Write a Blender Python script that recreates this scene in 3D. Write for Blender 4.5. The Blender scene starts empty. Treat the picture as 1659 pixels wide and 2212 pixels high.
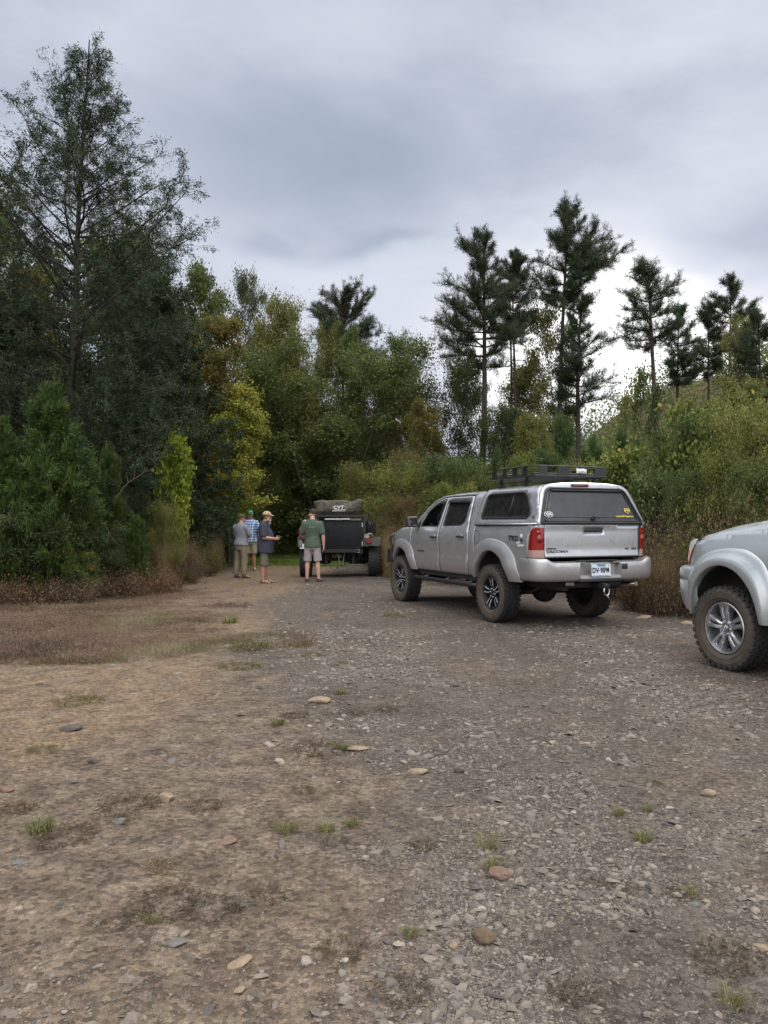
import bpy, bmesh, math, random
import numpy as np
from mathutils import Vector, Matrix
from mathutils.geometry import delaunay_2d_cdt
random.seed(7)
RNG = np.random.default_rng(11)
SC = bpy.context.scene
COL = SC.collection
PI = math.pi
F_PX, HOR, CAM_H = 1661.0, 1130.0, 1.45          # focal length and horizon of the photo as seen at 1659 px width

def ground_at(px, py):                            # metres for a ground point seen at a photo position (flat ground)
    Y = CAM_H * F_PX / (py - HOR)
    return ((px - 829.5) / F_PX * Y, Y)
def top_at(py, Y): return CAM_H + (HOR - py) / F_PX * Y
def x_at(px, Y): return (px - 829.5) / F_PX * Y

# ---------------------------------------------------------------- linking and tagging
def tag(o, label=None, cat=None, group=None, kind=None):
    if label: o['label'] = label
    if cat: o['category'] = cat
    if group: o['group'] = group
    if kind: o['kind'] = kind
    return o
def thing(name, label, cat, loc=(0, 0, 0), rz=0, group=None):
    o = bpy.data.objects.new(name, None); COL.objects.link(o)
    o.empty_display_size = .3
    o.location = loc; o.rotation_euler = (0, 0, rz)
    return tag(o, label, cat, group)
def link(name, me, mat=None, parent=None, loc=None, smooth=None):
    o = bpy.data.objects.new(name, me); COL.objects.link(o)
    if mat is not None:
        for m in (mat if isinstance(mat, (list, tuple)) else [mat]): me.materials.append(m)
    if parent is not None: o.parent = parent
    if loc is not None: o.location = loc
    if smooth is not None: me.polygons.foreach_set('use_smooth', [smooth] * len(me.polygons))
    return o
def dup_tree(o, parent=None):
    c = o.copy(); COL.objects.link(c)
    if parent is not None: c.parent = parent
    for ch in list(o.children): dup_tree(ch, c)
    return c

# ---------------------------------------------------------------- numpy meshes
def np_mesh(name, V, Fc, attrs=None, smooth=False, mi=None):
    """V (n,3); Fc (m,k) equal sized faces"""
    V = np.asarray(V, np.float32); Fc = np.asarray(Fc, np.int32)
    me = bpy.data.meshes.new(name)
    m, k = Fc.shape
    me.vertices.add(len(V)); me.vertices.foreach_set('co', V.ravel())
    me.loops.add(m * k); me.loops.foreach_set('vertex_index', Fc.ravel())
    me.polygons.add(m); me.polygons.foreach_set('loop_start', np.arange(0, m * k, k, dtype=np.int32))
    me.polygons.foreach_set('use_smooth', np.full(m, smooth))
    if mi is not None: me.polygons.foreach_set('material_index', np.asarray(mi, np.int32))
    for nm, (dom, arr) in (attrs or {}).items():
        a = me.attributes.new(nm, 'FLOAT', dom); a.data.foreach_set('value', np.asarray(arr, np.float32))
    me.update(); me.validate()
    return me
def hash2(ix, iy, s):
    h = (ix.astype(np.int64) * 374761393 + iy.astype(np.int64) * 668265263 + s * 1442695041) & 0x7fffffff
    h = ((h ^ (h >> 13)) * 1274126177) & 0x7fffffff
    h = ((h ^ (h >> 16)) * 2246822519) & 0x7fffffff
    return (h & 0xffffff) / float(0xffffff)
def vnoise(x, y, s=0):
    x = np.asarray(x, float); y = np.asarray(y, float)
    ix = np.floor(x); iy = np.floor(y); fx = x - ix; fy = y - iy
    fx = fx * fx * (3 - 2 * fx); fy = fy * fy * (3 - 2 * fy)
    a = hash2(ix, iy, s); b = hash2(ix + 1, iy, s); c = hash2(ix, iy + 1, s); d = hash2(ix + 1, iy + 1, s)
    return (a * (1 - fx) + b * fx) * (1 - fy) + (c * (1 - fx) + d * fx) * fy
def fbm(x, y, s=0, o=4):
    t = 0; a = .5; n = 0
    for i in range(o):
        t = t + a * vnoise(x * 2 ** i + 17 * i, y * 2 ** i - 9 * i, s + i); n += a; a *= .5
    return t / n
def sstep(a, b, x): 
    t = np.clip((x - a) / (b - a), 0, 1); return t * t * (3 - 2 * t)

# ---------------------------------------------------------------- python mesh builder
class MB:
    def __init__(s): s.v = []; s.f = []; s.sm = []
    def add(s, vs, fs, smooth=False):
        o = len(s.v); s.v += [tuple(v) for v in vs]
        for f in fs: s.f.append(tuple(i + o for i in f)); s.sm.append(smooth)
        return s
    def xf(s, M, start=0):
        for i in range(start, len(s.v)): s.v[i] = tuple(M @ Vector(s.v[i]))
        return s
    def box(s, c, d, M=None, bev=0, r=None):
        """centre c, full size d; bev chamfers all edges"""
        hx, hy, hz = d[0] / 2, d[1] / 2, d[2] / 2
        if bev > 0:
            bm = bmesh.new(); bmesh.ops.create_cube(bm, size=1)
            for v in bm.verts: v.co = Vector((v.co.x * d[0], v.co.y * d[1], v.co.z * d[2]))
            bmesh.ops.bevel(bm, geom=bm.edges[:], offset=bev, segments=2, affect='EDGES', profile=.5)
            vs = [v.co.copy() for v in bm.verts]; bm.verts.index_update()
            fs = [[v.index for v in f.verts] for f in bm.faces]; bm.free()
        else:
            vs = [Vector((x * hx, y * hy, z * hz)) for x in (-1, 1) for y in (-1, 1) for z in (-1, 1)]
            fs = [(0, 1, 3, 2), (4, 6, 7, 5), (0, 4, 5, 1), (2, 3, 7, 6), (0, 2, 6, 4), (1, 5, 7, 3)]
        if r is not None:
            R = Matrix.Rotation(r[2], 3, 'Z') @ Matrix.Rotation(r[1], 3, 'Y') @ Matrix.Rotation(r[0], 3, 'X')
            vs = [R @ v for v in vs]
        vs = [v + Vector(c) for v in vs]
        if M is not None: vs = [M @ v for v in vs]
        return s.add(vs, fs, False)
    def tube(s, pts, r, n=8, cap=True, smooth=True, closed=False):
        """tube along points; r a number or a list; elements may be (ra, rb)"""
        pts = [Vector(p) for p in pts]; N = len(pts)
        rs = r if isinstance(r, (list, tuple)) and len(r) == N else [r] * N
        vs = []; up = None
        for i, p in enumerate(pts):
            if closed: t = (pts[(i + 1) % N] - pts[i - 1])
            else: t = (pts[min(i + 1, N - 1)] - pts[max(i - 1, 0)])
            t.normalize()
            if up is None:
                up = Vector((0, 0, 1)) if abs(t.z) < .9 else Vector((0, 1, 0))
            a = up - t * up.dot(t)
            if a.length < 1e-4: a = t.orthogonal()
            a.normalize(); b = t.cross(a); up = a
            ra, rb = rs[i] if isinstance(rs[i], (tuple, list)) else (rs[i], rs[i])
            for k in range(n):
                w = 2 * PI * k / n
                vs.append(p + a * (ra * math.cos(w)) + b * (rb * math.sin(w)))
        fs = []
        for i in range(N if closed else N - 1):
            j = (i + 1) % N
            for k in range(n):
                k2 = (k + 1) % n
                fs.append((i * n + k, i * n + k2, j * n + k2, j * n + k))
        s.add(vs, fs, smooth)
        if cap and not closed:
            s.add(vs[:n], [tuple(range(n))[::-1]]); s.add(vs[-n:], [tuple(range(n))])
        return s
    def lathe(s, prof, n=32, axis='Y', c=(0, 0, 0), smooth=True, closed=False):
        """prof: (radius, along) pairs round an axis"""
        vs = []; N = len(prof)
        for (r, a) in prof:
            for k in range(n):
                w = 2 * PI * k / n
                x, y = r * math.cos(w), r * math.sin(w)
                p = {'Y': (x, a, y), 'Z': (x, y, a), 'X': (a, x, y)}[axis]
                vs.append((p[0] + c[0], p[1] + c[1], p[2] + c[2]))
        fs = []
        for i in range(N if closed else N - 1):
            j = (i + 1) % N
            for k in range(n):
                k2 = (k + 1) % n
                fs.append((i * n + k, i * n + k2, j * n + k2, j * n + k))
        return s.add(vs, fs, smooth)
    def ell(s, c, r, n=14, m=9, M=None):
        vs = []; fs = []
        for i in range(m + 1):
            th = PI * i / m
            for k in range(n):
                w = 2 * PI * k / n
                v = Vector((r[0] * math.sin(th) * math.cos(w), r[1] * math.sin(th) * math.sin(w), r[2] * math.cos(th)))
                if M is not None: v = M @ v
                vs.append(v + Vector(c))
        for i in range(m):
            for k in range(n):
                k2 = (k + 1) % n
                fs.append((i * n + k, i * n + k2, (i + 1) * n + k2, (i + 1) * n + k))
        return s.add(vs, fs, True)
    def grid(s, rows, smooth=True, flip=False):
        """rows: list of equal length point lists"""
        n = len(rows[0]); vs = [p for r in rows for p in r]; fs = []
        for i in range(len(rows) - 1):
            for k in range(n - 1):
                q = (i * n + k, i * n + k + 1, (i + 1) * n + k + 1, (i + 1) * n + k)
                fs.append(q[::-1] if flip else q)
        return s.add(vs, fs, smooth)
    def prism(s, poly, h0, h1, fn, smooth=False):
        """polygon in 2D extruded between h0 and h1; fn(u, v, h) -> xyz"""
        n = len(poly)
        vs = [fn(u, v, h0) for u, v in poly] + [fn(u, v, h1) for u, v in poly]
        s.add(vs, [tuple(range(n))[::-1], tuple(range(n, 2 * n))])
        s.add(vs, [(i, (i + 1) % n, (i + 1) % n + n, i + n) for i in range(n)], smooth)
        return s
    def mirror_y(s):
        n = len(s.v); F = list(s.f); S = list(s.sm)
        s.v += [(x, -y, z) for x, y, z in s.v]
        for f, m in zip(F, S): s.f.append(tuple(i + n for i in f)[::-1]); s.sm.append(m)
        return s
    def me(s, name='m', weld=True):
        me = bpy.data.meshes.new(name); me.from_pydata(s.v, [], s.f)
        me.polygons.foreach_set('use_smooth', s.sm)
        if weld:
            bm = bmesh.new(); bm.from_mesh(me)
            bmesh.ops.remove_doubles(bm, verts=bm.verts, dist=2e-5)
            bmesh.ops.recalc_face_normals(bm, faces=bm.faces)
            bm.to_mesh(me); bm.free()
        me.update(); return me
    def build(s, name, mat, parent=None, loc=None, sharp=None, weld=True):
        me = s.me(name, weld)
        if sharp is not None: me.polygons.foreach_set('use_smooth', [True] * len(me.polygons)); me.set_sharp_from_angle(angle=math.radians(sharp))
        return link(name, me, mat, parent, loc)

def inpoly(px, py, poly):
    c = False; n = len(poly); j = n - 1
    for i in range(n):
        xi, yi = poly[i]; xj, yj = poly[j]
        if (yi > py) != (yj > py) and px < (xj - xi) * (py - yi) / (yj - yi) + xi: c = not c
        j = i
    return c
def resample(poly, step, closed=True):
    out = []; n = len(poly)
    for i in range(n if closed else n - 1):
        a = Vector(poly[i]); b = Vector(poly[(i + 1) % n]); L = (b - a).length
        k = max(1, int(round(L / step)))
        for q in range(k): out.append(tuple(a + (b - a) * (q / k)))
    if not closed: out.append(tuple(poly[-1]))
    return out
def round_poly(poly, r, n=5):
    """fillet the corners; r a number or list"""
    out = []; N = len(poly)
    for i in range(N):
        p = Vector(poly[i]); a = Vector(poly[i - 1]); b = Vector(poly[(i + 1) % N])
        rr = r[i] if isinstance(r, (list, tuple)) else r
        if rr <= 0: out.append(tuple(p)); continue
        da = (a - p); db = (b - p); la, lb = da.length, db.length
        d = min(rr, la * .48, lb * .48); pa = p + da / la * d; pb = p + db / lb * d
        for q in range(n + 1):
            t = q / n; out.append(tuple((1 - t) ** 2 * pa + 2 * t * (1 - t) * p + t * t * pb))
    return out
def panel(outline, fn, holes=(), step=.06, thick=.02, inward=None, mb=None):
    """a sheet whose outline and holes lie in 2D; fn(u, v, depth) places it; the rim is turned in by `thick`"""
    mb = mb or MB()
    ol = resample(outline, step); hs = [resample(h, step) for h in holes]
    pts = [Vector(p) for p in ol]; edges = [(i, (i + 1) % len(ol)) for i in range(len(ol))]
    for h in hs:
        o = len(pts); pts += [Vector(p) for p in h]; edges += [(o + i, o + (i + 1) % len(h)) for i in range(len(h))]
    xs = [p[0] for p in ol]; ys = [p[1] for p in ol]
    u = min(xs) + step / 2
    while u < max(xs):
        v = min(ys) + step / 2
        while v < max(ys):
            if inpoly(u, v, ol) and not any(inpoly(u, v, h) for h in hs):
                if min((Vector((u, v)) - Vector(p[:2])).length for p in pts[:len(ol) + sum(len(h) for h in hs)]) > step * .45:
                    pts.append(Vector((u, v)))
            v += step
        u += step
    r = delaunay_2d_cdt([Vector((p[0], p[1])) for p in pts], edges, [], 0, 1e-6)
    V2, E2, F2 = r[0], r[1], r[2]
    fs = []
    for f in F2:
        cx = sum(V2[i][0] for i in f) / len(f); cy = sum(V2[i][1] for i in f) / len(f)
        if inpoly(cx, cy, ol) and not any(inpoly(cx, cy, h) for h in hs): fs.append(tuple(f))
    mb.add([fn(p[0], p[1], 0) for p in V2], fs, True)
    if thick:
        for loop in [ol] + hs:
            n = len(loop)
            a = [fn(p[0], p[1], 0) for p in loop]; b = [fn(p[0], p[1], thick) for p in loop]
            mb.add(a + b, [(i, (i + 1) % n, (i + 1) % n + n, i + n) for i in range(n)], False)
    return mb
def spl(tab, x):
    """smooth interpolation through a table of (x, y)"""
    if x <= tab[0][0]: return tab[0][1]
    if x >= tab[-1][0]: return tab[-1][1]
    for i in range(len(tab) - 1):
        if tab[i][0] <= x <= tab[i + 1][0]:
            x0, y0 = tab[i]; x1, y1 = tab[i + 1]
            m0 = (y1 - tab[i - 1][1]) / (x1 - tab[i - 1][0]) if i > 0 else (y1 - y0) / (x1 - x0)
            m1 = (tab[i + 2][1] - y0) / (tab[i + 2][0] - x0) if i + 2 < len(tab) else (y1 - y0) / (x1 - x0)
            h = x1 - x0; t = (x - x0) / h
            return ((2 * t ** 3 - 3 * t ** 2 + 1) * y0 + (t ** 3 - 2 * t ** 2 + t) * h * m0 + (-2 * t ** 3 + 3 * t ** 2) * y1 + (t ** 3 - t ** 2) * h * m1)
def curve2(ctrl, n=8):
    """closed or open smooth curve through 2D points (Catmull-Rom, open)"""
    out = []; C = [Vector(c) for c in ctrl]
    for i in range(len(C) - 1):
        p0 = C[max(i - 1, 0)]; p1 = C[i]; p2 = C[i + 1]; p3 = C[min(i + 2, len(C) - 1)]
        for q in range(n):
            t = q / n
            out.append(tuple(.5 * ((2 * p1) + (-p0 + p2) * t + (2 * p0 - 5 * p1 + 4 * p2 - p3) * t * t + (-p0 + 3 * p1 - 3 * p2 + p3) * t ** 3)))
    out.append(tuple(C[-1])); return out
def text_mesh(txt, size, depth=.002, bold=0, sx=1, spacing=1, shear=0):
    cu = bpy.data.curves.new('lettering', 'FONT'); cu.body = txt; cu.size = size; cu.extrude = depth
    cu.align_x = 'CENTER'; cu.align_y = 'CENTER'; cu.offset = bold; cu.space_character = spacing; cu.shear = shear
    cu.resolution_u = 2
    o = bpy.data.objects.new('lettering', cu); COL.objects.link(o)
    me = bpy.data.meshes.new_from_object(o.evaluated_get(bpy.context.evaluated_depsgraph_get()))
    bpy.data.objects.remove(o); bpy.data.curves.remove(cu)
    if sx != 1: me.transform(Matrix.Diagonal((sx, 1, 1, 1)))
    return me
def put_text(txt, size, M, mat, parent, name='lettering', **k):
    """M: 4x4 frame whose x runs along the writing and y up"""
    me = text_mesh(txt, size, **k); me.transform(M)
    return link(name, me, mat, parent)
def frame(o, x, y):
    """matrix from origin, x direction, y direction"""
    x = Vector(x).normalized(); y = Vector(y); z = x.cross(y).normalized(); y = z.cross(x)
    M = Matrix((x, y, z)).transposed().to_4x4(); M.translation = Vector(o); return M

# ---------------------------------------------------------------- materials
def newmat(name):
    m = bpy.data.materials.new(name); m.use_nodes = True
    nt = m.node_tree; nt.nodes.clear()
    out = nt.nodes.new('ShaderNodeOutputMaterial')
    return m, nt, out
class N:
    def __init__(s, nt): s.nt = nt
    def __call__(s, typ, **k):
        n = s.nt.nodes.new('ShaderNode' + typ)
        ins = k.pop('i', {})
        for a, b in k.items(): setattr(n, a, b)
        for a, b in ins.items():
            if isinstance(b, bpy.types.NodeSocket): s.nt.links.new(b, n.inputs[a])
            else: n.inputs[a].default_value = b
        return n
    def l(s, a, b): s.nt.links.new(a, b)
    def noise(s, vec, scale, detail=4, rough=.5, dist=0):
        n = s('TexNoise', i={'Scale': scale, 'Detail': detail, 'Roughness': rough, 'Distortion': dist})
        if vec is not None: s.l(vec, n.inputs['Vector'])
        return n.outputs['Fac']
    def ramp(s, fac, stops, interp='LINEAR'):
        n = s('ValToRGB'); n.color_ramp.interpolation = interp; s.l(fac, n.inputs['Fac'])
        e = n.color_ramp.elements
        while len(e) < len(stops): e.new(.5)
        for q, (p, c) in enumerate(stops):
            e[q].position = p; e[q].color = c if len(c) == 4 else (*c, 1)
        return n.outputs['Color']
    def mix(s, fac, a, b, typ='MIX'):
        n = s('MixRGB', blend_type=typ)
        for k, v in (('Fac', fac), ('Color1', a), ('Color2', b)):
            if isinstance(v, bpy.types.NodeSocket): s.l(v, n.inputs[k])
            elif isinstance(v, (int, float)): n.inputs[k].default_value = v if k == 'Fac' else (v, v, v, 1)
            else: n.inputs[k].default_value = (*v, 1) if len(v) == 3 else v
        return n.outputs['Color']
    def math(s, op, a, b=0., c=None):
        n = s('Math', operation=op)
        for k, v in enumerate((a, b, c)):
            if v is None: continue
            if isinstance(v, bpy.types.NodeSocket): s.l(v, n.inputs[k])
            else: n.inputs[k].default_value = v
        return n.outputs[0]
def pmat(name, col, rough=.5, metal=0, var=.12, vscale=6, bump=0, bscale=60, coat=0, dirt=None, spec=.5, alpha=None, emis=None):
    """a painted, plastic, cloth or metal surface with some unevenness; dirt=(colour, z0, z1) settles low on object z"""
    m, nt, out = newmat(name); n = N(nt)
    tc = n('TexCoord').outputs['Object']
    f = n.noise(tc, vscale, 5, .6)
    c = n.ramp(f, [(.25, tuple(x * (1 - var) for x in col)), (.75, tuple(min(1, x * (1 + var)) for x in col))])
    if dirt:
        dc, z0, z1, amt = dirt
        z = n('SeparateXYZ', i={0: tc}).outputs[2]
        g = n('MapRange', i={0: z, 1: z0, 2: z1, 3: 1, 4: 0}).outputs[0]
        g = n.math('MULTIPLY', g, n.math('ADD', n.noise(tc, 9, 6, .65), .25)); g = n.math('MULTIPLY', g, amt)
        g = n('Clamp', i={0: g}).outputs[0]
        c = n.mix(g, c, dc)
    b = n('BsdfPrincipled', i={'Roughness': rough, 'Metallic': metal, 'Coat Weight': coat, 'Specular IOR Level': spec})
    b.inputs['Coat Roughness'].default_value = .08
    n.l(c, b.inputs['Base Color'])
    rr = n('MapRange', i={0: n.noise(tc, vscale * 3, 4), 1: .3, 2: .7, 3: max(0, rough - .06), 4: min(1, rough + .1)})
    if dirt:
        n.l(n.math('ADD', rr.outputs[0], n.math('MULTIPLY', g, .4)), b.inputs['Roughness'])
    else: n.l(rr.outputs[0], b.inputs['Roughness'])
    if bump:
        bp = n('Bump', i={'Strength': 1, 'Distance': bump}); n.l(n.noise(tc, bscale, 5, .6), bp.inputs['Height'])
        n.l(bp.outputs[0], b.inputs['Normal'])
    n.l(b.outputs[0], out.inputs[0])
    return m
def leafmat(name, stops, trans=.35, rough=.6):
    """colour picked per leaf from the attribute 'v'"""
    m, nt, out = newmat(name); n = N(nt)
    a = n('Attribute', attribute_name='v').outputs['Fac']
    c = n.ramp(a, stops)
    d = n('BsdfPrincipled', i={'Base Color': c, 'Roughness': rough, 'Specular IOR Level': .25})
    t = n('BsdfTranslucent', i={'Color': c})
    mx = n('MixShader', i={0: trans, 1: d.outputs[0], 2: t.outputs[0]})
    n.l(mx.outputs[0], out.inputs[0]); return m
def barkmat(name, col):
    m, nt, out = newmat(name); n = N(nt)
    tc = n('TexCoord').outputs['Object']
    mp = n('Mapping', i={'Vector': tc, 'Scale': (14, 14, 3)}).outputs[0]
    f = n.noise(mp, 1.5, 5, .7)
    c = n.ramp(f, [(.3, tuple(x * .5 for x in col)), (.7, tuple(x * 1.35 for x in col))])
    b = n('BsdfPrincipled', i={'Base Color': c, 'Roughness': .9, 'Specular IOR Level': .2})
    bp = n('Bump', i={'Strength': 1, 'Distance': .02, 'Height': f}); n.l(bp.outputs[0], b.inputs['Normal'])
    n.l(b.outputs[0], out.inputs[0]); return m
# ================================================================= camera, light, sky
cam = bpy.data.cameras.new('camera'); camo = bpy.data.objects.new('camera', cam); COL.objects.link(camo)
cam.sensor_fit = 'VERTICAL'; cam.sensor_height = 36; cam.sensor_width = 27; cam.lens = 36 * 3028 / 4032
cam.clip_start = .1; cam.clip_end = 3000
camo.location = (0, 0, CAM_H); camo.rotation_euler = (math.radians(90 + .83), 0, 0)
SC.camera = camo
SC.view_settings.view_transform = 'Standard'; SC.view_settings.look = 'None'
SC.view_settings.exposure = .02; SC.view_settings.gamma = 1
SC.cycles.max_bounces = 6; SC.cycles.diffuse_bounces = 3; SC.cycles.glossy_bounces = 3; SC.cycles.transparent_max_bounces = 12
SC.cycles.transmission_bounces = 4; SC.cycles.use_denoising = True; SC.cycles.denoising_prefilter = 'NONE'; SC.cycles.denoising_input_passes = 'RGB_ALBEDO_NORMAL'
SC.cycles.caustics_reflective = False; SC.cycles.caustics_refractive = False
SUN_EL, SUN_AZ = math.radians(48), math.radians(35)     # azimuth from +Y towards +X
sl = bpy.data.lights.new('sun', 'SUN'); sl.energy = 1.2; sl.angle = math.radians(25); sl.color = (1, .95, .88)
so = bpy.data.objects.new('sun', sl); COL.objects.link(so)
sd = Vector((math.sin(SUN_AZ) * math.cos(SUN_EL), math.cos(SUN_AZ) * math.cos(SUN_EL), math.sin(SUN_EL)))
so.rotation_euler = (-sd).to_track_quat('-Z', 'Y').to_euler(); so.location = (0, 0, 30)

W = bpy.data.worlds.new('World'); SC.world = W; W.use_nodes = True
nt = W.node_tree; nt.nodes.clear(); n = N(nt)
out = n('OutputWorld')
sky = n('TexSky', sky_type='NISHITA'); sky.sun_disc = False; sky.sun_elevation = SUN_EL; sky.sun_rotation = SUN_AZ
b1 = n('Background', i={'Color': sky.outputs[0], 'Strength': .08})
tc = n('TexCoord').outputs['Generated']
sp = n('SeparateXYZ', i={0: tc})
az = n.math('ARCTAN2', sp.outputs[0], sp.outputs[1]); el = n.math('ARCSINE', sp.outputs[2])
# a cloud layer: soft folds of two sizes, drawn out along a slant
wv = n('CombineXYZ', i={0: n.math('ADD', az, n.math('MULTIPLY', el, .5)), 1: n.math('MULTIPLY', el, 2.2), 2: .3}).outputs[0]
f1 = n.noise(wv, 2.1, 2.5, .45, .2); f2 = n.noise(wv, 6.0, 6, .58, .1)
wa = n.math('ADD', az, n.math('MULTIPLY', n.math('SUBTRACT', f2, .5), .16))
we = n.math('ADD', el, n.math('MULTIPLY', n.math('SUBTRACT', n.noise(wv, 4.1, 3, .5), .5), .14))
def blob(px, py, rx, ry, amp):
    a0 = math.atan((px - 829.5) / F_PX); e0 = math.atan((HOR - py) / F_PX * math.cos(a0))
    da = n.math('DIVIDE', n.math('SUBTRACT', wa, a0), rx / F_PX); de = n.math('DIVIDE', n.math('SUBTRACT', we, e0), ry / F_PX)
    r2 = n.math('ADD', n.math('MULTIPLY', da, da), n.math('MULTIPLY', de, de))
    return n.math('MULTIPLY', n.math('EXPONENT', n.math('MULTIPLY', r2, -1)), amp)
acc = n.math('ADD', n.math('MULTIPLY', f1, .34), n.math('MULTIPLY', f2, .17))
acc = n.math('ADD', acc, .30)
for b_ in [(1310, 770, 260, 170, 1.0), (1250, 480, 200, 90, .12), (1640, 330, 190, 110, .16), (560, 60, 380, 110, .14), (1500, 60, 500, 90, .12),
           (240, 300, 200, 260, .08), (760, 620, 300, 100, .10), (640, 330, 430, 120, -.09), (1060, 240, 360, 90, -.07), (1560, 500, 200, 70, -.10),
           (600, 500, 85, 28, -.13), (830, 530, 120, 28, -.15), (330, 720, 400, 160, .05), (1650, 700, 160, 90, .22)]:
    acc = n.math('ADD', acc, blob(*b_))
cc = n.ramp(acc, [(.16, (.20, .25, .33)), (.36, (.31, .37, .465)), (.54, (.47, .52, .62)), (.72, (.70, .73, .83)), (1, (1.0, 1.0, 1.0))])
gain = n('MapRange', i={0: acc, 1: .8, 2: 1.4, 3: 1.05, 4: 1.6}).outputs[0]
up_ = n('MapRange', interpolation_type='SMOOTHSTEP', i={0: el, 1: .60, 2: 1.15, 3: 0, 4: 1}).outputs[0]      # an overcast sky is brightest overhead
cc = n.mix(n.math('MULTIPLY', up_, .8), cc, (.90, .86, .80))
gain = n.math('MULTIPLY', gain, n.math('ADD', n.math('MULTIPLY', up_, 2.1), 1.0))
bk_ = n('MapRange', interpolation_type='SMOOTHSTEP', i={0: sp.outputs[1], 1: -.05, 2: -.55, 3: 0, 4: 1}).outputs[0]      # added brightness in the unseen sky behind the viewer, lights the sides facing it
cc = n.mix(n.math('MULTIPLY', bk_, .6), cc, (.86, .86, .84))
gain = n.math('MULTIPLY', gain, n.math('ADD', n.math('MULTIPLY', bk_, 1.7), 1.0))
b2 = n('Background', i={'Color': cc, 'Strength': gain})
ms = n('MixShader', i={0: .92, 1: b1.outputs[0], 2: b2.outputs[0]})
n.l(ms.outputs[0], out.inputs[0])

# ================================================================= ground
def gz(x, y):
    """terrain height"""
    x = np.asarray(x, float); y = np.asarray(y, float)
    z = .05 * (fbm(x * .35, y * .35, 3, 3) - .5) * sstep(2, 6, y + np.abs(x))
    z = z + .022 * (fbm(x * 1.7, y * 1.7, 5, 3) - .5)
    r = np.hypot(x, y)
    # bank on the right behind the parked vehicles
    edge = 7.6 + .12 * (y - 14) + .8 * (fbm(x * .1, y * .2, 9, 2) - .5)
    z = z + 2.1 * sstep(edge - .2, edge + 7.5, x) * sstep(2, 8, y) + .05 * np.clip(x - 16, 0, 80)
    # gentle rise at the back and on the left
    z = z + .9 * sstep(30, 55, y) + .5 * sstep(-8.5, -15, x)
    # wooded hill far right, low ridge far left
    z = z + 42 * np.exp(-(((x - 145) / 75) ** 2 + ((y - 200) / 60) ** 2)) + 14 * np.exp(-(((x - 70) / 26) ** 2 + ((y - 200) / 40) ** 2))
    z = z + 24 * sstep(-30, -90, x) * sstep(35, 90, y)
    return z
def gz1(x, y): return float(gz(np.array([x]), np.array([y]))[0])

def nonuni(a, b, s0, g):
    out = [0.]; s = s0
    while out[-1] < b: out.append(out[-1] + s); s *= g
    neg = [0.]; s = s0
    while neg[-1] > a: neg.append(neg[-1] - s); s *= g
    return np.array(sorted(set(neg + out)))
xs = nonuni(-420, 420, .035, 1.0225); ys = nonuni(-60, 600, .035, 1.0125)
ys = ys + 2.2 * np.exp(-((ys - 2.2) / 400) ** 2) if False else ys
GX, GY = np.meshgrid(xs, ys)
def zones(x, y):
    """0..1 masks: gravel, brown ground cover, green, orange sand"""
    nz = fbm(x * .45, y * .45, 21, 4) - .5; nf = fbm(x * 2.1, y * 2.1, 27, 4) - .5
    # left edge of the gravelled road: from near camera left going away to the left of the trailer
    le = np.interp(y, [0, 2.2, 3, 4, 5, 7, 8, 11, 15, 20, 26, 34, 60], [.25, .3, .3, .0, -.5, -1.1, -1.4, -2.1, -3.4, -4.9, -8, -13, -22])
    road = sstep(-.35, .35, x - le + (.5 + .10 * np.minimum(y, 12)) * nz + .7 * nf)
    re = np.interp(y, [0, 8, 14, 20, 30, 40], [9, 7.2, 6.4, 4.2, 0, -6])
    road = road * (1 - sstep(-.4, .6, x - re + 1.2 * nz)) * (1 - sstep(27, 29.5, y + 2 * nz - .0 * x))
    le2 = np.interp(y, [0, 7, 8, 9, 10, 11.5, 13, 15, 20, 30], [-12, -8, -3.2, -1.4, -1.5, -2.2, -3.2, -3.7, -5.5, -9])
    cover = sstep(-.6, .9, le2 - x + 2.2 * nz + 2.4 * nf) * sstep(5.0, 9.6, y + 4 * nz + 4 * nf)
    cover = np.maximum(cover, sstep(-.3, .7, x - re + 1.4 * nf))
    green = sstep(25.2, 27, y + 2 * nz) * sstep(.1, -1, x + 1)
    green = np.maximum(green, sstep(.62, .72, fbm(x * .5, y * .5, 41, 3)) * cover * .7)
    sand = sstep(.15, -.5, x + 1.6 + 1.6 * nz) * (1 - cover)
    return road, cover, green, sand
Z = gz(GX, GY)
ny, nx = GX.shape
idx = np.arange(nx * ny).reshape(ny, nx)
Fq = np.stack([idx[:-1, :-1], idx[:-1, 1:], idx[1:, 1:], idx[1:, :-1]], -1).reshape(-1, 4)
mk = zones(GX.ravel(), GY.ravel())
gme = np_mesh('ground', np.stack([GX.ravel(), GY.ravel(), Z.ravel()], 1), Fq, smooth=True,
              attrs={k: ('POINT', v) for k, v in zip(('road', 'cover', 'green', 'sand'), mk)})
m, nt, out = newmat('ground'); n = N(nt)
tc = n('TexCoord').outputs['Object']
A = lambda k: n('Attribute', attribute_name=k).outputs['Fac']
big = n.noise(tc, .9, 5, .6); mid = n.noise(tc, 5, 6, .65); fine = n.noise(tc, 55, 4, .7); grit = n.noise(tc, 220, 2, .6)
dirt = n.ramp(mid, [(.3, (.082, .061, .045)), (.52, (.165, .125, .092)), (.75, (.26, .203, .146))])
grv = n.ramp(n.math('ADD', n.math('MULTIPLY', mid, .5), n.math('MULTIPLY', big, .5)), [(.3, (.058, .047, .040)), (.52, (.112, .092, .077)), (.75, (.180, .149, .121))])
snd = n.ramp(mid, [(.3, (.14, .098, .064)), (.7, (.29, .208, .135))])
col = n.mix(A('road'), dirt, grv)
patch = n('MapRange', i={0: n.noise(tc, .75, 5, .6), 1: .50, 2: .66, 3: 0, 4: .6}).outputs[0]
col = n.mix(patch, col, dirt)
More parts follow.
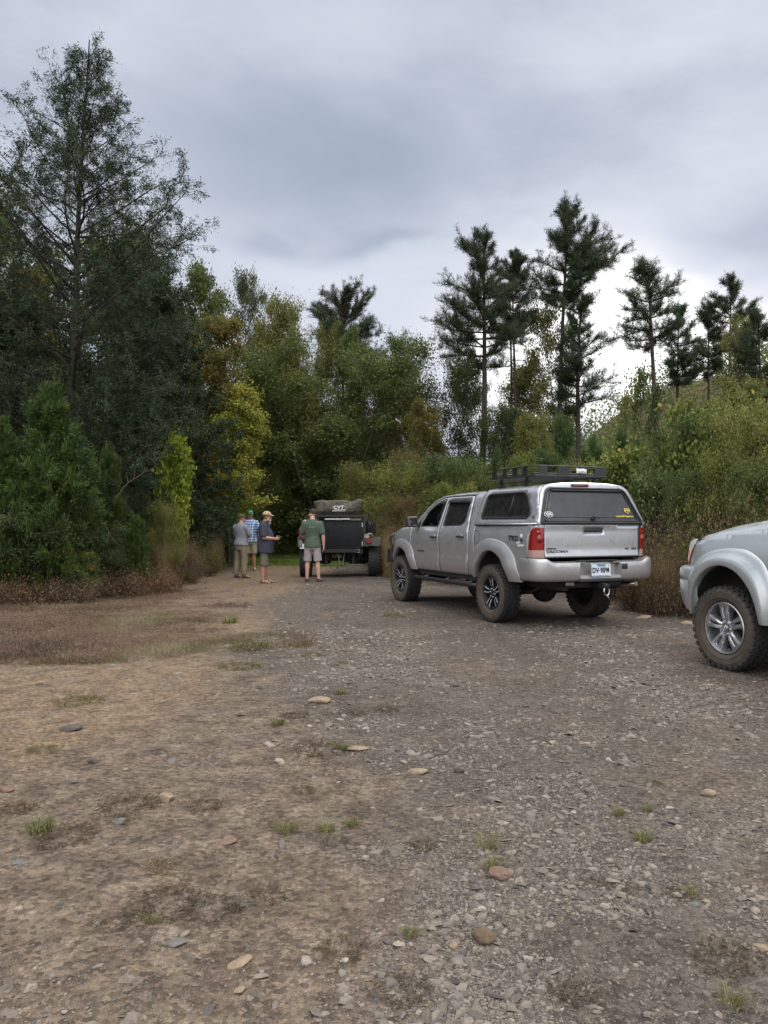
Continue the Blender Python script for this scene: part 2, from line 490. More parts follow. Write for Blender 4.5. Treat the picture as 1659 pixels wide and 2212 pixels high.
col = n.mix(n.math('MULTIPLY', A('sand'), .8), col, snd)
col = n.mix(n.math('MULTIPLY', A('cover'), .85), col, n.ramp(mid, [(.3, (.085, .056, .038)), (.7, (.18, .118, .078))]))
col = n.mix(n.math('MULTIPLY', A('green'), .8), col, n.ramp(fine, [(.3, (.035, .045, .014)), (.7, (.08, .10, .028))]))
blue = n('MapRange', i={0: n.noise(tc, 1.9, 4, .6), 1: .56, 2: .66, 3: 0, 4: .32}).outputs[0]     # bluish crushed shale dust
col = n.mix(n.math('MULTIPLY', blue, n.math('SUBTRACT', 1, A('cover'))), col, (.115, .104, .104))
vo = n('TexVoronoi', feature='F1', i={'Vector': tc, 'Scale': 45}); vc = n('SeparateColor', i={0: vo.outputs['Color']}).outputs[0]
peb = n('MapRange', i={0: vc, 1: 0, 2: 1, 3: .55, 4: 1.35}).outputs[0]
col = n.mix(1.0, col, n('CombineXYZ', i={0: peb, 1: peb, 2: peb}).outputs[0], 'MULTIPLY')
gr = n('MapRange', i={0: grit, 1: .3, 2: .7, 3: .5, 4: 1.25}).outputs[0]
col = n.mix(1.0, col, n('CombineXYZ', i={0: gr, 1: gr, 2: gr}).outputs[0], 'MULTIPLY')
b = n('BsdfPrincipled', i={'Base Color': col, 'Roughness': .93, 'Specular IOR Level': .2})
hgt = n.math('ADD', n.math('MULTIPLY', fine, .5), n.math('ADD', n.math('MULTIPLY', mid, 1.3), n.math('MULTIPLY', vo.outputs['Distance'], -.9)))
bp = n('Bump', i={'Strength': 1, 'Distance': .022, 'Height': hgt}); n.l(bp.outputs[0], b.inputs['Normal'])
n.l(b.outputs[0], out.inputs[0])
g = link('ground', gme, m); tag(g, kind='structure')

# ================================================================= loose stones
def stone_templates(k, seed):
    """low cut stones: jittered octahedra-like lumps, flattened"""
    out = []; r = np.random.default_rng(seed)
    for q in range(k):
        n_ = 6
        a = np.linspace(0, 2 * PI, n_, endpoint=False) + r.uniform(-.35, .35, n_)
        rad = r.uniform(.62, 1.15, n_)
        ring = np.stack([np.cos(a) * rad, np.sin(a) * rad, r.uniform(-.25, .1, n_)], 1)
        top = np.stack([np.cos(a) * rad * r.uniform(.55, .85), np.sin(a) * rad * r.uniform(.55, .85), r.uniform(.3, .62, n_)], 1)
        V = np.concatenate([ring, top, [[0, 0, r.uniform(.4, .7)]]])
        Fc = []
        for i in range(n_):
            j = (i + 1) % n_
            Fc += [(i, j, n_ + j), (i, n_ + j, n_ + i), (n_ + i, n_ + j, 2 * n_)]
        out.append((V, np.array(Fc)))
    return out
def scatter(name, xy, size, flat, tmpl, mat, seed, vval=None, sink=.25):
    r = np.random.default_rng(seed); N_ = len(xy)
    Vs, Fs, at = [], [], []; o = 0
    which = r.integers(0, len(tmpl), N_)
    z = gz(xy[:, 0], xy[:, 1])
    for t, (V, Fc) in enumerate(tmpl):
        s = np.where(which == t)[0]; k = len(s)
        if not k: continue
        th = r.uniform(0, 2 * PI, k); c, sn = np.cos(th), np.sin(th)
        sc = size[s]; el = r.uniform(.65, 1.35, k)
        P = np.repeat(V[None], k, 0).copy()
        P[:, :, 0] *= (sc * el)[:, None]; P[:, :, 1] *= (sc / el)[:, None]; P[:, :, 2] *= (sc * flat[s])[:, None]
        tx = r.normal(0, .16, k)[:, None]; ty = r.normal(0, .16, k)[:, None]
        P[:, :, 2] += P[:, :, 0] * tx + P[:, :, 1] * ty
        X = P[:, :, 0] * c[:, None] - P[:, :, 1] * sn[:, None]; Y = P[:, :, 0] * sn[:, None] + P[:, :, 1] * c[:, None]
        X += xy[s, 0][:, None]; Y += xy[s, 1][:, None]; Zz = P[:, :, 2] + z[s][:, None] + (sc * flat[s] * sink)[:, None] * .4
        Vs.append(np.stack([X, Y, Zz], -1).reshape(-1, 3))
        Fs.append((Fc[None] + (np.arange(k) * len(V))[:, None, None]).reshape(-1, 3) + o); o += k * len(V)
        vv = (r.random(k) if vval is None else vval[s]); at.append(np.repeat(vv, len(Fc)))
    me = np_mesh(name, np.concatenate(Vs), np.concatenate(Fs), attrs={'v': ('FACE', np.concatenate(at))})
    return link(name, me, mat)
def stonemat(name, stops):
    m, nt, out = newmat(name); n = N(nt)
    tc = n('TexCoord').outputs['Object']
    c = n.ramp(n('Attribute', attribute_name='v').outputs['Fac'], stops)
    q = n('MapRange', i={0: n.noise(tc, 70, 4, .7), 1: .3, 2: .7, 3: .72, 4: 1.25}).outputs[0]
    c = n.mix(1.0, c, n('CombineXYZ', i={0: q, 1: q, 2: q}).outputs[0], 'MULTIPLY')
    b = n('BsdfPrincipled', i={'Base Color': c, 'Roughness': .88, 'Specular IOR Level': .3})
    bp = n('Bump', i={'Strength': .8, 'Distance': .004, 'Height': n.noise(tc, 150, 4, .7)}); n.l(bp.outputs[0], b.inputs['Normal'])
    n.l(b.outputs[0], out.inputs[0]); return m
M_shale = stonemat('shale', [(0, (.056, .049, .047)), (.3, (.108, .092, .082)), (.6, (.165, .140, .118)), (.92, (.215, .182, .147)), (1, (.26, .225, .185))])
def road_points(N_, y0, y1, seed, rho=2.):
    """density falls with distance so that every band of the view gets its share"""
    r = np.random.default_rng(seed)
    u = r.random(N_); y = 1 / (1 / y0 ** rho + u * (1 / y1 ** rho - 1 / y0 ** rho)) ** (1 / rho)
    x = r.uniform(-.62, .62, N_) * (y + .8)
    return np.stack([x, y], 1), r
T = stone_templates(14, 5)
def gravel(name, N_, y0, y1, s0, s1, seed, rho, bias, fade=None):
    xy, r = road_points(N_, y0, y1, seed, rho)
    rd, cv, gn, sd_ = zones(xy[:, 0], xy[:, 1])
    # the shale lies in drifts
    d = fbm(xy[:, 0] * .8, xy[:, 1] * .8, 61, 4) * .65 + fbm(xy[:, 0] * 3, xy[:, 1] * 3, 67, 3) * .35
    pr = (.07 + .93 * rd) * (1 - .93 * cv) * (bias + (1 - bias) * sstep(.42, .58, d)) * (1 - .5 * sd_)
    if fade: pr = pr * sstep(fade[0], fade[1], xy[:, 1] + 1.5 * (d - .5))
    k = r.random(N_) < pr; xy = xy[k]; n_ = len(xy)
    size = np.minimum(s0 * (r.pareto(2.4, n_) * .5 + .5), s1)
    size *= .8 + .5 * sstep(.45, .6, d[k])
    v = np.clip(r.normal(.5, .24, n_), 0, 1)
    return scatter(name, xy, size, r.uniform(.25, .75, n_), T, M_shale, seed + 1, v)
o = gravel('gravel', 230000, 2.0, 11, .0048, .022, 101, 1.25, .22); tag(o, 'loose grey and tan crushed shale in the foreground', 'gravel', kind='stuff')
o = gravel('road_gravel', 330000, 3.2, 34, .0095, .033, 131, 1.15, .45, (3.2, 9.5)); tag(o, 'loose shale gravel over the road round the parked vehicles', 'gravel', kind='stuff')
# ================================================================= vehicle materials
DUST = (.20, .15, .11)
M_silver = pmat('silver_paint', (.44, .45, .47), .28, .6, .03, 3, dirt=(DUST, .45, 1.2, 1.0), coat=.7)
M_silver2 = pmat('pale_silver_paint', (.47, .50, .51), .28, .6, .03, 3, dirt=(DUST, .35, .9, .35), coat=.5)
M_black = pmat('black_plastic', (.022, .022, .023), .45, 0, .2, 20, bump=.0006, bscale=300)
M_steel_black = pmat('black_painted_steel', (.016, .016, .017), .38, .1, .2, 12)
M_under = pmat('dark_underbody', (.02, .018, .016), .85, 0, .3, 12)
M_rubber = pmat('tyre_rubber', (.021, .020, .0195), .82, 0, .25, 14, bump=.0015, bscale=90)
M_side = pmat('dusty_tyre_rubber', (.062, .049, .037), .88, 0, .35, 9, bump=.001, bscale=60)
M_rimdark = pmat('dark_rim', (.035, .035, .038), .4, .5, .1, 8)
M_rimcut = pmat('machined_rim', (.42, .42, .43), .42, .5, .1, 8)
M_rim2 = pmat('polished_grey_rim', (.44, .44, .46), .27, .85, .06, 8)
M_seal = pmat('rubber_seal', (.012, .012, .013), .55, 0, .1, 12)
M_chrome = pmat('chrome', (.55, .55, .56), .15, 1, .03, 8)
M_greyplastic = pmat('dusty_grey_plastic', (.085, .08, .072), .8, 0, .2, 12)
M_seat = pmat('dark_seat_cloth', (.03, .03, .032), .9, 0, .2, 12)
M_white = pmat('white_vinyl', (.72, .72, .70), .5, 0, .04, 12)
M_yellow = pmat('yellow_vinyl', (.62, .46, .06), .5, 0, .04, 12)
M_ink = pmat('dark_ink', (.015, .016, .03), .5, 0, .1, 12)
M_plate = pmat('plate_white', (.62, .66, .72), .45, 0, .06, 20)
M_plateblue = pmat('plate_blue', (.16, .36, .62), .45, 0, .1, 20)
M_badge = pmat('badge_metal', (.14, .14, .15), .3, .8, .05, 20)
def glassmat(name, tint, op, rough=.03):
    """car glass: part of the light goes straight through, the rest is reflected by fresnel"""
    m, nt, out = newmat(name); n = N(nt)
    t = n('BsdfTransparent', i={'Color': (*tint, 1)})
    tcn = n('TexCoord').outputs['Object']
    g = n('BsdfPrincipled', i={'Base Color': (.012, .012, .013, 1), 'Roughness': rough, 'Specular IOR Level': .5})
    d = n.noise(tcn, 8, 6, .7)
    g.inputs['Base Color'].default_value = (.012, .012, .013, 1)
    cc_ = n.ramp(d, [(.35, (.010, .010, .011)), (.8, (.034, .032, .03))]); n.l(cc_, g.inputs['Base Color'])
    n.l(n('MapRange', i={0: d, 1: .3, 2: .7, 3: rough, 4: rough + .12}).outputs[0], g.inputs['Roughness'])
    mx = n('MixShader', i={0: op, 1: t.outputs[0], 2: g.outputs[0]})
    fr = n('Fresnel', i={'IOR': 1.45}); f2 = n.math('MAXIMUM', fr.outputs[0], op); n.l(f2, mx.inputs[0])
    n.l(mx.outputs[0], out.inputs[0]); return m
M_glass_clear = glassmat('clear_window_glass', (.75, .8, .78), .12)
M_glass_dark = glassmat('dark_window_glass', (.1, .1, .1), .88, .10)
M_glass_dusty = pmat('dusty_dark_glass', (.035, .035, .038), .30, 0, .35, 7, spec=.5)
def lightmat(name, stops, rough=.12):
    m, nt, out = newmat(name); n = N(nt)
    tcn = n('TexCoord').outputs['Object']
    w = n('TexWave', wave_type='BANDS', bands_direction='Z', i={'Scale': 22, 'Distortion': .2, 'Detail': 1}); n.l(tcn, w.inputs['Vector'])
    c = n.ramp(w.outputs['Fac'], stops)
    b = n('BsdfPrincipled', i={'Base Color': c, 'Roughness': rough, 'Coat Weight': .6})
    n.l(b.outputs[0], out.inputs[0]); return m
M_red = lightmat('red_lens', [(0, (.15, .006, .006)), (1, (.28, .014, .012))])
M_reddeep = lightmat('deep_red_lens', [(0, (.14, .006, .006)), (1, (.2, .01, .01))])
M_clearlens = lightmat('clear_lens', [(0, (.30, .17, .14)), (1, (.46, .32, .28))])
M_amber = lightmat('amber_lens', [(0, (.62, .13, .03)), (1, (.85, .22, .06))])
M_lamp = lightmat('headlamp_lens', [(0, (.36, .38, .36)), (1, (.55, .57, .54))])

# ================================================================= wheels
def tyre_part(R, w, rr, parent, seed=0, blocks=38, rows=4, mud=False):
    h = w / 2; mb = MB()
    prof = [(rr - .012, -h * .62), (rr + .004, -h * .80), (rr + .03, -h * .93), (rr + .075, -h * 1.0), (R - .055, -h * .985), (R - .026, -h * .90), (R - .016, -h * .6),
            (R - .014, 0), (R - .016, h * .6), (R - .026, h * .90), (R - .055, h * .985), (rr + .075, h), (rr + .03, h * .93), (rr + .004, h * .80), (rr - .012, h * .62)]
    mb.lathe(prof, 72)
    nside = len(mb.f)
    r_ = random.Random(seed)
    # raised rings and writing-like ribs on the side wall
    for sgn in (-1, 1):
        mb.lathe([(rr + .036, sgn * h * .95), (rr + .040, sgn * (h * .955 + .004)), (rr + .046, sgn * (h * .965 + .004)), (rr + .05, sgn * h * .975)], 60)
        mb.lathe([(R - .068, sgn * h * .985), (R - .066, sgn * (h * .99 + .004)), (R - .060, sgn * (h * .985 + .004)), (R - .058, sgn * h * .975)], 60)
    def block(a0, y0, da, dy, hgt, skew, rb=None):
        """one lug: centre angle, centre y, angular size, y size"""
        vs = []
        for rad, k in ((R - .026 if rb is None else rb, 1.06), (R + (hgt - .012), .9)):
            for sa, sy in ((-1, -1), (1, -1), (1, 1), (-1, 1)):
                a = a0 + sa * da / 2 * k + skew * sy * dy / 2 / R; y = y0 + sy * dy / 2 * k
                vs.append((rad * math.cos(a), y, rad * math.sin(a)))
        mb.add(vs, [(0, 1, 2, 3), (4, 7, 6, 5), (0, 4, 5, 1), (1, 5, 6, 2), (2, 6, 7, 3), (3, 7, 4, 0)])
    for i in range(blocks):
        a = 2 * PI * i / blocks; da = 2 * PI / blocks
        for q in range(rows):
            y = (-.5 + (q + .5) / rows) * w * .78
            off = (q % 2) * .5 * da
            block(a + off, y, da * (.70 if not mud else .6), w * .78 / rows * .84, .012, .5 if q % 2 else -.5)
        for sgn in (-1, 1):
            # shoulder lugs turn over the edge
            off = .25 * da * (1 if sgn > 0 else -1)
            big = 1 if i % 2 else .72
            block(a + off, sgn * h * .84, da * .66, w * .15, .005, 0)
            rad0, rad1 = R - .012, R - .012 - .038 * big
            vs = []
            for rad, yy in ((rad0, h * .93), (rad1, h * .995)):
                for sa in (-1, 1):
                    for ex in (0, .004):
                        aa = a + off + sa * da * .27; vs.append((rad * math.cos(aa), sgn * (yy + ex), rad * math.sin(aa)))
            mb.add(vs, [(1, 3, 7, 5), (0, 1, 5, 4), (2, 6, 7, 3), (4, 5, 7, 6), (0, 2, 3, 1)])
    me = mb.me('tyre', weld=False)
    me.materials.append(M_rubber); me.materials.append(M_side)
    bm = bmesh.new(); bm.from_mesh(me); bmesh.ops.recalc_face_normals(bm, faces=bm.faces)
    for f in bm.faces:
        c = f.calc_center_median(); rad = math.hypot(c.x, c.z)
        if abs(c.y) > h * .86 and rad < R - .02: f.material_index = 1
    bm.to_mesh(me); bm.free()
    o = link('tyre', me, None, parent); return o
def rim_cut(style, rr, h, parent):
    """barrel and spokes; outside is +y"""
    d = h * .42                                   # face plane
    bar = MB(); bar.lathe([(rr - .004, h * .80), (rr - .012, h * .84), (rr - .022, h * .82), (rr - .03, h * .6), (rr - .045, -h * .5), (rr - .01, -h * .7)], 56)
    bar.lathe([(.001, -h * .2), (rr - .05, -h * .2), (rr - .04, -h * .35)], 48)      # brake side
    sp = MB(); cut = MB()
    n_ = 5
    for i in range(n_):
        a0 = PI / 2 + 2 * PI * i / n_ + (.0 if style == 'dark' else .12)
        def P(r, t, y):
            a = a0
            return (r * math.cos(a) - t * math.sin(a), y, r * math.sin(a) + t * math.cos(a))
        if style == 'dark':
            for s in (-1, 1):
                # one leg of a twin spoke
                segs = [(.055, .004, .026), (.10, .012, .036), (.17, .020, .046), (rr - .02, .030, .062)]
                ys = [d + .012, d + .03, d + .04, h * .74]
                vs = []
                for (r, t0, t1), y in zip(segs, ys):
                    vs += [P(r, s * t0, y), P(r, s * t1, y - .004), P(r, s * t1, y - .045), P(r, s * t0, y - .045)]
                fs = []
                for k in range(len(segs) - 1):
                    for q in range(4): fs.append((k * 4 + q, k * 4 + (q + 1) % 4, k * 4 + 4 + (q + 1) % 4, k * 4 + 4 + q))
                sp.add(vs, fs)
                vs = []
                for (r, t0, t1), y in zip(segs[1:], ys[1:]): vs += [P(r, s * (t0 + .003), y + .0015), P(r, s * (t1 - .004), y - .001)]
                cut.add(vs, [(0, 1, 3, 2), (2, 3, 5, 4)])
        else:
            # one broad spoke with a slot
            segs = [(.05, .0, .036), (.085, .0, .040), (.11, .007, .046), (.16, .0105, .055), (.205, .011, .066), (.215, .0, .070), (rr - .012, .0, .088)]
            ys = [d + .02, d + .035, d + .042, d + .045, h * .70, h * .71, h * .76]
            for s in (-1, 1):
                vs = []
                for (r, t0, t1), y in zip(segs, ys):
                    tm = (t0 + t1) / 2 + .004
                    vs += [P(r, s * t0, y - (.006 if t0 > 0 else 0)), P(r, s * (t0 + .004), y), P(r, s * tm, y + .003), P(r, s * (t1 - .006), y - .004), P(r, s * t1, y - .02), P(r, s * t1 * 1.12, y - .07), P(r, s * t0, y - .05)]
                fs = []; K = 7
                for k in range(len(segs) - 1):
                    for q in range(K): fs.append((k * K + q, k * K + (q + 1) % K, (k + 1) * K + (q + 1) % K, (k + 1) * K + q))
                sp.add(vs, fs)
    # hub and nuts
    sp.lathe([(.082, d - .03), (.08, d + .018), (.07, d + .026), (.045, d + .026), (.042, d + .012), (.036, d + .012), (.033, d + .034), (.02, d + .04), (.0005, d + .041)], 30)
    nut = MB()
    for i in range(6):
        a = 2 * PI * i / 6 + .3; c = (.062 * math.cos(a), d + .03, .062 * math.sin(a))
        nut.lathe([(.0005, .014), (.008, .012), (.011, .0), (.011, -.02)], 8, 'Y', c)
    m1 = M_rimdark if style == 'dark' else M_rim2
    rim = sp.build('rim', m1, parent, sharp=35)
    b_ = bar.build('barrel', m1, None, sharp=35)
    # barrel belongs to the rim mesh
    bm = bmesh.new(); bm.from_mesh(rim.data); bm.from_mesh(b_.data); bm.to_mesh(rim.data); bm.free()
    rim.data.polygons.foreach_set('use_smooth', [True] * len(rim.data.polygons)); rim.data.set_sharp_from_angle(angle=math.radians(35))
    bpy.data.objects.remove(b_)
    rim.data.materials.append(M_rimcut)
    if style == 'dark':
        bm = bmesh.new(); bm.from_mesh(rim.data); nb = len(bm.faces); bm.from_mesh(cut.me('c')); bm.faces.ensure_lookup_table()
        for f in bm.faces[nb:]: f.material_index = 1
        bm.to_mesh(rim.data); bm.free()
    bm = bmesh.new(); bm.from_mesh(rim.data); nb = len(bm.faces); bm.from_mesh(nut.me('n')); bm.faces.ensure_lookup_table()
    for f in bm.faces[nb:]: f.material_index = 1
    bm.to_mesh(rim.data); bm.free()
    return rim
def make_wheel(R, w, rr, style, parent, loc, left=True, spin=0., blocks=38, mud=False):
    hub = MB(); hub.lathe([(.0005, -.05), (.15, -.05), (.16, -.03), (.16, .0), (.0005, .005)], 30)
    o = hub.build('wheel', M_under, parent, loc)
    o.rotation_euler = (0, spin, 0) if left else (0, spin, PI)
    tyre_part(R, w, rr, o, blocks=blocks, mud=mud); rim_cut(style, rr, w / 2, o)
    return o
def copy_wheel(src, loc, left, spin):
    c = dup_tree(src, src.parent); c.location = loc; c.rotation_euler = (0, spin, 0 if left else PI); return c

# ================================================================= body helpers
def flare(mb, inner, outer, Wf, pro=.045, lip=.035, n=40):
    I = arc_resample(inner, n); O = arc_resample(outer, n)
    rows = []
    for (a, b) in zip(I, O):
        r = []
        for t, dy in ((0, -lip), (0, pro * .8), (.06, pro), (.35, pro * .97), (.62, pro * .75), (.85, pro * .32), (.96, .006), (1, -.004)):
            x = a[0] + (b[0] - a[0]) * t; z = a[1] + (b[1] - a[1]) * t
            r.append((x, Wf(x, z) + dy, z))
        rows.append(r)
    return mb.grid(rows)
def arc_resample(pts, n):
    P = [Vector(p) for p in pts]; L = [0]
    for i in range(1, len(P)): L.append(L[-1] + (P[i] - P[i - 1]).length)
    out = []; k = 0
    for q in range(n + 1):
        s = L[-1] * q / n
        while k < len(L) - 2 and L[k + 1] < s: k += 1
        t = (s - L[k]) / max(1e-9, L[k + 1] - L[k]); out.append(tuple(P[k] + (P[k + 1] - P[k]) * min(1, max(0, t))))
    return out
def ell_arc(cx, cz, rx, rz, z0, z1, n=24):
    """arch from its rear foot (height z0) over the top to its front foot (height z1)"""
    a0 = PI - math.asin(max(-1, (z0 - cz) / rz)); a1 = math.asin((z1 - cz) / rz)
    return [(cx + rx * math.cos(a0 + (a1 - a0) * i / n), cz + rz * math.sin(a0 + (a1 - a0) * i / n)) for i in range(n + 1)]
def liner(mb, inner, Wf, yin, n=24):
    I = arc_resample(inner, n)
    mb.grid([[(a[0], Wf(*a) - .012, a[1]) for a in I], [(a[0], (Wf(*a) + yin) / 2, a[1] + .02) for a in I], [(a[0], yin, a[1] + .02) for a in I]])
    mb.add([(a[0], yin, a[1] + .02) for a in I], [tuple(range(len(I)))])
    return mb

# ================================================================= the silver pickup with a canopy
TRUCK = thing('pickup_truck', 'silver four-door pickup with a matching bed canopy and black roof rack, parked on the gravel', 'pickup truck', (2.438, 11.72, 0), math.radians(112.95))
ZW = [(.58, .865), (.65, .895), (.76, .922), (.86, .932), (.92, .922), (1.0, .926), (1.15, .936), (1.27, .932), (1.34, .92), (1.385, .90)]
def W_low(x, z):
    w = spl(ZW, z)
    if x > 3.1: w -= .13 * ((x - 3.1) / .76) ** 2 * (1 if x < 4 else 1)
    return w
CW = [(1.385, .90), (1.5, .86), (1.8, .745), (1.86, .718), (1.90, .69), (1.925, .66), (1.95, .60)]
KW = [(1.42, .91), (1.5, .885), (1.85, .768), (1.91, .738), (1.95, .70), (1.975, .655), (1.99, .61)]
def W_cab(x, z): return spl(CW, z) if z > 1.385 else W_low(x, z)
def W_can(x, z): return spl(KW, z)
def sideP(Wf, s=1): return lambda x, z, d: (x, s * (Wf(x, z) - d), z)
arch_r = ell_arc(.0, .46, .50, .585, .625, .625); arch_f = ell_arc(3.27, .45, .49, .555, .625, .74)
w1h = round_poly([(2.47, 1.395), (1.80, 1.395), (1.78, 1.835), (1.95, 1.825), (2.15, 1.752), (2.34, 1.61)], [.04, .03, .03, .15, .2, .1])
w2h = round_poly([(1.63, 1.40), (1.00, 1.415), (.895, 1.47), (.93, 1.835), (1.65, 1.84)], [.03, .08, .08, .05, .03])
dF = round_poly([(2.78, .635), (2.787, 1.0), (2.782, 1.375), (2.60, 1.41), (2.50, 1.505), (2.36, 1.655), (2.18, 1.785), (1.96, 1.867), (1.727, 1.885), (1.713, 1.40), (1.717, .635)], [.03, 0, .02, .1, .1, .15, .15, .1, .02, .0, .03])
dR = round_poly([(1.705, .635), (1.701, 1.40), (1.715, 1.885), (.865, 1.885), (.77, 1.5), (.695, 1.3), (.70, .95), (.745, .635)], [.03, 0, .02, .06, .1, .1, .1, .04])
surround = [(2.80, 1.387), (2.70, 1.475), (2.58, 1.575), (2.38, 1.73), (2.18, 1.845), (1.96, 1.912), (1.6, 1.938), (1.1, 1.942), (.52, 1.935), (.515, 1.42), (.515, .64), (.735, .64),
            (.69, .95), (.684, 1.3), (.76, 1.505), (.855, 1.897), (1.727, 1.897), (1.965, 1.879), (2.187, 1.797), (2.37, 1.666), (2.51, 1.515), (2.61, 1.422)]
fender = [(2.795, .65), (2.797, 1.38), (2.95, 1.383), (3.2, 1.365), (3.45, 1.315), (3.66, 1.25), (3.80, 1.17), (3.86, 1.05), (3.87, .76), (3.73, .74)] + arch_f[::-1][1:]
bed = [(.50, .64), (.503, 1.405), (-1.13, 1.42), (-1.13, 1.38), (-1.03, 1.36), (-.985, 1.2), (-.965, .975), (-.93, .965), (-.87, .66), (-.70, .63)] + arch_r
for s in (1, -1):
    L = 'left' if s > 0 else 'right'
    o = panel(fender, sideP(W_low, s), step=.07, thick=.03).build('front_fender', M_silver, TRUCK)
    o = panel(dF, sideP(W_cab, s), [w1h], step=.06, thick=.035).build('front_door', M_silver, TRUCK)
    fd = o
    o = panel(dR, sideP(W_cab, s), [w2h], step=.06, thick=.035).build('rear_door', M_silver, TRUCK)
    rd = o
    panel(surround, sideP(W_cab, s), step=.06, thick=.03).build('cab_side', M_silver, TRUCK)
    panel(bed, sideP(W_low, s), step=.06, thick=.03).build('bed_side', M_silver, TRUCK)
    # window seals and glass
    for nm, hole, mat, par in (('window_glass', w1h, M_glass_clear, fd), ('window_glass', w2h, M_glass_dark, rd)):
        panel(hole, lambda x, z, d: (x, s * (W_cab(x, z) - .022 - d), z), step=.08, thick=0).build(nm, mat, par)
        mb = MB(); c = resample(hole, .04); mb.tube([(x, s * (W_cab(x, z) - .006), z) for x, z in c], .010, 6, False, closed=True); mb.build('window_seal', M_seal, par)
    # rain visors over the windows
    for hole, par in ((w1h, fd), (w2h, rd)):
        top = [p for p in resample(hole, .03)]
        top = sorted([p for p in top if p[1] > (1.62 if par is fd else 1.80)], key=lambda p: p[0])
        mb = MB(); mb.grid([[(x, s * (W_cab(x, z + .012) + .006), z + .012) for x, z in top], [(x, s * (W_cab(x, z - .02) + .032), z - .022) for x, z in top], [(x, s * (W_cab(x, z - .045) + .030), z - .05) for x, z in top]])
        mb.build('rain_visor', M_steel_black, par)
    # handles
    for hx, hz, par in ((1.87, 1.215, fd), (.93, 1.235, rd)):
        w = W_low(hx, hz)
        mb = MB(); mb.box((hx, s * (w + .028), hz), (.20, .022, .030), bev=.009)
        mb.box((hx + .085, s * (w + .012), hz), (.03, .03, .026)).box((hx - .08, s * (w + .012), hz), (.04, .03, .03), bev=.004)
        hd = mb.build('handle', M_black, par, sharp=40)
        mb = MB(); mb.ell((hx + .01, s * (w - .0), hz), (.062, .006, .05), 20, 8); mb.build('handle_cup', M_silver, par)
    # flares and liners
    mb = MB()
    fo = curve2([(2.615, .625), (2.66, .80), (2.76, 1.0), (2.95, 1.125), (3.22, 1.165), (3.5, 1.145), (3.70, 1.05), (3.81, .90), (3.85, .74)])
    flare(mb, arch_f, fo, lambda x, z: W_low(x, z), .05); 
    if s < 0: mb.v = [(x, -y, z) for x, y, z in mb.v]
    mb.build('wheel_flare', M_silver, TRUCK)
    mb = MB()
    ro = curve2([(-.77, .63), (-.70, .80), (-.60, 1.0), (-.42, 1.15), (-.12, 1.22), (.18, 1.215), (.42, 1.12), (.56, .97), (.60, .80), (.60, .64)])
    flare(mb, arch_r, ro, lambda x, z: W_low(x, z), .055)
    if s < 0: mb.v = [(x, -y, z) for x, y, z in mb.v]
    mb.build('wheel_flare', M_silver, TRUCK)
    for ar_ in (arch_f, arch_r):
        mb = MB(); liner(mb, ar_, W_low, .55)
        if s < 0: mb.v = [(x, -y, z) for x, y, z in mb.v]
        mb.build('wheel_liner', M_under, TRUCK)
    # mirror
    mb = MB(); mb.box((2.50, s * 1.055, 1.475), (.11, .21, .19), bev=.035); mb.box((2.52, s * .935, 1.415), (.06, .12, .05), bev=.012)
    mr = mb.build('wing_mirror', M_black, TRUCK, sharp=50)
    mb = MB(); mb.box((2.443, s * 1.055, 1.475), (.004, .165, .145), bev=.001); mb.build('mirror_glass', M_chrome, mr)
    mb = MB(); mb.add([(2.62, s * .902, 1.395), (2.475, s * .902, 1.395), (2.48, s * .882, 1.49), (2.50, s * .875, 1.505)], [(0, 1, 2, 3)]); mb.build('mirror_sail', M_black, fd, weld=False)
    # side step
    mb = MB(); mb.tube([(2.66, s * .80, .55), (2.62, s * .93, .50), (2.5, s * .955, .50), (.55, s * .955, .50), (.45, s * .93, .50), (.40, s * .80, .55)], .034, 10)
    for x in (2.3, 1.5, .75): mb.tube([(x, s * .955, .50), (x, s * .6, .60)], .022, 8)
    mb.build('side_step', M_steel_black, TRUCK)
    # canopy side
    cwh = round_poly([(.385, 1.52), (.36, 1.88), (-.70, 1.885), (-.93, 1.60), (-.87, 1.52)], [.05, .09, .13, .12, .07], 7)
    can = [(.505, 1.43), (.50, 1.90), (.47, 1.965), (-.90, 1.972), (-.955, 1.955), (-1.17, 1.445), (-1.16, 1.43)]
    cs = panel(can, sideP(W_can, s), [cwh], step=.06, thick=.035).build('canopy_side', M_silver, TRUCK)
    panel(cwh, lambda x, z, d: (x, s * (W_can(x, z) - .020 - d), z), step=.08, thick=0).build('canopy_window', M_glass_dark, cs)
    mb = MB(); c = resample(cwh, .04); mb.tube([(x, s * (W_can(x, z) - .002), z) for x, z in c], .016, 8, False, closed=True)
    c2 = [(.0 + .385 + (x - .385) * .955 - .012, 1.70 + (z - 1.70) * .87) for x, z in c]; mb.tube([(x, s * (W_can(x, z) - .014), z) for x, z in c2], .008, 6, False, closed=True)
    mb.tube([(-.36, s * (W_can(0, 1.53) - .012), 1.53), (-.36, s * (W_can(0, 1.875) - .012), 1.875)], .012, 6)
    mb.build('window_frame', M_seal, cs)
    # ledge where the canopy sits on the bed
    mb = MB(); mb.tube([(.505, s * .918, 1.432), (-.3, s * .922, 1.436), (-1.14, s * .90, 1.44)], (.012), 8); mb.build('canopy_ledge', M_silver, cs)
    mb = MB(); mb.tube([(.50, s * .918, 1.414), (-1.12, s * .90, 1.424)], .006, 6); mb.build('seal_strip', M_seal, cs)
    # body corner behind the tail light, and the light
    path = [(-.94, .924), (-1.02, .918), (-1.08, .90), (-1.125, .865), (-1.145, .80)]
    mb = MB(); zs_ = [.96, 1.05, 1.15, 1.25, 1.33, 1.385, 1.425]
    mb.grid([[(x, s * (y - .012), z) for x, y in path] for z in zs_]); mb.build('body_corner', M_silver, TRUCK)
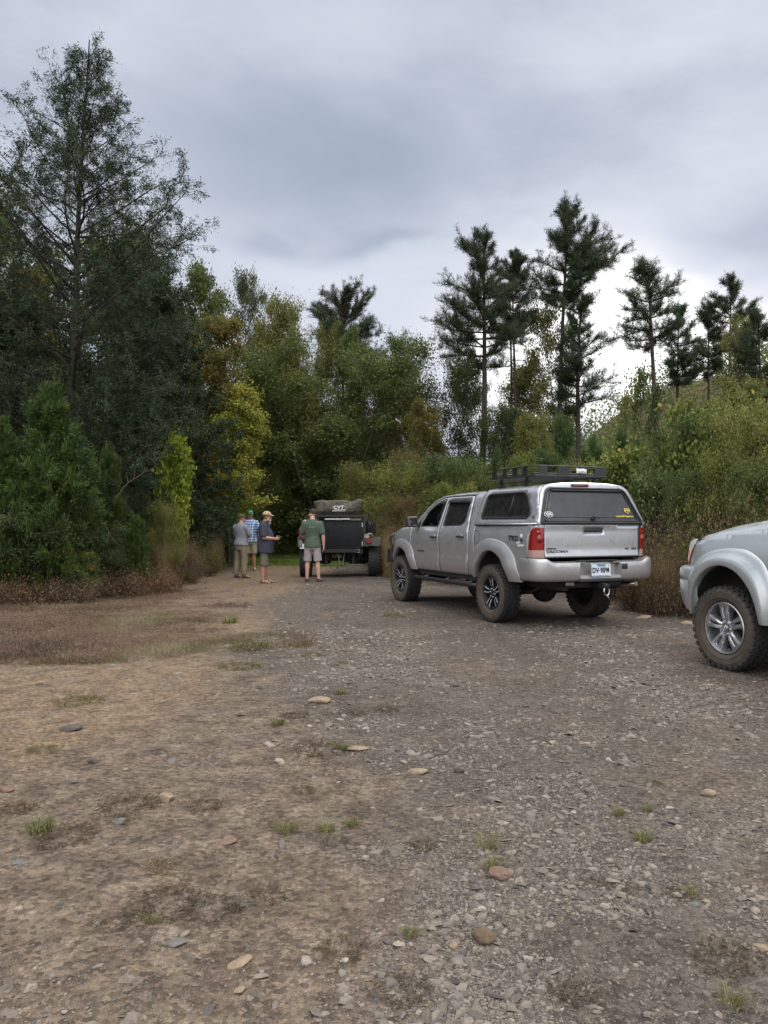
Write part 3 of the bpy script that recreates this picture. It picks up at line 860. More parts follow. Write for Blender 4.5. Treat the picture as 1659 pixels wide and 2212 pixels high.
    lp = curve2([(-.965, .930), (-1.03, .942), (-1.09, .936), (-1.135, .90), (-1.163, .85), (-1.168, .808)], 5)
    def lrow(z):
        xf = np.interp(z, [.975, 1.15, 1.26, 1.34, 1.385], [-.955, -.965, -.985, -1.02, -1.075]); out_ = []
        A = lp
        for q in range(len(A)):
            x = xf + (A[q][0] - A[0][0]) * (A[-1][0] - xf) / (A[-1][0] - A[0][0]); y = A[q][1]
            e = min((z - .965) / .03, (1.395 - z) / .05, 1); out_.append((x, s * (y - .012 * (1 - max(0, e)) ** 2), z))
        return out_
    zz = [.972, .985, 1.02, 1.06]
    red = MB(); red.grid([lrow(z) for z in (1.085, 1.14, 1.2, 1.26, 1.31, 1.35, 1.375, 1.388)])
    tl = red.build('tail_light', M_red, TRUCK)
    mb = MB(); mb.grid([lrow(z) for z in (.972, .985, 1.02, 1.06, 1.084)]); mb.build('reversing_lens', M_clearlens, tl)
    mb = MB(); mb.ell((-1.158, s * .865, 1.235), (.016, .048, .058), 20, 10); mb.ell((-1.140, s * .872, 1.325), (.02, .04, .032), 16, 8); mb.build('lens_reflector', M_reddeep, tl)

def lerp(a, b, t): return a + (b - a) * t
# roof of the cab
def zr(x): return spl([(.5, 1.935), (1.1, 1.942), (1.6, 1.938), (1.96, 1.912), (2.1, 1.88)], x)
rows = []
for i in range(24):
    x = lerp(.50, 2.02, i / 23); ze = zr(x); w = W_cab(x, ze); r = []
    for k in range(25):
        t = -1 + 2 * k / 24; r.append((x + .06 * (1 - t * t) * (i / 23) ** 3, w * t, ze + .045 * (1 - abs(t) ** 2.6)))
    rows.append(r)
MB().grid(rows).build('cab_roof', M_silver, TRUCK)
# windscreen
ap = [(2.02, zr(2.02)), (2.18, 1.845), (2.38, 1.73), (2.58, 1.575), (2.70, 1.475), (2.80, 1.387)]
rows = []
for i, (x, z) in enumerate(arc_resample(ap, 12)):
    w = W_cab(x, z) - .004; r = []
    u = i / 12
    for k in range(17):
        t = -1 + 2 * k / 16; r.append((x + (.06 + .10 * u) * (1 - t * t), w * t, z + (.045 * (1 - u)) * (1 - abs(t) ** 2.6)))
    rows.append(r)
MB().grid(rows).build('windscreen', M_glass_clear, TRUCK)
# bonnet
def zf(x): return spl([(2.79, 1.382), (2.95, 1.383), (3.2, 1.365), (3.45, 1.315), (3.66, 1.25), (3.80, 1.17), (3.86, 1.05)], x)
rows = []
for i in range(22):
    x = lerp(2.80, 3.86, (i / 21)); z = zf(x); w = W_low(x, z); r = []
    for k in range(21):
        t = -1 + 2 * k / 20; u = (1 - t * t)
        r.append((x + .12 * u * (i / 21) ** 2 + .10 * u * (1 - i / 21) ** 2, w * t, z + .075 * (1 - abs(t) ** 3.2) * (1 - .5 * (i / 21) ** 3)))
    rows.append(r)
MB().grid(rows).build('bonnet', M_silver, TRUCK)
# front face, grille, headlights
rows = []
for z in (1.05, .98, .9, .8, .72):
    rows.append([(3.86 + .12 * (1 - (k / 10 - 1) ** 2) + .02 * (1 - abs(z - .9) / .2), W_low(3.86, z) * (k / 10 - 1), z) for k in range(21)])
MB().grid(rows).build('front_panel', M_silver, TRUCK)
mb = MB(); mb.box((3.985, 0, 1.09), (.05, .86, .16), bev=.02); mb.build('grille', M_black, TRUCK)
for s in (1, -1):
    mb = MB(); mb.ell((3.87, s * .60, 1.09), (.085, .19, .095), 20, 10); mb.build('headlight', M_lamp, TRUCK)
# steel front bumper and hoop
mb = MB()
mb.prism(round_poly([(3.88, -.93), (4.02, -.86), (4.14, -.5), (4.14, .5), (4.02, .86), (3.88, .93), (3.72, .93), (3.74, -.93)], .03, 3), .70, .955, lambda u, v, h: (u, v, h))
fbp = mb.build('front_bumper', M_steel_black, TRUCK)
mb = MB()
mb.tube(curve2([(4.06, .52, .93), (4.10, .53, 1.08), (4.08, .50, 1.21), (4.06, .40, 1.245), (4.07, .0, 1.25), (4.06, -.40, 1.245), (4.08, -.50, 1.21), (4.10, -.53, 1.08), (4.06, -.52, .93)], 6), .030, 10)
mb.tube(curve2([(3.92, .80, .94), (3.95, .84, 1.12), (3.93, .80, 1.22), (3.99, .66, 1.24), (4.08, .50, 1.22)], 6), .026, 10)
mb.tube(curve2([(3.92, -.80, .94), (3.95, -.84, 1.12), (3.93, -.80, 1.22), (3.99, -.66, 1.24), (4.08, -.50, 1.22)], 6), .026, 10)
mb.build('brush_guard', M_steel_black, TRUCK)
# canopy roof
def zc(x): return 1.972 if x > -.9 else 1.972 - .017 * (-.9 - x) / .055
rows = []
for i in range(20):
    x = lerp(.505, -.955, i / 19); ze = 1.972 - (.0 if x < .44 else (x - .44) * .35) - (.018 if i == 19 else 0); w = W_can(x, min(ze, 1.972)); r = []
    for k in range(25):
        t = -1 + 2 * k / 24; r.append((x - (.03 * (1 - t * t) if i > 17 else 0), w * t, ze + .05 * (1 - abs(t) ** 2.4)))
    rows.append(r)
mb = MB().grid(rows)
# its front wall down to the cab roof
mb.grid([rows[0], [(p[0] - .0, p[1], min(p[2], 1.93) - .06) for p in rows[0]]])
mb.build('canopy_roof', M_silver, TRUCK)
# rear frame of the canopy: top header, side posts, glass hatch
def rearx(z, y): return lerp(-1.175, -.985, (z - 1.44) / .52) - .035 * (1 - (y / .85) ** 2)
def rearP(off): return lambda y, z, d: (rearx(z, y) - off + d, y, z)
ro_ = [(.905, 1.432)] + [(W_can(0, z) - .0, z) for z in (1.5, 1.6, 1.7, 1.8, 1.88, 1.93, 1.965)] + [(.60, 1.99), (.4, 2.012), (0, 2.022)]
ro_ = ro_ + [(-y, z) for y, z in ro_[::-1][1:]]
ho = round_poly([(.855, 1.452), (.655, 1.93), (-.655, 1.93), (-.855, 1.452)], [.02, .09, .09, .02], 6)
panel(ro_, rearP(0), [ho], step=.07, thick=.03).build('canopy_rear_frame', M_silver, TRUCK)
hatch = panel(ho, rearP(-.004), step=.09, thick=.01).build('rear_hatch', M_glass_dusty, TRUCK)
mb = MB(); c = resample(ho, .05); mb.tube([(rearx(z, y) - .004, y, z) for y, z in c], .017, 8, False, closed=True)
hi = round_poly([(.795, 1.475), (.62, 1.895), (-.62, 1.895), (-.795, 1.475)], .05, 5)
mb.tube([(rearx(z, y) - .006, y, z) for y, z in resample(hi, .05)], .008, 6, False, closed=True)
mb.tube([(rearx(1.90, y) - .012, y, 1.902) for y in np.linspace(.6, -.6, 9)], .013, 6)
mb.build('hatch_seal', M_seal, hatch)
mb = MB(); mb.tube([(rearx(1.535, y) - .004, y, 1.535 + .002 * y) for y in np.linspace(.79, -.79, 12)], .0035, 5); mb.build('hatch_trim_line', M_greyplastic, hatch)
mb = MB(); mb.ell((rearx(1.52, 0) - .02, .02, 1.515), (.022, .03, .03), 14, 8); mb.box((rearx(1.52, 0) - .045, -.005, 1.53), (.02, .12, .018), bev=.005, r=(.25, 0, 0)); mb.build('hatch_handle', M_black, hatch, sharp=40)
mb = MB(); mb.box((-1.02, .11, 1.975), (.03, .29, .044), bev=.012); bl = mb.build('brake_light', M_black, TRUCK, sharp=40)
mb = MB(); mb.box((-1.028, .11, 1.975), (.024, .25, .030), bev=.009); mb.build('brake_lens', M_reddeep, bl, sharp=40)
# tailgate
def gx(y, z):
    return -1.150 - .022 * (1 - (y / .8) ** 2) - .010 * math.cos((z - 1.25) * 5) - (0 if z > 1.07 else .028 * ((1.07 - z) / .09) ** 1.1) - (.012 if z > 1.405 else 0)
go = round_poly([(.797, .985), (.797, 1.43), (-.797, 1.43), (-.797, .985)], .015, 3)
gh_ = round_poly([(.155, 1.305), (.155, 1.385), (-.155, 1.385), (-.155, 1.305)], .03, 4)
gate = panel(go, lambda y, z, d: (gx(y, z) + d, y, z), [gh_], step=.045, thick=.03).build('tailgate', M_silver, TRUCK)
mb = MB(); mb.box((-1.16, 0, 1.355), (.03, .28, .062), bev=.01); mb.build('tailgate_handle', M_black, gate, sharp=40)
mb = MB(); mb.add([(-1.145, y, z) for y, z in gh_], [tuple(range(len(gh_)))]); mb.build('handle_recess', M_silver, gate)
mb = MB(); mb.box((-1.09, 0, 1.2), (.05, 1.66, .46)); mb.build('tailgate_gap', M_seal, TRUCK)
# rear bumper
def brow(z, k): 
    pts = curve2([(-.80, .955), (-.98, .985), (-1.14, .985), (-1.25, .93), (-1.30, .80), (-1.325, .55), (-1.33, .34)], 6)
    return [(x + k * (-.012) + (.03 * k if x > -1.1 else 0) * 0, (y + .012 * k), z) for x, y in pts]
for s in (1, -1):
    mb = MB()
    R_ = [brow(.665, -3), brow(.672, -1.2), brow(.70, 0), brow(.78, .6), brow(.86, .6), brow(.90, .1), brow(.915, -1.0)]
    R_ = [[(x, s * y, z + (.055 if (zi > 3 and y > .84) else .055 * max(0, (y - .74) / .1) if zi > 3 else 0)) for x, y, z in r] for zi, r in enumerate(R_)]
    for r in R_[:]:
        pass
    R_.insert(0, [(min(-1.0, x + .25) if abs(y) < .8 else x + .06, s * min(abs(y), .90), .668) for x, y, z in R_[0]])
    mb.grid(R_)
    # inner end face
    mb.add([R_[k][-1] for k in range(len(R_))], [tuple(range(len(R_)))])
    mb.build('rear_bumper', M_silver, TRUCK, sharp=50)
    mb = MB(); pts = curve2([(-.97, .93), (-1.14, .95), (-1.22, .90), (-1.265, .78), (-1.285, .55), (-1.29, .22)], 6)
    mb.grid([[(x - .03, s * (y + .012), z) for x, y in pts for z in [.905 + .055 * sstep(.72, .86, y)]], [(x, s * y, .925 + float(.055 * sstep(.72, .86, y))) for x, y in pts], [(x + .14 if y < .9 else x, s * (y if y < .9 else .80), .93 + float(.055 * sstep(.72, .86, y))) for x, y in pts]])
    mb.build('bumper_step_pad', M_greyplastic, TRUCK)
mb = MB(); mb.grid([[(-1.10, y, .925) for y in (-.34, .34)], [(-1.245, y, .925) for y in (-.34, .34)], [(-1.255, y, .91) for y in (-.34, .34)], [(-1.255, y, .75) for y in (-.34, .34)], [(-1.33, y, .735) for y in (-.34, .34)], [(-1.335, y, .70) for y in (-.34, .34)], [(-1.1, y, .69) for y in (-.34, .34)]], smooth=False)
mb.build('bumper_centre', M_silver, TRUCK)
mb = MB(); mb.box((-1.28, 0, .675), (.15, .72, .045), bev=.012); mb.box((-1.334, -.40, .855), (.02, .10, .075), bev=.006); mb.box((-1.22, 0, .938), (.13, .66, .012), bev=.003); mb.build('tow_step', M_black, TRUCK, sharp=40)
# plate
mb = MB(); mb.box((-1.345, .01, .815), (.008, .335, .175), bev=.003); pl = mb.build('licence_plate', M_plate, TRUCK)
mb = MB(); mb.box((-1.351, .01, .735), (.003, .27, .016)); mb.build('plate_band', M_plateblue, pl)
mb = MB(); mb.box((-1.351, .01, .895), (.003, .17, .012)); mb.build('plate_band', M_plateblue, pl)
mb = MB(); c = resample(round_poly([(.175, .728), (.175, .902), (-.155, .902), (-.155, .728)], .01, 3), .03); mb.tube([(-1.35, y, z) for y, z in c], .005, 5, False, closed=True); mb.build('plate_frame', M_chrome, pl)
RX = (0, -1, 0)
put_text('TEXAS', .036, frame((-1.3515, .01, .872), RX, (0, 0, 1)), M_ink, pl, sx=1.3)
put_text('DV', .098, frame((-1.3515, .105, .808), RX, (0, 0, 1)), M_ink, pl, sx=.8, bold=.002)
put_text('9BPM', .098, frame((-1.3515, -.050, .808), RX, (0, 0, 1)), M_ink, pl, sx=.66, bold=.0015)
def star(r, c, M, mat, par, name):
    mb = MB(); vs = [(c[0], c[1], 0)] + [(c[0] + (r if k % 2 == 0 else r * .4) * math.sin(PI * k / 5), c[1] + (r if k % 2 == 0 else r * .4) * math.cos(PI * k / 5), 0) for k in range(10)]
    mb.add([M @ Vector(v) for v in vs], [(0, 1 + k, 1 + (k + 1) % 10) for k in range(10)]); return mb.build(name, mat, par)
star(.014, (0, 0), frame((-1.3525, .043, .808), RX, (0, 0, 1)), M_ink, pl, 'star_mark')
star(.012, (0, 0), frame((-1.3525, -.115, .876), RX, (0, 0, 1)), M_ink, pl, 'star_mark')
# writing on gate and hatch
fr = lambda y, z, off=.006: frame((gx(y, z) - off, y, z), RX, (0, 0, 1))
put_text('TOYOTA', .034, fr(.69, 1.103), M_badge, gate, bold=.0012, sx=1.15)
put_text('TACOMA', .050, fr(.60, 1.063, .008), M_badge, gate, bold=.0012, sx=1.7)
put_text('V6', .044, fr(-.575, 1.09), M_badge, gate, bold=.0008, sx=1.5, shear=.2)
put_text('SR5', .044, fr(-.705, 1.09), M_badge, gate, bold=.0008, sx=1.5, shear=.2)
hz = lambda y, z, off=.012: frame((rearx(z, y) - off, y, z), RX, (.35, 0, 1))
put_text('ToyotaOff-Road.com', .042, hz(-.54, 1.545, .016), M_yellow, hatch, bold=.0006, sx=.86)
def disc(M, rx, ry, mat, par, name, n_=28):
    mb = MB(); mb.add([M @ Vector((rx * math.cos(2 * PI * k / n_), ry * math.sin(2 * PI * k / n_), 0)) for k in range(n_)], [tuple(range(n_))]); return mb.build(name, mat, par)
st = disc(hz(.72, 1.57, .010), .072, .042, M_white, hatch, 'oval_sticker')
disc(hz(.72, 1.57, .0115), .064, .036, M_greyplastic, st, 'sticker_field')
put_text('GH', .058, hz(.72, 1.57, .014), M_white, st, bold=.001)
mb = MB(); M_ = hz(-.62, 1.625, .010); mb.add([M_ @ Vector(p) for p in [(-.05, .036, 0), (-.025, .04, 0), (0, .035, 0), (.025, .04, 0), (.05, .036, 0), (.047, -.01, 0), (.03, -.034, 0), (0, -.042, 0), (-.03, -.034, 0), (-.047, -.01, 0)]], [tuple(range(10))[::-1]])
sh = mb.build('shield_sticker', M_yellow, hatch)
put_text('TX', .046, hz(-.62, 1.61, .0125), M_ink, sh, bold=.002, sx=1.1)
mb = MB(); M_ = hz(-.62, 1.650, .0125); mb.add([M_ @ Vector(p) for p in [(-.044, -.006, 0), (.044, -.006, 0), (.044, .006, 0), (-.044, .006, 0)]], [(0, 1, 2, 3)]); mb.build('sticker_band', M_greyplastic, sh)
# side writing (left flank)
LX = (-1, 0, 0)
def fs(x, z, off=.004): return frame((x, W_low(x, z) + off, z), LX, (0, .0, 1))
trd = put_text('TRD', .10, fs(-.61, 1.235), M_ink, TRUCK, bold=.003, sx=1.35, name='side_decal')
put_text('OFF', .036, fs(-.74, 1.175), M_white, trd, bold=.001, sx=1.4); put_text('ROAD', .040, fs(-.80, 1.14), M_white, trd, bold=.001, sx=1.4)
mb = MB(); M_ = fs(-.815, 1.25, .0035); mb.add([M_ @ Vector((.032 * math.cos(2 * PI * k / 20), .02 + .036 * math.sin(2 * PI * k / 20), 0)) for k in range(20)], [tuple(range(20))]); mb.build('round_mark', M_white, trd)
mb = MB(); M_ = fs(-.815, 1.225, .006)
for a_, b_, c_, d_ in ((-.006, .006, -.03, .03), (-.03, -.022, -.04, -.004), (.010, .026, -.04, .0), (-.022, .026, -.012, .004), (-.02, -.014, .01, .04), (.012, .018, .01, .045)):
    mb.add([M_ @ Vector(p) for p in [(a_, c_, 0), (b_, c_, 0), (b_, d_, 0), (a_, d_, 0)]], [(0, 1, 2, 3)])
mb.build('deer_mark', M_ink, trd)
put_text('TACOMA', .042, fs(2.40, .965, .006), M_badge, TRUCK, bold=.001, sx=1.5, name='door_badge')
mb = MB(); M_ = fs(.43, 1.235, .0025)
fdp = round_poly([(.075, .10), (-.085, .10), (-.075, -.06), (-.01, -.11), (.05, -.09)], .03, 4)
mb.tube([M_ @ Vector((-a, b, 0)) for a, b in resample(fdp, .03)], .0028, 5, False, closed=True); mb.build('fuel_door', M_seal, TRUCK)
mb = MB(); mb.ell((-1.03, .893, 1.545), (.016, .01, .035), 12, 8); mb.build('canopy_badge', M_badge, TRUCK)
# underside, axle, hitch
mb = MB(); mb.box((1.3, 0, .70), (4.9, 1.5, .10)); mb.box((1.3, .45, .60), (4.9, .09, .14)); mb.box((1.3, -.45, .60), (4.9, .09, .14)); mb.box((1.55, 0, .60), (2.2, 1.68, .08))
mb.box((-.85, 0, .66), (.5, 1.2, .12)); mb.box((.75, .35, .50), (1.0, .5, .2), bev=.04)
mb.build('chassis', M_under, TRUCK)
mb = MB(); mb.tube([(0, .70, .425), (0, -.70, .425)], .045, 12); mb.ell((0, 0, .42), (.17, .19, .17), 18, 12); mb.tube([(.15, 0, .43), (1.6, 0, .58)], .03, 8)
for s in (1, -1):
    mb.tube(curve2([(.62, s * .5, .55), (.3, s * .5, .45), (0, s * .5, .40), (-.4, s * .5, .46), (-.72, s * .5, .58)], 5), [(.02, .035)] * 21, 6)
    mb.tube([(.1, s * .42, .42), (.28, s * .36, .78)], .03, 8)
mb.build('rear_axle', M_under, TRUCK)
mb = MB(); mb.tube([(3.27, .70, .425), (3.27, -.70, .425)], .045, 10); mb.box((3.3, 0, .55), (.5, .7, .25), bev=.05); mb.build('front_axle', M_under, TRUCK)
mb = MB(); mb.box((-1.27, .0, .60), (.30, .07, .07), bev=.006); mb.box((-1.15, 0, .60), (.08, .9, .07), bev=.01); mb.box((-1.43, 0, .595), (.06, .075, .075), bev=.012)
mb.tube([(-1.44, .05, .59), (-1.44, -.05, .59)], .016, 8)
hb = mb.build('tow_hitch', M_steel_black, TRUCK, sharp=40)
mb = MB(); mb.tube(curve2([(-1.44, .028, .58), (-1.45, .045, .53), (-1.45, .03, .49), (-1.45, 0, .475), (-1.45, -.03, .49), (-1.45, -.045, .53), (-1.44, -.028, .58)], 5), .010, 8); mb.tube([(-1.45, 0, .48), (-1.46, -.06, .40)], .006, 6); mb.build('shackle', M_chrome, hb)
mb = MB(); mb.box((-1.20, .42, .625), (.03, .14, .05), bev=.008); mb.build('trailer_socket', M_chrome, TRUCK)
mb = MB(); mb.tube([(-.6, -.68, .55), (-1.22, -.70, .60)], .032, 10); mb.build('exhaust_pipe', M_chrome, TRUCK)
# cabin
mb = MB(); mb.box((1.65, 0, .80), (2.1, 1.66, .12)); mb.box((.62, 0, 1.15), (.06, 1.66, .55)); mb.box((2.74, 0, 1.20), (.28, 1.62, .26), bev=.05); mb.box((2.0, 0, .98), (.7, .22, .18), bev=.03)
for s in (1, -1): mb.box((1.7, s * .84, 1.0), (2.1, .02, .66))
mb.box((1.3, 0, 1.905), (1.3, 1.2, .02))
mb.build('cabin_lining', M_seat, TRUCK)
for s in (1, -1):
    mb = MB(); mb.box((1.95, s * .38, 1.02), (.52, .50, .18), bev=.06); mb.box((1.67, s * .38, 1.30), (.16, .48, .58), bev=.06, r=(0, -.2, 0)); mb.box((1.60, s * .38, 1.66), (.10, .26, .17), bev=.04); mb.build('front_seat', M_seat, TRUCK, sharp=60)
mb = MB(); mb.box((.98, 0, 1.02), (.48, 1.3, .18), bev=.06); mb.box((.76, 0, 1.30), (.14, 1.3, .55), bev=.05); mb.build('rear_seat', M_seat, TRUCK, sharp=60)
mb = MB(); Mw = frame((2.36, .42, 1.47), (0, 1, 0), (.5, 0, 1))
mb.tube([Mw @ Vector((.185 * math.cos(t), .185 * math.sin(t), 0)) for t in np.linspace(0, 2 * PI, 25)[:-1]], .014, 8, False, closed=True)
for t in (0, PI, -PI / 2): mb.tube([Mw @ Vector((0, 0, -.02)), Mw @ Vector((.18 * math.cos(t), .18 * math.sin(t), 0))], .016, 6)
mb.tube([Mw @ Vector((0, 0, .0)), (2.66, .42, 1.30)], .03, 8)
sw = mb.build('steering_wheel', M_black, TRUCK)
mb = MB(); mb.ell(Mw @ Vector((0, 0, -.02)), (.03, .065, .065), 14, 8); mb.build('hub_pad', M_greyplastic, sw)
# roof rack
mb = MB(); X0, X1, Yr = -.70, .52, .63; zl, zu = 2.125, 2.265
def loopr(z, dx=0, r=.010): 
    c = resample(round_poly([(X0 - dx, -Yr), (X0 - dx, Yr), (X1, Yr), (X1, -Yr)], .07, 5), .08)
    mb.tube([(x, y, z - (.05 * ((x - .1) / .4) ** 2 if (x > .1 and z > 2.2) else 0)) for x, y in c], r, 8, False, closed=True)
loopr(zl, .02, .013); loopr(zu); loopr(zl + .03, .0, .010)
for x in np.linspace(X0 + .12, X1 - .1, 7): mb.box((x, 0, zl + .002), (.045, 2 * Yr, .012))
for y in np.linspace(-.5, .5, 5): mb.box(((X0 + X1) / 2, y, zl + .016), (X1 - X0, .022, .010))
for s in (1, -1):
    for x, w in ((.40, .14), (.10, .10), (-.18, .13), (-.44, .12)):
        mb.box((x, s * Yr, (zl + zu) / 2 - (.015 if x > .3 else 0)), (w, .008, zu - zl - (.03 if x > .3 else 0)))
for y, w in ((.50, .14), (.16, .20), (-.17, .14), (-.49, .20)):
    mb.box((X0 - .01, y, (zl + zu) / 2), (.008, w, zu - zl)); 
for y in (.4, 0, -.4): mb.box((X1, y, (zl + zu) / 2 - .02), (.008, .10, zu - zl - .04))
rack = mb.build('roof_rack', M_steel_black, TRUCK)
for s in (1, -1):
    mb = MB()
    for x in (.24, -.44):
        mb.prism([(x - .045, 1.99), (x + .045, 1.99), (x + .03, 2.11), (x - .03, 2.11)], s * .575, s * .605, lambda u, v, h: (u, h, v))
        mb.box((x, s * .59, 2.0), (.12, .07, .03), bev=.006)
    mb.box((-.1, s * .60, 2.02 + .03), (1.0, .03, .018))
    mb.build('rack_foot', M_steel_black, rack)
mb = MB(); M_ = frame((X0 - .022, -.15, 2.205), RX, (0, 0, 1))
mb.add([M_ @ Vector(p) for p in [(-.085, -.03, 0), (.085, -.035, 0), (.09, .02, 0), (.04, .035, 0), (-.04, .03, 0), (-.09, .04, 0)]], [tuple(range(6))[::-1]]); rs = mb.build('rack_sticker', M_white, rack)
put_text('TACOMA', .034, frame((X0 - .0245, -.15, 2.187), RX, (0, 0, 1)), M_reddeep, rs, sx=1.0)
mb = MB(); mb.tube(curve2([(-.50, -.10, 2.13), (-.50, -.11, 2.22), (-.51, -.22, 2.5), (-.54, -.37, 2.76), (-.56, -.44, 2.90)], 6), [.010] * 6 + [.006] * 19, 6); mb.box((-.50, -.10, 2.14), (.05, .05, .06), bev=.01)
mb.build('whip_antenna', M_steel_black, TRUCK)
# wheels
RW, RV = .425, .28
wl = make_wheel(RW, RV, .247, 'dark', TRUCK, (0, .82, RW - .005), True, .1)
copy_wheel(wl, (3.27, .82, RW - .005), True, .95); copy_wheel(wl, (0, -.82, RW - .005), False, .4); copy_wheel(wl, (3.27, -.82, RW - .005), False, .7)
# ================================================================= pale silver SUV at the right edge (its nose points away and to the left)
SUV = thing('parked_suv', 'pale silver SUV with muddy off-road tyres, only its front end in view', 'SUV', (4.22, 7.95, 0), math.radians(110))
ZS = [(.50, .90), (.56, .915), (.7, .925), (.9, .93), (1.05, .93), (1.2, .915), (1.30, .885), (1.36, .86), (1.45, .83)]
GS = [(1.36, .86), (1.5, .82), (1.8, .73), (1.88, .70), (1.93, .64)]
def W_s(x, z):
    w = spl(ZS, z) - .035
    if x > .30: w -= .26 * ((x - .30) / .50) ** 2.1
    if x < -3.2: w -= .05 * ((-3.2 - x) / .5) ** 2
    return w
def W_g(x, z): return (spl(GS, z) - .03) if z > 1.36 else W_s(x, z)
sarch = ell_arc(0.0, .47, .46, .56, .52, .50); rarch = ell_arc(-2.79, .47, .47, .55, .56, .56)
def hoodz(x): return spl([(-.75, 1.43), (-.5, 1.405), (-.2, 1.365), (.1, 1.325), (.36, 1.275), (.5, 1.235), (.62, 1.16)], x)
sf = [(-.72, .56), (-.74, 1.428), (-.5, 1.405), (-.2, 1.365), (.1, 1.325), (.30, 1.287), (.36, 1.262), (.42, 1.17), (.50, 1.06), (.56, .995)] + [(.50, .98), (.40, .9)] + sarch[::-1][4:]
sf = [(-.72, .56), (-.74, 1.428), (-.5, 1.405), (-.2, 1.365), (.1, 1.325), (.30, 1.287), (.38, 1.262), (.47, 1.235), (.54, 1.19), (.60, 1.10), (.60, .97), (.44, .95)] + [p for p in sarch[::-1] if not (p[0] > .3 and p[1] < .85)]
def zone(x0, x1, z0, ztop): return [(x0, z0), (x0, ztop), (x1, ztop), (x1, z0)]
sw1 = round_poly([(-1.05, 1.42), (-1.18, 1.62), (-1.42, 1.80), (-1.86, 1.80), (-1.84, 1.42)], [.05, .12, .1, .03, .03])
sw2 = round_poly([(-1.93, 1.42), (-1.95, 1.80), (-2.72, 1.80), (-2.66, 1.42)], .04)
sw3 = round_poly([(-2.80, 1.42), (-2.86, 1.80), (-3.52, 1.78), (-3.62, 1.44)], .06)
sd1 = round_poly([(-.745, .56), (-.765, 1.40), (-.95, 1.42), (-1.10, 1.64), (-1.38, 1.86), (-1.895, 1.865), (-1.885, .56)], [.02, .02, .1, .15, .1, .02, .02])
sd2 = round_poly([(-1.90, .56), (-1.91, 1.865), (-2.77, 1.865), (-2.70, 1.38), (-2.40, 1.05), (-2.28, .75), (-2.26, .56)], [.02, .02, .05, .1, .1, .1, .02])
sq = [(-2.27, .56), (-2.29, .75), (-2.41, 1.05), (-2.71, 1.385), (-2.785, 1.87), (-3.66, 1.87), (-3.86, 1.42), (-3.90, 1.0), (-3.88, .56)] + rarch[1:]
sr = [(-.93, 1.43), (-1.09, 1.655), (-1.37, 1.875), (-2.785, 1.875), (-3.66, 1.875), (-3.6, 1.905), (-2.5, 1.925), (-1.6, 1.915), (-1.30, 1.87), (-1.02, 1.66), (-.86, 1.44)]
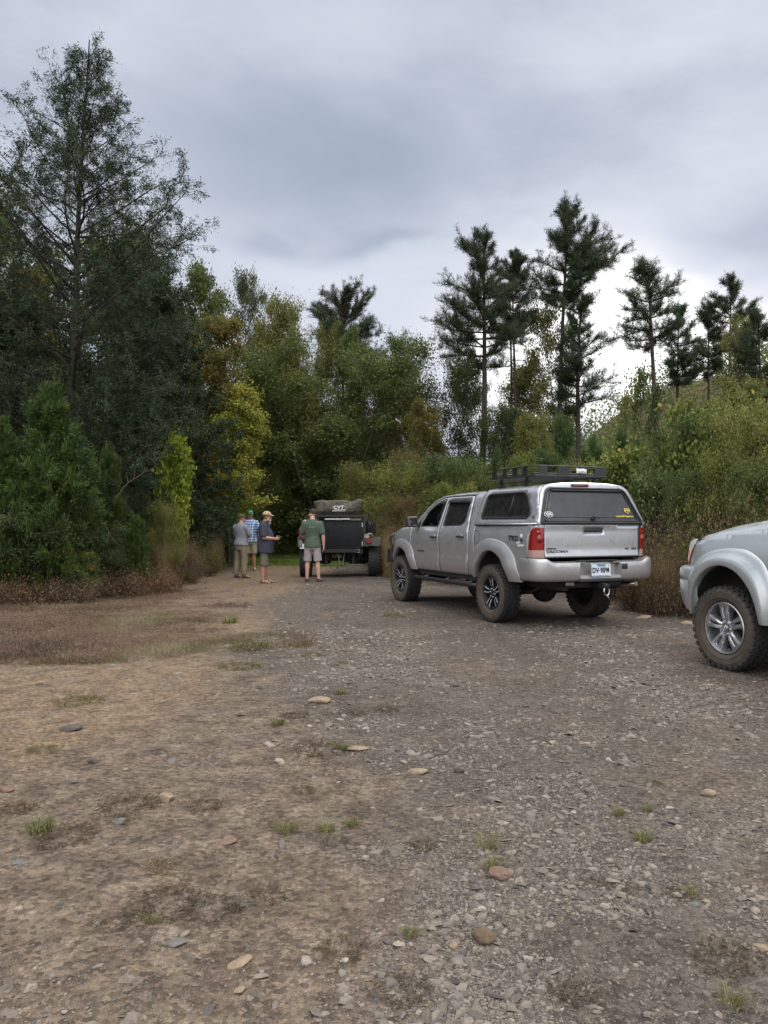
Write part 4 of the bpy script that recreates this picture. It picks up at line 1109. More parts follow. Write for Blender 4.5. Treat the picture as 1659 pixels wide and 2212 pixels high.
for s in (1, -1):
    panel(sf, sideP(W_s, s), step=.06, thick=.03).build('front_fender', M_silver2, SUV)
    f1_ = panel(sd1, sideP(W_g, s), [sw1], step=.08, thick=.03).build('front_door', M_silver2, SUV)
    f2_ = panel(sd2, sideP(W_g, s), [sw2], step=.08, thick=.03).build('rear_door', M_silver2, SUV)
    f3_ = panel(sq, sideP(W_g, s), [sw3], step=.08, thick=.03).build('rear_quarter', M_silver2, SUV)
    panel(sr, sideP(W_g, s), step=.06, thick=.03).build('roof_rail_panel', M_silver2, SUV)
    for hole, mat, par in ((sw1, M_glass_clear, f1_), (sw2, M_glass_dark, f2_), (sw3, M_glass_dark, f3_)):
        panel(hole, lambda x, z, d: (x, s * (W_g(x, z) - .015 - d), z), step=.1, thick=0).build('window_glass', mat, par)
        mb = MB(); mb.tube([(x, s * (W_g(x, z) - .004), z) for x, z in resample(hole, .05)], .010, 6, False, closed=True); mb.build('window_seal', M_seal, par)
    for x, par in ((-1.74, f1_), (-2.58, f2_)):
        mb = MB(); mb.box((x, s * (W_s(x, 1.22) + .025), 1.22), (.19, .02, .035), bev=.009); mb.build('handle', M_silver2, par, sharp=40)
    # flares: upper shelf catches the sky, lower face is steeper
    mb = MB()
    fo = curve2([(-.60, .50), (-.60, .72), (-.57, .93), (-.47, 1.09), (-.30, 1.185), (-.10, 1.205), (.15, 1.18), (.34, 1.10), (.47, 1.02), (.56, .98)])
    fi = [p for p in ell_arc(0, .47, .46, .56, .50, .50)]
    I = arc_resample([p for p in fi], 44); O = arc_resample(fo + [(.60, .90), (.60, .75), (.565, .60), (.50, .50)], 44)
    rows = []
    for a, b in zip(I, O):
        r = []
        for t, dy in ((0, -.05), (0, .060), (.05, .070), (.38, .068), (.46, .060), (.62, .035), (.80, .015), (.97, .006), (1, -.006)):
            x = a[0] + (b[0] - a[0]) * t; z = a[1] + (b[1] - a[1]) * t
            k = 1 if x < .45 else max(.15, 1 - (x - .45) / .14)
            r.append((x, s * (W_s(x, z) + dy * k), z))
        rows.append(r)
    mb.grid(rows); mb.build('wheel_flare', M_silver2, SUV)
    mb = MB(); flare(mb, rarch, curve2([(-3.42, .56), (-3.38, .85), (-3.2, 1.1), (-2.8, 1.19), (-2.4, 1.1), (-2.2, .85), (-2.16, .56)]), W_s, .06)
    if s < 0: mb.v = [(x, -y, z) for x, y, z in mb.v]
    mb.build('wheel_flare', M_silver2, SUV)
    for ar_ in (ell_arc(0, .47, .455, .555, .50, .50), rarch):
        mb = MB(); liner(mb, ar_, W_s, .5)
        if s < 0: mb.v = [(x, -y, z) for x, y, z in mb.v]
        mb.build('wheel_liner', M_under, SUV)
    # headlight: curved lens, amber below
    def hl(z, side):
        lo = np.interp(z, [1.01, 1.10, 1.20, 1.29], [.545, .50, .445, .39]); hi_ = np.interp(z, [1.01, 1.10, 1.20, 1.26, 1.29], [.60, .655, .62, .55, .46])
        return lo, hi_
    def lens(z0, z1, f0=0., f1=1., n_=9, off=.010):
        R_ = []
        for z in np.linspace(z0, z1, n_):
            a, b = hl(z, s); row = []
            for q in range(10):
                x = a + (b - a) * (f0 + (f1 - f0) * q / 9); row.append((x, s * (W_s(x, z) + off - .10 * max(0, (x - .56) / .1) ** 2), z))
            # then round the corner towards the grille
            if f1 == 1.:
                for q in range(1, 8): row.append((row[9][0] + .05 * math.sin(q / 7 * 1.4), row[9][1] - s * .035 * q, z))
            R_.append(row)
        return R_
    hd_ = MB().grid(lens(1.012, 1.288)).build('headlight', M_lamp, SUV)
    rows = []
    for z in np.linspace(1.02, 1.235, 12):
        a, b = hl(z, s); t = (z - 1.02) / .215; row = []
        x0_, x1_ = a + .003, a + .010 + (.085 * math.sin(PI * min(1, t * 1.15 + .12)) ** .8 if t < .98 else .002)
        for q in range(6):
            x = x0_ + (x1_ - x0_) * q / 5; row.append((x, s * (W_s(x, z) + .0135 - .10 * max(0, (x - .56) / .1) ** 2), z))
        rows.append(row)
    MB().grid(rows).build('amber_lens', M_amber, hd_)
    # mirror, tail light
    mb = MB(); mb.box((-1.03, s * 1.02, 1.50), (.12, .22, .19), bev=.04); mb.box((-1.03, s * .90, 1.43), (.07, .12, .05), bev=.01); mb.build('wing_mirror', M_silver2, SUV, sharp=50)
    mb = MB(); mb.box((-3.87, s * .74, 1.15), (.08, .16, .42), bev=.03); mb.build('tail_light', M_red, SUV, sharp=50)
    mb = MB(); mb.tube([(-1.4, s * .56, 1.98), (-2.5, s * .58, 2.0), (-3.4, s * .56, 1.98)], .018, 8)
    for x in (-1.45, -2.4, -3.35): mb.box((x, s * .565, 1.955), (.08, .04, .06), bev=.01)
    mb.build('roof_bar', M_badge, SUV)
    mb = MB(); mb.tube([(-.72, s * .86, .46), (-2.05, s * .86, .46)], .045, 10); mb.build('side_step', M_steel_black, SUV)
    mb = MB(); mb.box((-1.48, s * .875, .535), (1.48, .03, .06), bev=.01); mb.build('sill', M_silver2, SUV)
# bonnet with a raised middle and creased edges
rows = []
for i in range(26):
    u = i / 25; x = lerp(-.78, .60, u); ze = hoodz(min(x, .62)); w = W_s(x, min(ze, 1.40)) - (.0 if x < .36 else (x - .36) * .75); r = []
    for k in range(33):
        t = -1 + 2 * k / 32; a = abs(t)
        shelf = .05 * sstep(1, .93, a) + .065 * sstep(.93, .62, a) + .02 * sstep(.62, 0, a)
        fall = 1 - .55 * u ** 4
        r.append((x + .16 * (1 - t * t) * u ** 2 - .0, w * t, ze + float(shelf) * fall - .02 * u ** 3 * (1 - a)))
    rows.append(r)
MB().grid(rows).build('bonnet', M_silver2, SUV)
# front: grille and bumper
gr = MB(); gr.box((.745, 0, 1.09), (.06, .92, .24), bev=.03)
gr.build('grille', M_chrome, SUV, sharp=40)
gr = MB()
for k in range(7): gr.box((.779, -.36 + .12 * k, 1.09), (.012, .07, .17), bev=.003)
gr.build('grille_slot', M_steel_black, SUV)
rows = []
pth = curve2([(.36, .885), (.52, .868), (.66, .825), (.78, .73), (.86, .55), (.905, .28), (.92, 0)], 6)
pth = pth + [(x, -y) for x, y in pth[::-1][1:]]
for z, off, in ((1.00, -.045), (.985, -.004), (.96, .018), (.90, .022), (.858, .020), (.852, .010), (.846, .010), (.84, .020), (.70, .016), (.60, -.012), (.53, -.05), (.50, -.09)):
    r = []
    for x, y in pth:
        L_ = math.hypot(x - .2, y); x2 = x + off * (x - .2) / L_; y2 = y + off * y / L_ * .9
        if x < .55: x2 = x + off * .4
        r.append((x2, y2, z))
    rows.append(r)
MB().grid(rows).build('front_bumper', M_silver2, SUV)
mb = MB(); mb.box((.875, 0, .70), (.05, .9, .13), bev=.02); mb.build('air_intake', M_steel_black, SUV)
for s in (1, -1):
    mb = MB(); mb.ell((.83, s * .60, .68), (.03, .06, .05), 14, 8); mb.build('fog_light', M_lamp, SUV)
# cowl, windscreen, roof, back
ap = [(-.80, 1.435), (-1.02, 1.66), (-1.30, 1.87), (-1.6, 1.915)]
rows = []
for i, (x, z) in enumerate(arc_resample(ap, 12)[:11]):
    w = W_g(x, z) - .004; u = i / 12
    rows.append([(x + (.16 - .08 * u) * (1 - t * t), w * t, z + .05 * u * (1 - abs(t) ** 2.5)) for t in np.linspace(-1, 1, 17)])
MB().grid(rows).build('windscreen', M_glass_clear, SUV)
rows = []
for x in np.linspace(-1.40, -3.72, 20):
    ze = spl([(-3.72, 1.86), (-3.6, 1.905), (-2.5, 1.925), (-1.6, 1.915), (-1.38, 1.882)], x); w = W_g(x, ze)
    rows.append([(x + .06 * (1 - t * t) * sstep(-1.6, -1.38, x), w * t, ze + .04 * (1 - abs(t) ** 2.5)) for t in np.linspace(-1, 1, 21)])
MB().grid(rows).build('roof', M_silver2, SUV)
rows = []
for z, x in ((1.86, -3.70), (1.6, -3.80), (1.42, -3.87), (1.0, -3.92), (.75, -3.93), (.55, -3.90)):
    rows.append([(x - .06 * (1 - t * t), W_g(-3.6, z) * .97 * t, z) for t in np.linspace(-1, 1, 15)])
MB().grid(rows).build('tail_door', M_silver2, SUV)
mb = MB(); mb.add([(-3.79, -.6, 1.80), (-3.79, .6, 1.80), (-3.925, .66, 1.46), (-3.925, -.66, 1.46)], [(0, 1, 2, 3)]); mb.build('rear_window', M_glass_dark, SUV)
mb = MB(); mb.box((-3.96, 0, .66), (.14, 1.6, .26), bev=.05); mb.build('rear_bumper', M_silver2, SUV, sharp=50)
mb = MB(); mb.box((-1.6, 0, .62), (4.2, 1.3, .14)); mb.box((-.2, 0, .6), (.8, .6, .25), bev=.05); mb.box((-2.2, 0, .95), (2.6, 1.6, .5)); mb.box((-1.0, 0, 1.25), (.3, 1.55, .3), bev=.05); mb.build('chassis', M_under, SUV)
mb = MB(); mb.tube([(0, .7, .42), (0, -.7, .42)], .04, 10); mb.tube([(-2.79, .7, .42), (-2.79, -.7, .42)], .05, 10); mb.ell((-2.79, 0, .42), (.16, .18, .16)); mb.build('axle', M_under, SUV)
for y in (.36, -.36):
    mb = MB(); mb.box((-1.75, y, 1.1), (.5, .5, .18), bev=.05); mb.box((-2.0, y, 1.4), (.14, .46, .55), bev=.05); mb.box((-2.05, y, 1.74), (.09, .24, .15), bev=.03); mb.build('front_seat', M_seat, SUV, sharp=60)
mb = MB(); mb.box((-2.9, 0, 1.35), (.14, 1.3, .55), bev=.05); mb.box((-2.65, 0, 1.12), (.5, 1.3, .16), bev=.05); mb.build('rear_seat', M_seat, SUV, sharp=60)
ws = make_wheel(.418, .28, .262, 'silver', SUV, (0, .79, .41), True, .2, 34, True)
copy_wheel(ws, (-2.79, .79, .41), True, .8); copy_wheel(ws, (0, -.79, .41), False, .5); copy_wheel(ws, (-2.79, -.79, .41), False, .1)
mb = MB()
Mh = [( .024 * math.cos(t), .030 * math.sin(t)) for t in np.linspace(0, 2 * PI, 21)[:-1]]
mb.tube([(x, .140 * .42 + .045, z) for x, z in Mh], .003, 5, False, closed=True)
mb.tube([(-.006, .104, .02), (.004, .104, -.012), (.018, .104, -.012)], .003, 5)
mb.build('hub_emblem', M_chrome, [c for c in ws.children if c.name.startswith('rim')][0])

# ================================================================= dark off-road trailer with a rooftop tent
TR = thing('camping_trailer', 'black off-road camping trailer with a folded rooftop tent, seen from behind', 'trailer', (-1.18, 20.5, 0), math.radians(90 + 2))
# local: +x away from the camera, +y to the left; measured positions were made in the rear plane
M_tub = pmat('black_trailer_panel', (.009, .0095, .0105), .6, 0, .45, 5, bump=.0008, bscale=40, spec=.22)
M_tub_grey = pmat('dusty_grey_fender', (.075, .072, .066), .7, 0, .25, 8)
M_tubred = pmat('red_can', (.55, .03, .025), .4, 0, .1, 8)
M_galv = pmat('galvanised_steel', (.35, .35, .34), .45, .7, .2, 15)
bz0, bz1 = .78, 1.52
mb = MB(); mb.box((.75, -.03, 1.15), (1.5, 1.16, .74), bev=.02); tub = mb.build('tub', M_tub, TR, sharp=40)
mb = MB(); mb.box((-.02, -.055, 1.15), (.03, 1.12, .755), bev=.012)
mb.box((-.04, -.055, .80), (.012, 1.10, .02)); tg = mb.build('tailgate', M_tub, TR, sharp=40)
for z in (1.40, .90):
    mb = MB(); mb.box((-.045, -.60, z), (.02, .03, .11), bev=.004); mb.build('hinge', M_galv, tg)
mb = MB(); mb.box((-.03, .06, 1.545), (.10, .68, .035), bev=.01, r=(0, .25, 0)); lid = mb.build('lid_rail', M_galv, TR)
mb = MB(); mb.tube(curve2([(-.09, .12, 1.545), (-.11, .10, 1.53), (-.11, .0, 1.525), (-.11, -.06, 1.53), (-.09, -.08, 1.545)], 4), .010, 6); mb.build('lid_handle', M_steel_black, lid)
mb = MB(); mb.box((-.03, -.43, 1.535), (.08, .28, .05), bev=.012, r=(0, .2, 0)); mb.build('latch_box', M_greyplastic, TR)
# frame carrying the tent
mb = MB()
for y in (.60, -.66):
    for x in (.02, 1.4): mb.box((x, y, 1.45), (.05, .05, .44))
    mb.box((.7, y, 1.64), (1.5, .05, .05))
for x in (.0, .7, 1.4): mb.box((x, -.03, 1.64), (.05, 1.28, .05))
mb.box((.72, -.03, 1.66), (1.52, 1.30, .03))
mb.tube(curve2([(.05, -.74, 1.3), (.02, -.84, 1.42), (.02, -.85, 1.66), (.05, -.80, 1.72), (.1, -.70, 1.72)], 4), .016, 6)
mb.tube(curve2([(.05, .74, 1.3), (.02, .86, 1.42), (.02, .87, 1.60), (.05, .82, 1.66), (.1, .70, 1.66)], 4), .016, 6)
mb.box((.1, -.70, 1.58), (.14, .10, .16), bev=.01); mb.build('tent_frame', M_steel_black, TR)
# tent: a creased cloth bundle
M_tent = None
m, nt, out = newmat('olive_tent_cover'); n = N(nt); tcn = n('TexCoord').outputs['Object']
f_ = n.noise(tcn, 3, 6, .65, .4)
c_ = n.ramp(f_, [(.3, (.024, .022, .015)), (.52, (.060, .053, .036)), (.72, (.14, .122, .084))])
bb_ = n('BsdfPrincipled', i={'Base Color': c_, 'Roughness': .55, 'Specular IOR Level': .45})
wv_ = n('TexNoise', i={'Scale': 5, 'Detail': 4, 'Distortion': 1.2}); mp_ = n('Mapping', i={'Vector': tcn, 'Rotation': (.5, 0, 0), 'Scale': (1, 3.2, 1)}); n.l(mp_.outputs[0], wv_.inputs['Vector'])
bp_ = n('Bump', i={'Strength': 1, 'Distance': .07, 'Height': wv_.outputs['Fac']}); n.l(bp_.outputs[0], bb_.inputs['Normal']); n.l(bb_.outputs[0], out.inputs[0]); M_tent = m
tn = MB(); rows = []
ys_ = np.linspace(.70, -.64, 61)
prof = [(0, 0), (-.03, .02), (-.075, .10), (-.08, .2), (-.055, .30), (-.02, .36), (.05, .39), (.35, .40), (.8, .41), (1.25, .40), (1.45, .37), (1.5, .28), (1.53, .15), (1.5, .02), (1.45, 0)]
pr = arc_resample(prof, 70)
for y in ys_:
    u = (y - .03) / .67; endf = 1 - abs(u) ** 9 * .30
    r = []
    for q, (px_, pz_) in enumerate(pr):
        w1 = float(fbm(np.array([y * 5 + pz_ * 6]), np.array([px_ * 3 + pz_ * 3 - y * 2]), 71, 4)[0]) - .5
        w2 = float(fbm(np.array([y * 14 + pz_ * 9]), np.array([px_ * 6 + pz_ * 4]), 77, 3)[0]) - .5
        top = .04 * (pz_ / .4) * math.exp(-((y + .52) / .10) ** 2) - .035 * (pz_ / .4) * math.exp(-((y + .30) / .10) ** 2) - .02 * (1 if y > .6 else 0)
        lean = .02 * (1 - pz_ / .4) if y > 0 else -.05 * (1 - pz_ / .4)
        r.append((.70 + (px_ - .70) * endf - .05 * w1 * (1 if px_ < .3 else .4) - .03 * w2, y * 1.0 - lean * abs(u) ** 2 * 1.4 + .02 * w2, 1.665 + (pz_ + top) * (.93 + .07 * endf) + .05 * w1 * (pz_ / .4) + .02 * w2))
    rows.append(r)
tn.grid(rows); tn.add(rows[0], [tuple(range(len(rows[0])))]); tn.add(rows[-1], [tuple(range(len(rows[-1])))[::-1]])
tent = tn.build('rooftop_tent', M_tent, TR, weld=True)
mb = MB()
for y in (.42, -.42): mb.tube([(-.02, y, 1.65), (-.105, y, 1.76), (-.10, y, 1.92), (-.03, y, 2.05), (.6, y, 2.085), (1.5, y, 2.06), (1.56, y, 1.7)], [(.012, .003)] * 7, 6)
mb.build('tent_strap', M_steel_black, tent)
FM = lambda y, z, x=-.112: frame((x, y, z), RX, (.12, 0, 1))
lg = put_text('CVT', .125, FM(.03, 1.865), M_white, tent, bold=.0015, sx=1.15, name='tent_logo')
mb = MB(); mb.prism([(.16, 1.792), (-.15, 1.800), (-.17, 1.812), (.15, 1.806)], -.120, -.116, lambda u, v, h: (h, u, v)); mb.build('logo_underline', M_white, lg)
put_text('CASCADIATENTS.COM', .036, FM(.03, 1.772, -.116), M_white, lg, sx=.93)
# fenders
for s in (1, -1):
    yc = .93 * s
    mb = MB()
    fp = round_poly([(s * .60, .84), (s * 1.08, .84), (s * 1.10, .90), (s * 1.09, 1.055), (s * .60, 1.055)], [0, .09, .05, .07, 0], 5)
    mb.prism(fp, .16, .13, lambda u, v, h: (h, u, v))
    mb.grid([[(x, s * .60, z) for x, z in ((.145, .86), (.15, 1.03), (.20, 1.06), (.8, 1.06), (1.0, 1.0), (1.1, .82))], [(x, s * 1.09, z) for x, z in ((.145, .86), (.15, 1.03), (.20, 1.06), (.8, 1.06), (1.0, 1.0), (1.1, .82))]], smooth=False)
    fen = mb.build('fender', M_tub_grey, TR)
    if s < 0:
        mb = MB(); mb.lathe([(.0005, -.02), (.075, -.02), (.082, 0), (.082, .05), (.0005, .05)], 20, 'X', (.09, s * .78, .985)); mb.build('tail_light', M_reddeep, TR, sharp=40)
    else:
        mb = MB(); mb.lathe([(.0005, -.02), (.075, -.02), (.082, 0), (.082, .05), (.0005, .05)], 20, 'X', (.09, s * .74, .985)); mb.build('tail_light', M_reddeep, TR, sharp=40)
        mb = MB(); mb.box((.09, .965, .83), (.006, .20, .13), bev=.003); p_ = mb.build('licence_plate', M_white, TR)
        put_text('0', .085, frame((.085, 1.015, .81), RX, (0, 0, 1)), M_ink, p_, bold=.002, sx=.8)
        put_text('G', .028, frame((.085, 1.005, .872), RX, (0, 0, 1)), M_ink, p_)
# boxes on the sides
mb = MB(); mb.box((.45, -.83, 1.33), (.6, .26, .33), bev=.015); bx = mb.build('side_box', M_tub, TR, sharp=40)
put_text('TS-O', .052, frame((.148, -.83, 1.44), RX, (0, 0, 1)), M_galv, bx, sx=1.1)
mb = MB(); mb.box((.45, .88, 1.36), (.6, .30, .20), bev=.015); bx = mb.build('side_box', M_tub, TR, sharp=40)
put_text('EX', .052, frame((.148, .90, 1.41), RX, (0, 0, 1)), M_galv, bx, sx=1.1)
mb = MB(); mb.ell((.4, .90, 1.49), (.25, .14, .06), 18, 8); mb.build('rolled_bag', M_galv, TR)
mb = MB(); mb.box((.22, -.72, 1.10), (.16, .14, .10), bev=.01); mb.tube([(.1, -.66, 1.17), (.1, -.86, 1.17), (.1, -.86, 1.05)], .012, 6); mb.build('fuel_can_bracket', M_galv, TR)
jm = MB(); jm.box((.15, 1.02, 1.20), (.30, .13, .26), bev=.03); jm.box((.12, 1.02, 1.35), (.16, .03, .03), bev=.01); jm.tube([(.24, 1.02, 1.33), (.26, 1.02, 1.38)], .025, 8)
jc = jm.build('red_fuel_can', M_tubred, None, sharp=50); jc.matrix_world = TR.matrix_basis.copy()
tag(jc, 'red plastic fuel can strapped to the left side of the trailer', 'fuel can')
mb = MB(); mb.lathe([(.0005, -.15), (.07, -.13), (.08, -.1), (.08, .1), (.07, .13), (.03, .15), (.025, .18), (.0005, .18)], 16, 'Z', (.15, 1.05, .94)); gb_ = mb.build('gas_bottle', M_galv, TR)
mb = MB(); mb.box((.2, .98, 1.04), (.4, .24, .03)); mb.box((.2, 1.12, 1.20), (.42, .015, .05)); mb.build('side_shelf', M_steel_black, TR)
# under: axle, springs, frame, chains, tongue
mb = MB(); mb.box((.75, -.02, .72), (1.6, .9, .10)); mb.box((.1, -.02, .70), (.10, 1.2, .13)); mb.tube([(.65, .85, .46), (.65, -.85, .46)], .045, 10); mb.box((.85, .42, .56), (.8, .35, .30), bev=.04); mb.box((.95, -.30, .54), (.6, .5, .32), bev=.04)
mb.box((1.2, -.50, .55), (.5, .55, .46), bev=.05); mb.box((1.2, .52, .55), (.5, .5, .46), bev=.05); mb.box((1.4, 0, .66), (.5, .6, .2), bev=.05); mb.box((.7, -.40, .50), (.15, .12, .34), bev=.02); mb.box((.7, .40, .50), (.15, .12, .34), bev=.02)
for s in (1, -1):
    mb.tube(curve2([(.1, s * .55, .62), (.4, s * .55, .50), (.65, s * .55, .44), (.9, s * .55, .50), (1.2, s * .55, .62)], 4), [(.02, .035)] * 17, 6)
    mb.tube([(.35, s * .52, .42), (.30, s * .46, .78)], .035, 8)
    mb.box((.12, s * .36, .52), (.03, .05, .32))
for s in (1, -1): mb.tube([(1.5, s * .45, .68), (2.9, 0, .62)], .05, 8)
mb.build('undercarriage', M_under, TR)
mb = MB()
for (y0, y1) in ((.05, .0), (-.13, -.08)):
    for k in range(14):
        t = k / 13; c = (.05, lerp(y0, y1, t) + .0, lerp(.67, .36, t)); a = PI / 2 * (k % 2)
        mb.tube([(c[0] + .013 * math.cos(q) * math.cos(a), c[1] + .013 * math.cos(q) * math.sin(a) if a else c[1] + .004 * math.cos(q), c[2] + .017 * math.sin(q)) for q in np.linspace(0, 2 * PI, 9)[:-1]], .004, 5, False, closed=True)
mb.build('safety_chain', M_galv, TR)
mb = MB(); mb.tube([(.02 , -.49 + .045 * math.cos(q), .71 + .045 * math.sin(q)) for q in np.linspace(0, 2 * PI, 19)[:-1]], .010, 8, False, closed=True); mb.box((.06, -.49, .75), (.08, .05, .05)); mb.build('tow_ring', M_galv, TR)
wt = make_wheel(.44, .31, .20, 'dark', TR, (.62, .93, .425), True, .3, 30, True)
copy_wheel(wt, (.62, -.93, .425), False, .1)
# ================================================================= people
def skinmat(name, col):
    m, nt, out = newmat(name); n = N(nt); tcn = n('TexCoord').outputs['Object']
    c = n.ramp(n.noise(tcn, 14, 4), [(.3, tuple(x * .85 for x in col)), (.7, tuple(x * 1.1 for x in col))])
    b = n('BsdfPrincipled', i={'Base Color': c, 'Roughness': .55, 'Subsurface Weight': .1, 'Subsurface Scale': .01}); n.l(b.outputs[0], out.inputs[0]); return m
def cloth(name, col, var=.18, bump=.004):
    return pmat(name, col, .92, 0, var, 7, bump=bump, bscale=22, spec=.2)
M_skin = skinmat('skin', (.44, .235, .165)); M_skin2 = skinmat('pale_skin', (.50, .29, .215)); M_skin3 = skinmat('tanned_skin', (.38, .19, .125))
M_hair = pmat('dark_brown_hair', (.022, .014, .010), .8, 0, .3, 40, bump=.002); M_hairg = pmat('cropped_brown_hair', (.06, .040, .028), .85, 0, .3, 40, bump=.002)
M_beard = pmat('grey_beard', (.30, .27, .24), .9, 0, .3, 60, bump=.003)
M_eye = pmat('eye_dark', (.02, .015, .012), .2)
M_shoe = pmat('dark_shoe', (.035, .030, .028), .8, 0, .3, 20); M_sole = pmat('shoe_sole', (.10, .085, .07), .8, 0, .2, 20)
def remeshed(mb, voxel, smooth=6, noise=None, name='m'):
    me = mb.me('tmp'); o = bpy.data.objects.new('tmp', me); COL.objects.link(o)
    r = o.modifiers.new('r', 'REMESH'); r.mode = 'VOXEL'; r.voxel_size = voxel; r.use_smooth_shade = True
    s = o.modifiers.new('s', 'SMOOTH'); s.factor = .5; s.iterations = smooth
    me2 = bpy.data.meshes.new_from_object(o.evaluated_get(bpy.context.evaluated_depsgraph_get()))
    bpy.data.objects.remove(o); bpy.data.meshes.remove(me)
    if noise:
        n_ = len(me2.vertices); co = np.empty(n_ * 3, np.float32); me2.vertices.foreach_get('co', co); co = co.reshape(-1, 3)
        no = np.empty(n_ * 3, np.float32); me2.vertices.foreach_get('normal', no); no = no.reshape(-1, 3)
        amp, sx, sz = noise
        d = (fbm(co[:, 1] * sx + co[:, 2] * 3, co[:, 2] * sz + co[:, 0] * sx, 5, 3) - .5) * 2 * amp
        co += no * d[:, None]; me2.vertices.foreach_set('co', co.ravel())
    me2.polygons.foreach_set('use_smooth', [True] * len(me2.polygons)); me2.materials.clear()
    me2.update(); return me2
def limb(mb, pts, rs, n=12):
    """tapered limb with rounded ends"""
    P = []; R = []
    for i in range(len(pts) - 1):
        a = Vector(pts[i]); b = Vector(pts[i + 1])
        for q in range(4):
            t = q / 4; P.append(a + (b - a) * t); R.append(lerp(rs[i], rs[i + 1], t))
    P.append(Vector(pts[-1])); R.append(rs[-1])
    mb.tube(P, R, n); mb.ell(pts[0], (rs[0],) * 3, 12, 8); mb.ell(pts[-1], (rs[-1],) * 3, 12, 8)
    for i in range(1, len(pts) - 1): mb.ell(pts[i], (rs[i] * 1.02,) * 3, 12, 8)
def hand(mb, wrist, direction, palm_n, side, curl=.5, k=1.):
    """five fingers; side=+1 puts the thumb towards cross(direction, palm normal)"""
    d = Vector(direction).normalized(); nrm = Vector(palm_n); nrm = (nrm - d * nrm.dot(d)).normalized(); t = d.cross(nrm) * side
    w = Vector(wrist)
    M = Matrix((d, t, nrm)).transposed()
    mb.ell(w + d * .05 * k, (.055 * k, .042 * k, .018 * k), 12, 8, M)
    for i, (off, L) in enumerate(((.030, .070), (.010, .080), (-.010, .074), (-.029, .058))):
        p = w + d * .085 * k + t * off * k; L *= k; c = curl * (1 + .12 * i)
        q1 = p + (d * math.cos(c * .7) + nrm * math.sin(c * .7)) * L * .42
        q2 = q1 + (d * math.cos(c * 1.6) + nrm * math.sin(c * 1.6)) * L * .33
        q3 = q2 + (d * math.cos(c * 2.4) + nrm * math.sin(c * 2.4)) * L * .25
        mb.tube([p - d * .02, p, q1, q2, q3], [.0095 * k, .0095 * k, .009 * k, .0085 * k, .007 * k], 7)
    p = w + d * .03 * k + t * .035 * k
    q = p + (d * .6 + t * .7 + nrm * .35).normalized() * .04 * k; r_ = q + (d * .9 + t * .15 + nrm * .4).normalized() * .035 * k
    mb.tube([p - t * .015, p, q, r_], [.012 * k, .012 * k, .0105 * k, .008 * k], 7)
def head(mb, c, yaw, pitch=0., fat=1.):
    """head centred on c, looking along yaw; returns its frame"""
    M = (Matrix.Rotation(yaw, 4, 'Z') @ Matrix.Rotation(pitch, 4, 'Y')); M.translation = Vector(c); R = M.to_3x3()
    g = lambda p: M @ Vector(p)
    mb.ell(g((-.012, 0, .025)), (.098, .080 * fat, .098), 16, 12, R)
    mb.ell(g((.020, 0, -.035)), (.072, .064 * fat, .088), 16, 12, R)
    mb.ell(g((.045, 0, -.085)), (.038, .040 * fat, .030), 12, 8, R)
    mb.tube([g((.080, 0, .020)), g((.102, 0, -.018)), g((.108, 0, -.032)), g((.085, 0, -.040))], [.008, .012, .015, .010], 8)
    mb.ell(g((.078, 0, .032)), (.016, .052, .012), 10, 6, R)
    mb.ell(g((.082, 0, -.066)), (.014, .028, .010), 10, 6, R)
    for s in (1, -1): mb.ell(g((-.005, s * .080 * fat, -.012)), (.020, .010, .032), 10, 8, R); mb.ell(g((.055, s * .045, -.025)), (.025, .022, .022), 10, 6, R)
    return M
def eyes(M, parent):
    for s in (1, -1):
        mb = MB(); mb.ell(M @ Vector((.083, s * .031, .010)), (.012, .014, .008), 10, 6, M.to_3x3()); mb.build('eye', M_eye, parent)
def torso(mb, z0, belly, chest, sh, grow, pelvis=.165, dep=0.):
    """stack of ovals: (z, half width, half depth, forward shift)"""
    st = [(z0, pelvis + .0, .115 + belly * .35 + dep, .005 + belly * .1), (.98, .165 + belly * .35 + dep * .3, .115 + belly * .6 + dep * .6, .01 + belly * .3), (1.10, .158 + belly * .4, .112 + belly * .75, .015 + belly * .55), (1.22, chest - .015 + belly * .12, .118 + belly * .4, .012 + belly * .3),
          (1.34, chest, .122, .0), (1.41, chest - .006, .112, -.005), (1.455, chest * .80, .092, -.010), (1.495, chest * .50, .070, -.012), (1.53, chest * .34, .055, -.012)]
    P = [(s[3], 0, s[0]) for s in st]; R = [(s[1] + grow, s[2] + grow) for s in st]
    mb.tube(P, R, 20)
def foot(mb, a, yaw, L=.26):
    M = Matrix.Rotation(yaw, 4, 'Z'); M.translation = Vector((a[0], a[1], 0)); R = M.to_3x3(); g = lambda p: M @ Vector(p)
    mb.ell(g((.0, 0, .045)), (.05, .036, .045), 12, 8, R); mb.tube([g((-.03, 0, .05)), g((.05, 0, .055)), g((.12, 0, .036)), g((.175, 0, .026))], [(.036, .034), (.036, .038), (.026, .044), (.018, .040)], 10)
    return M
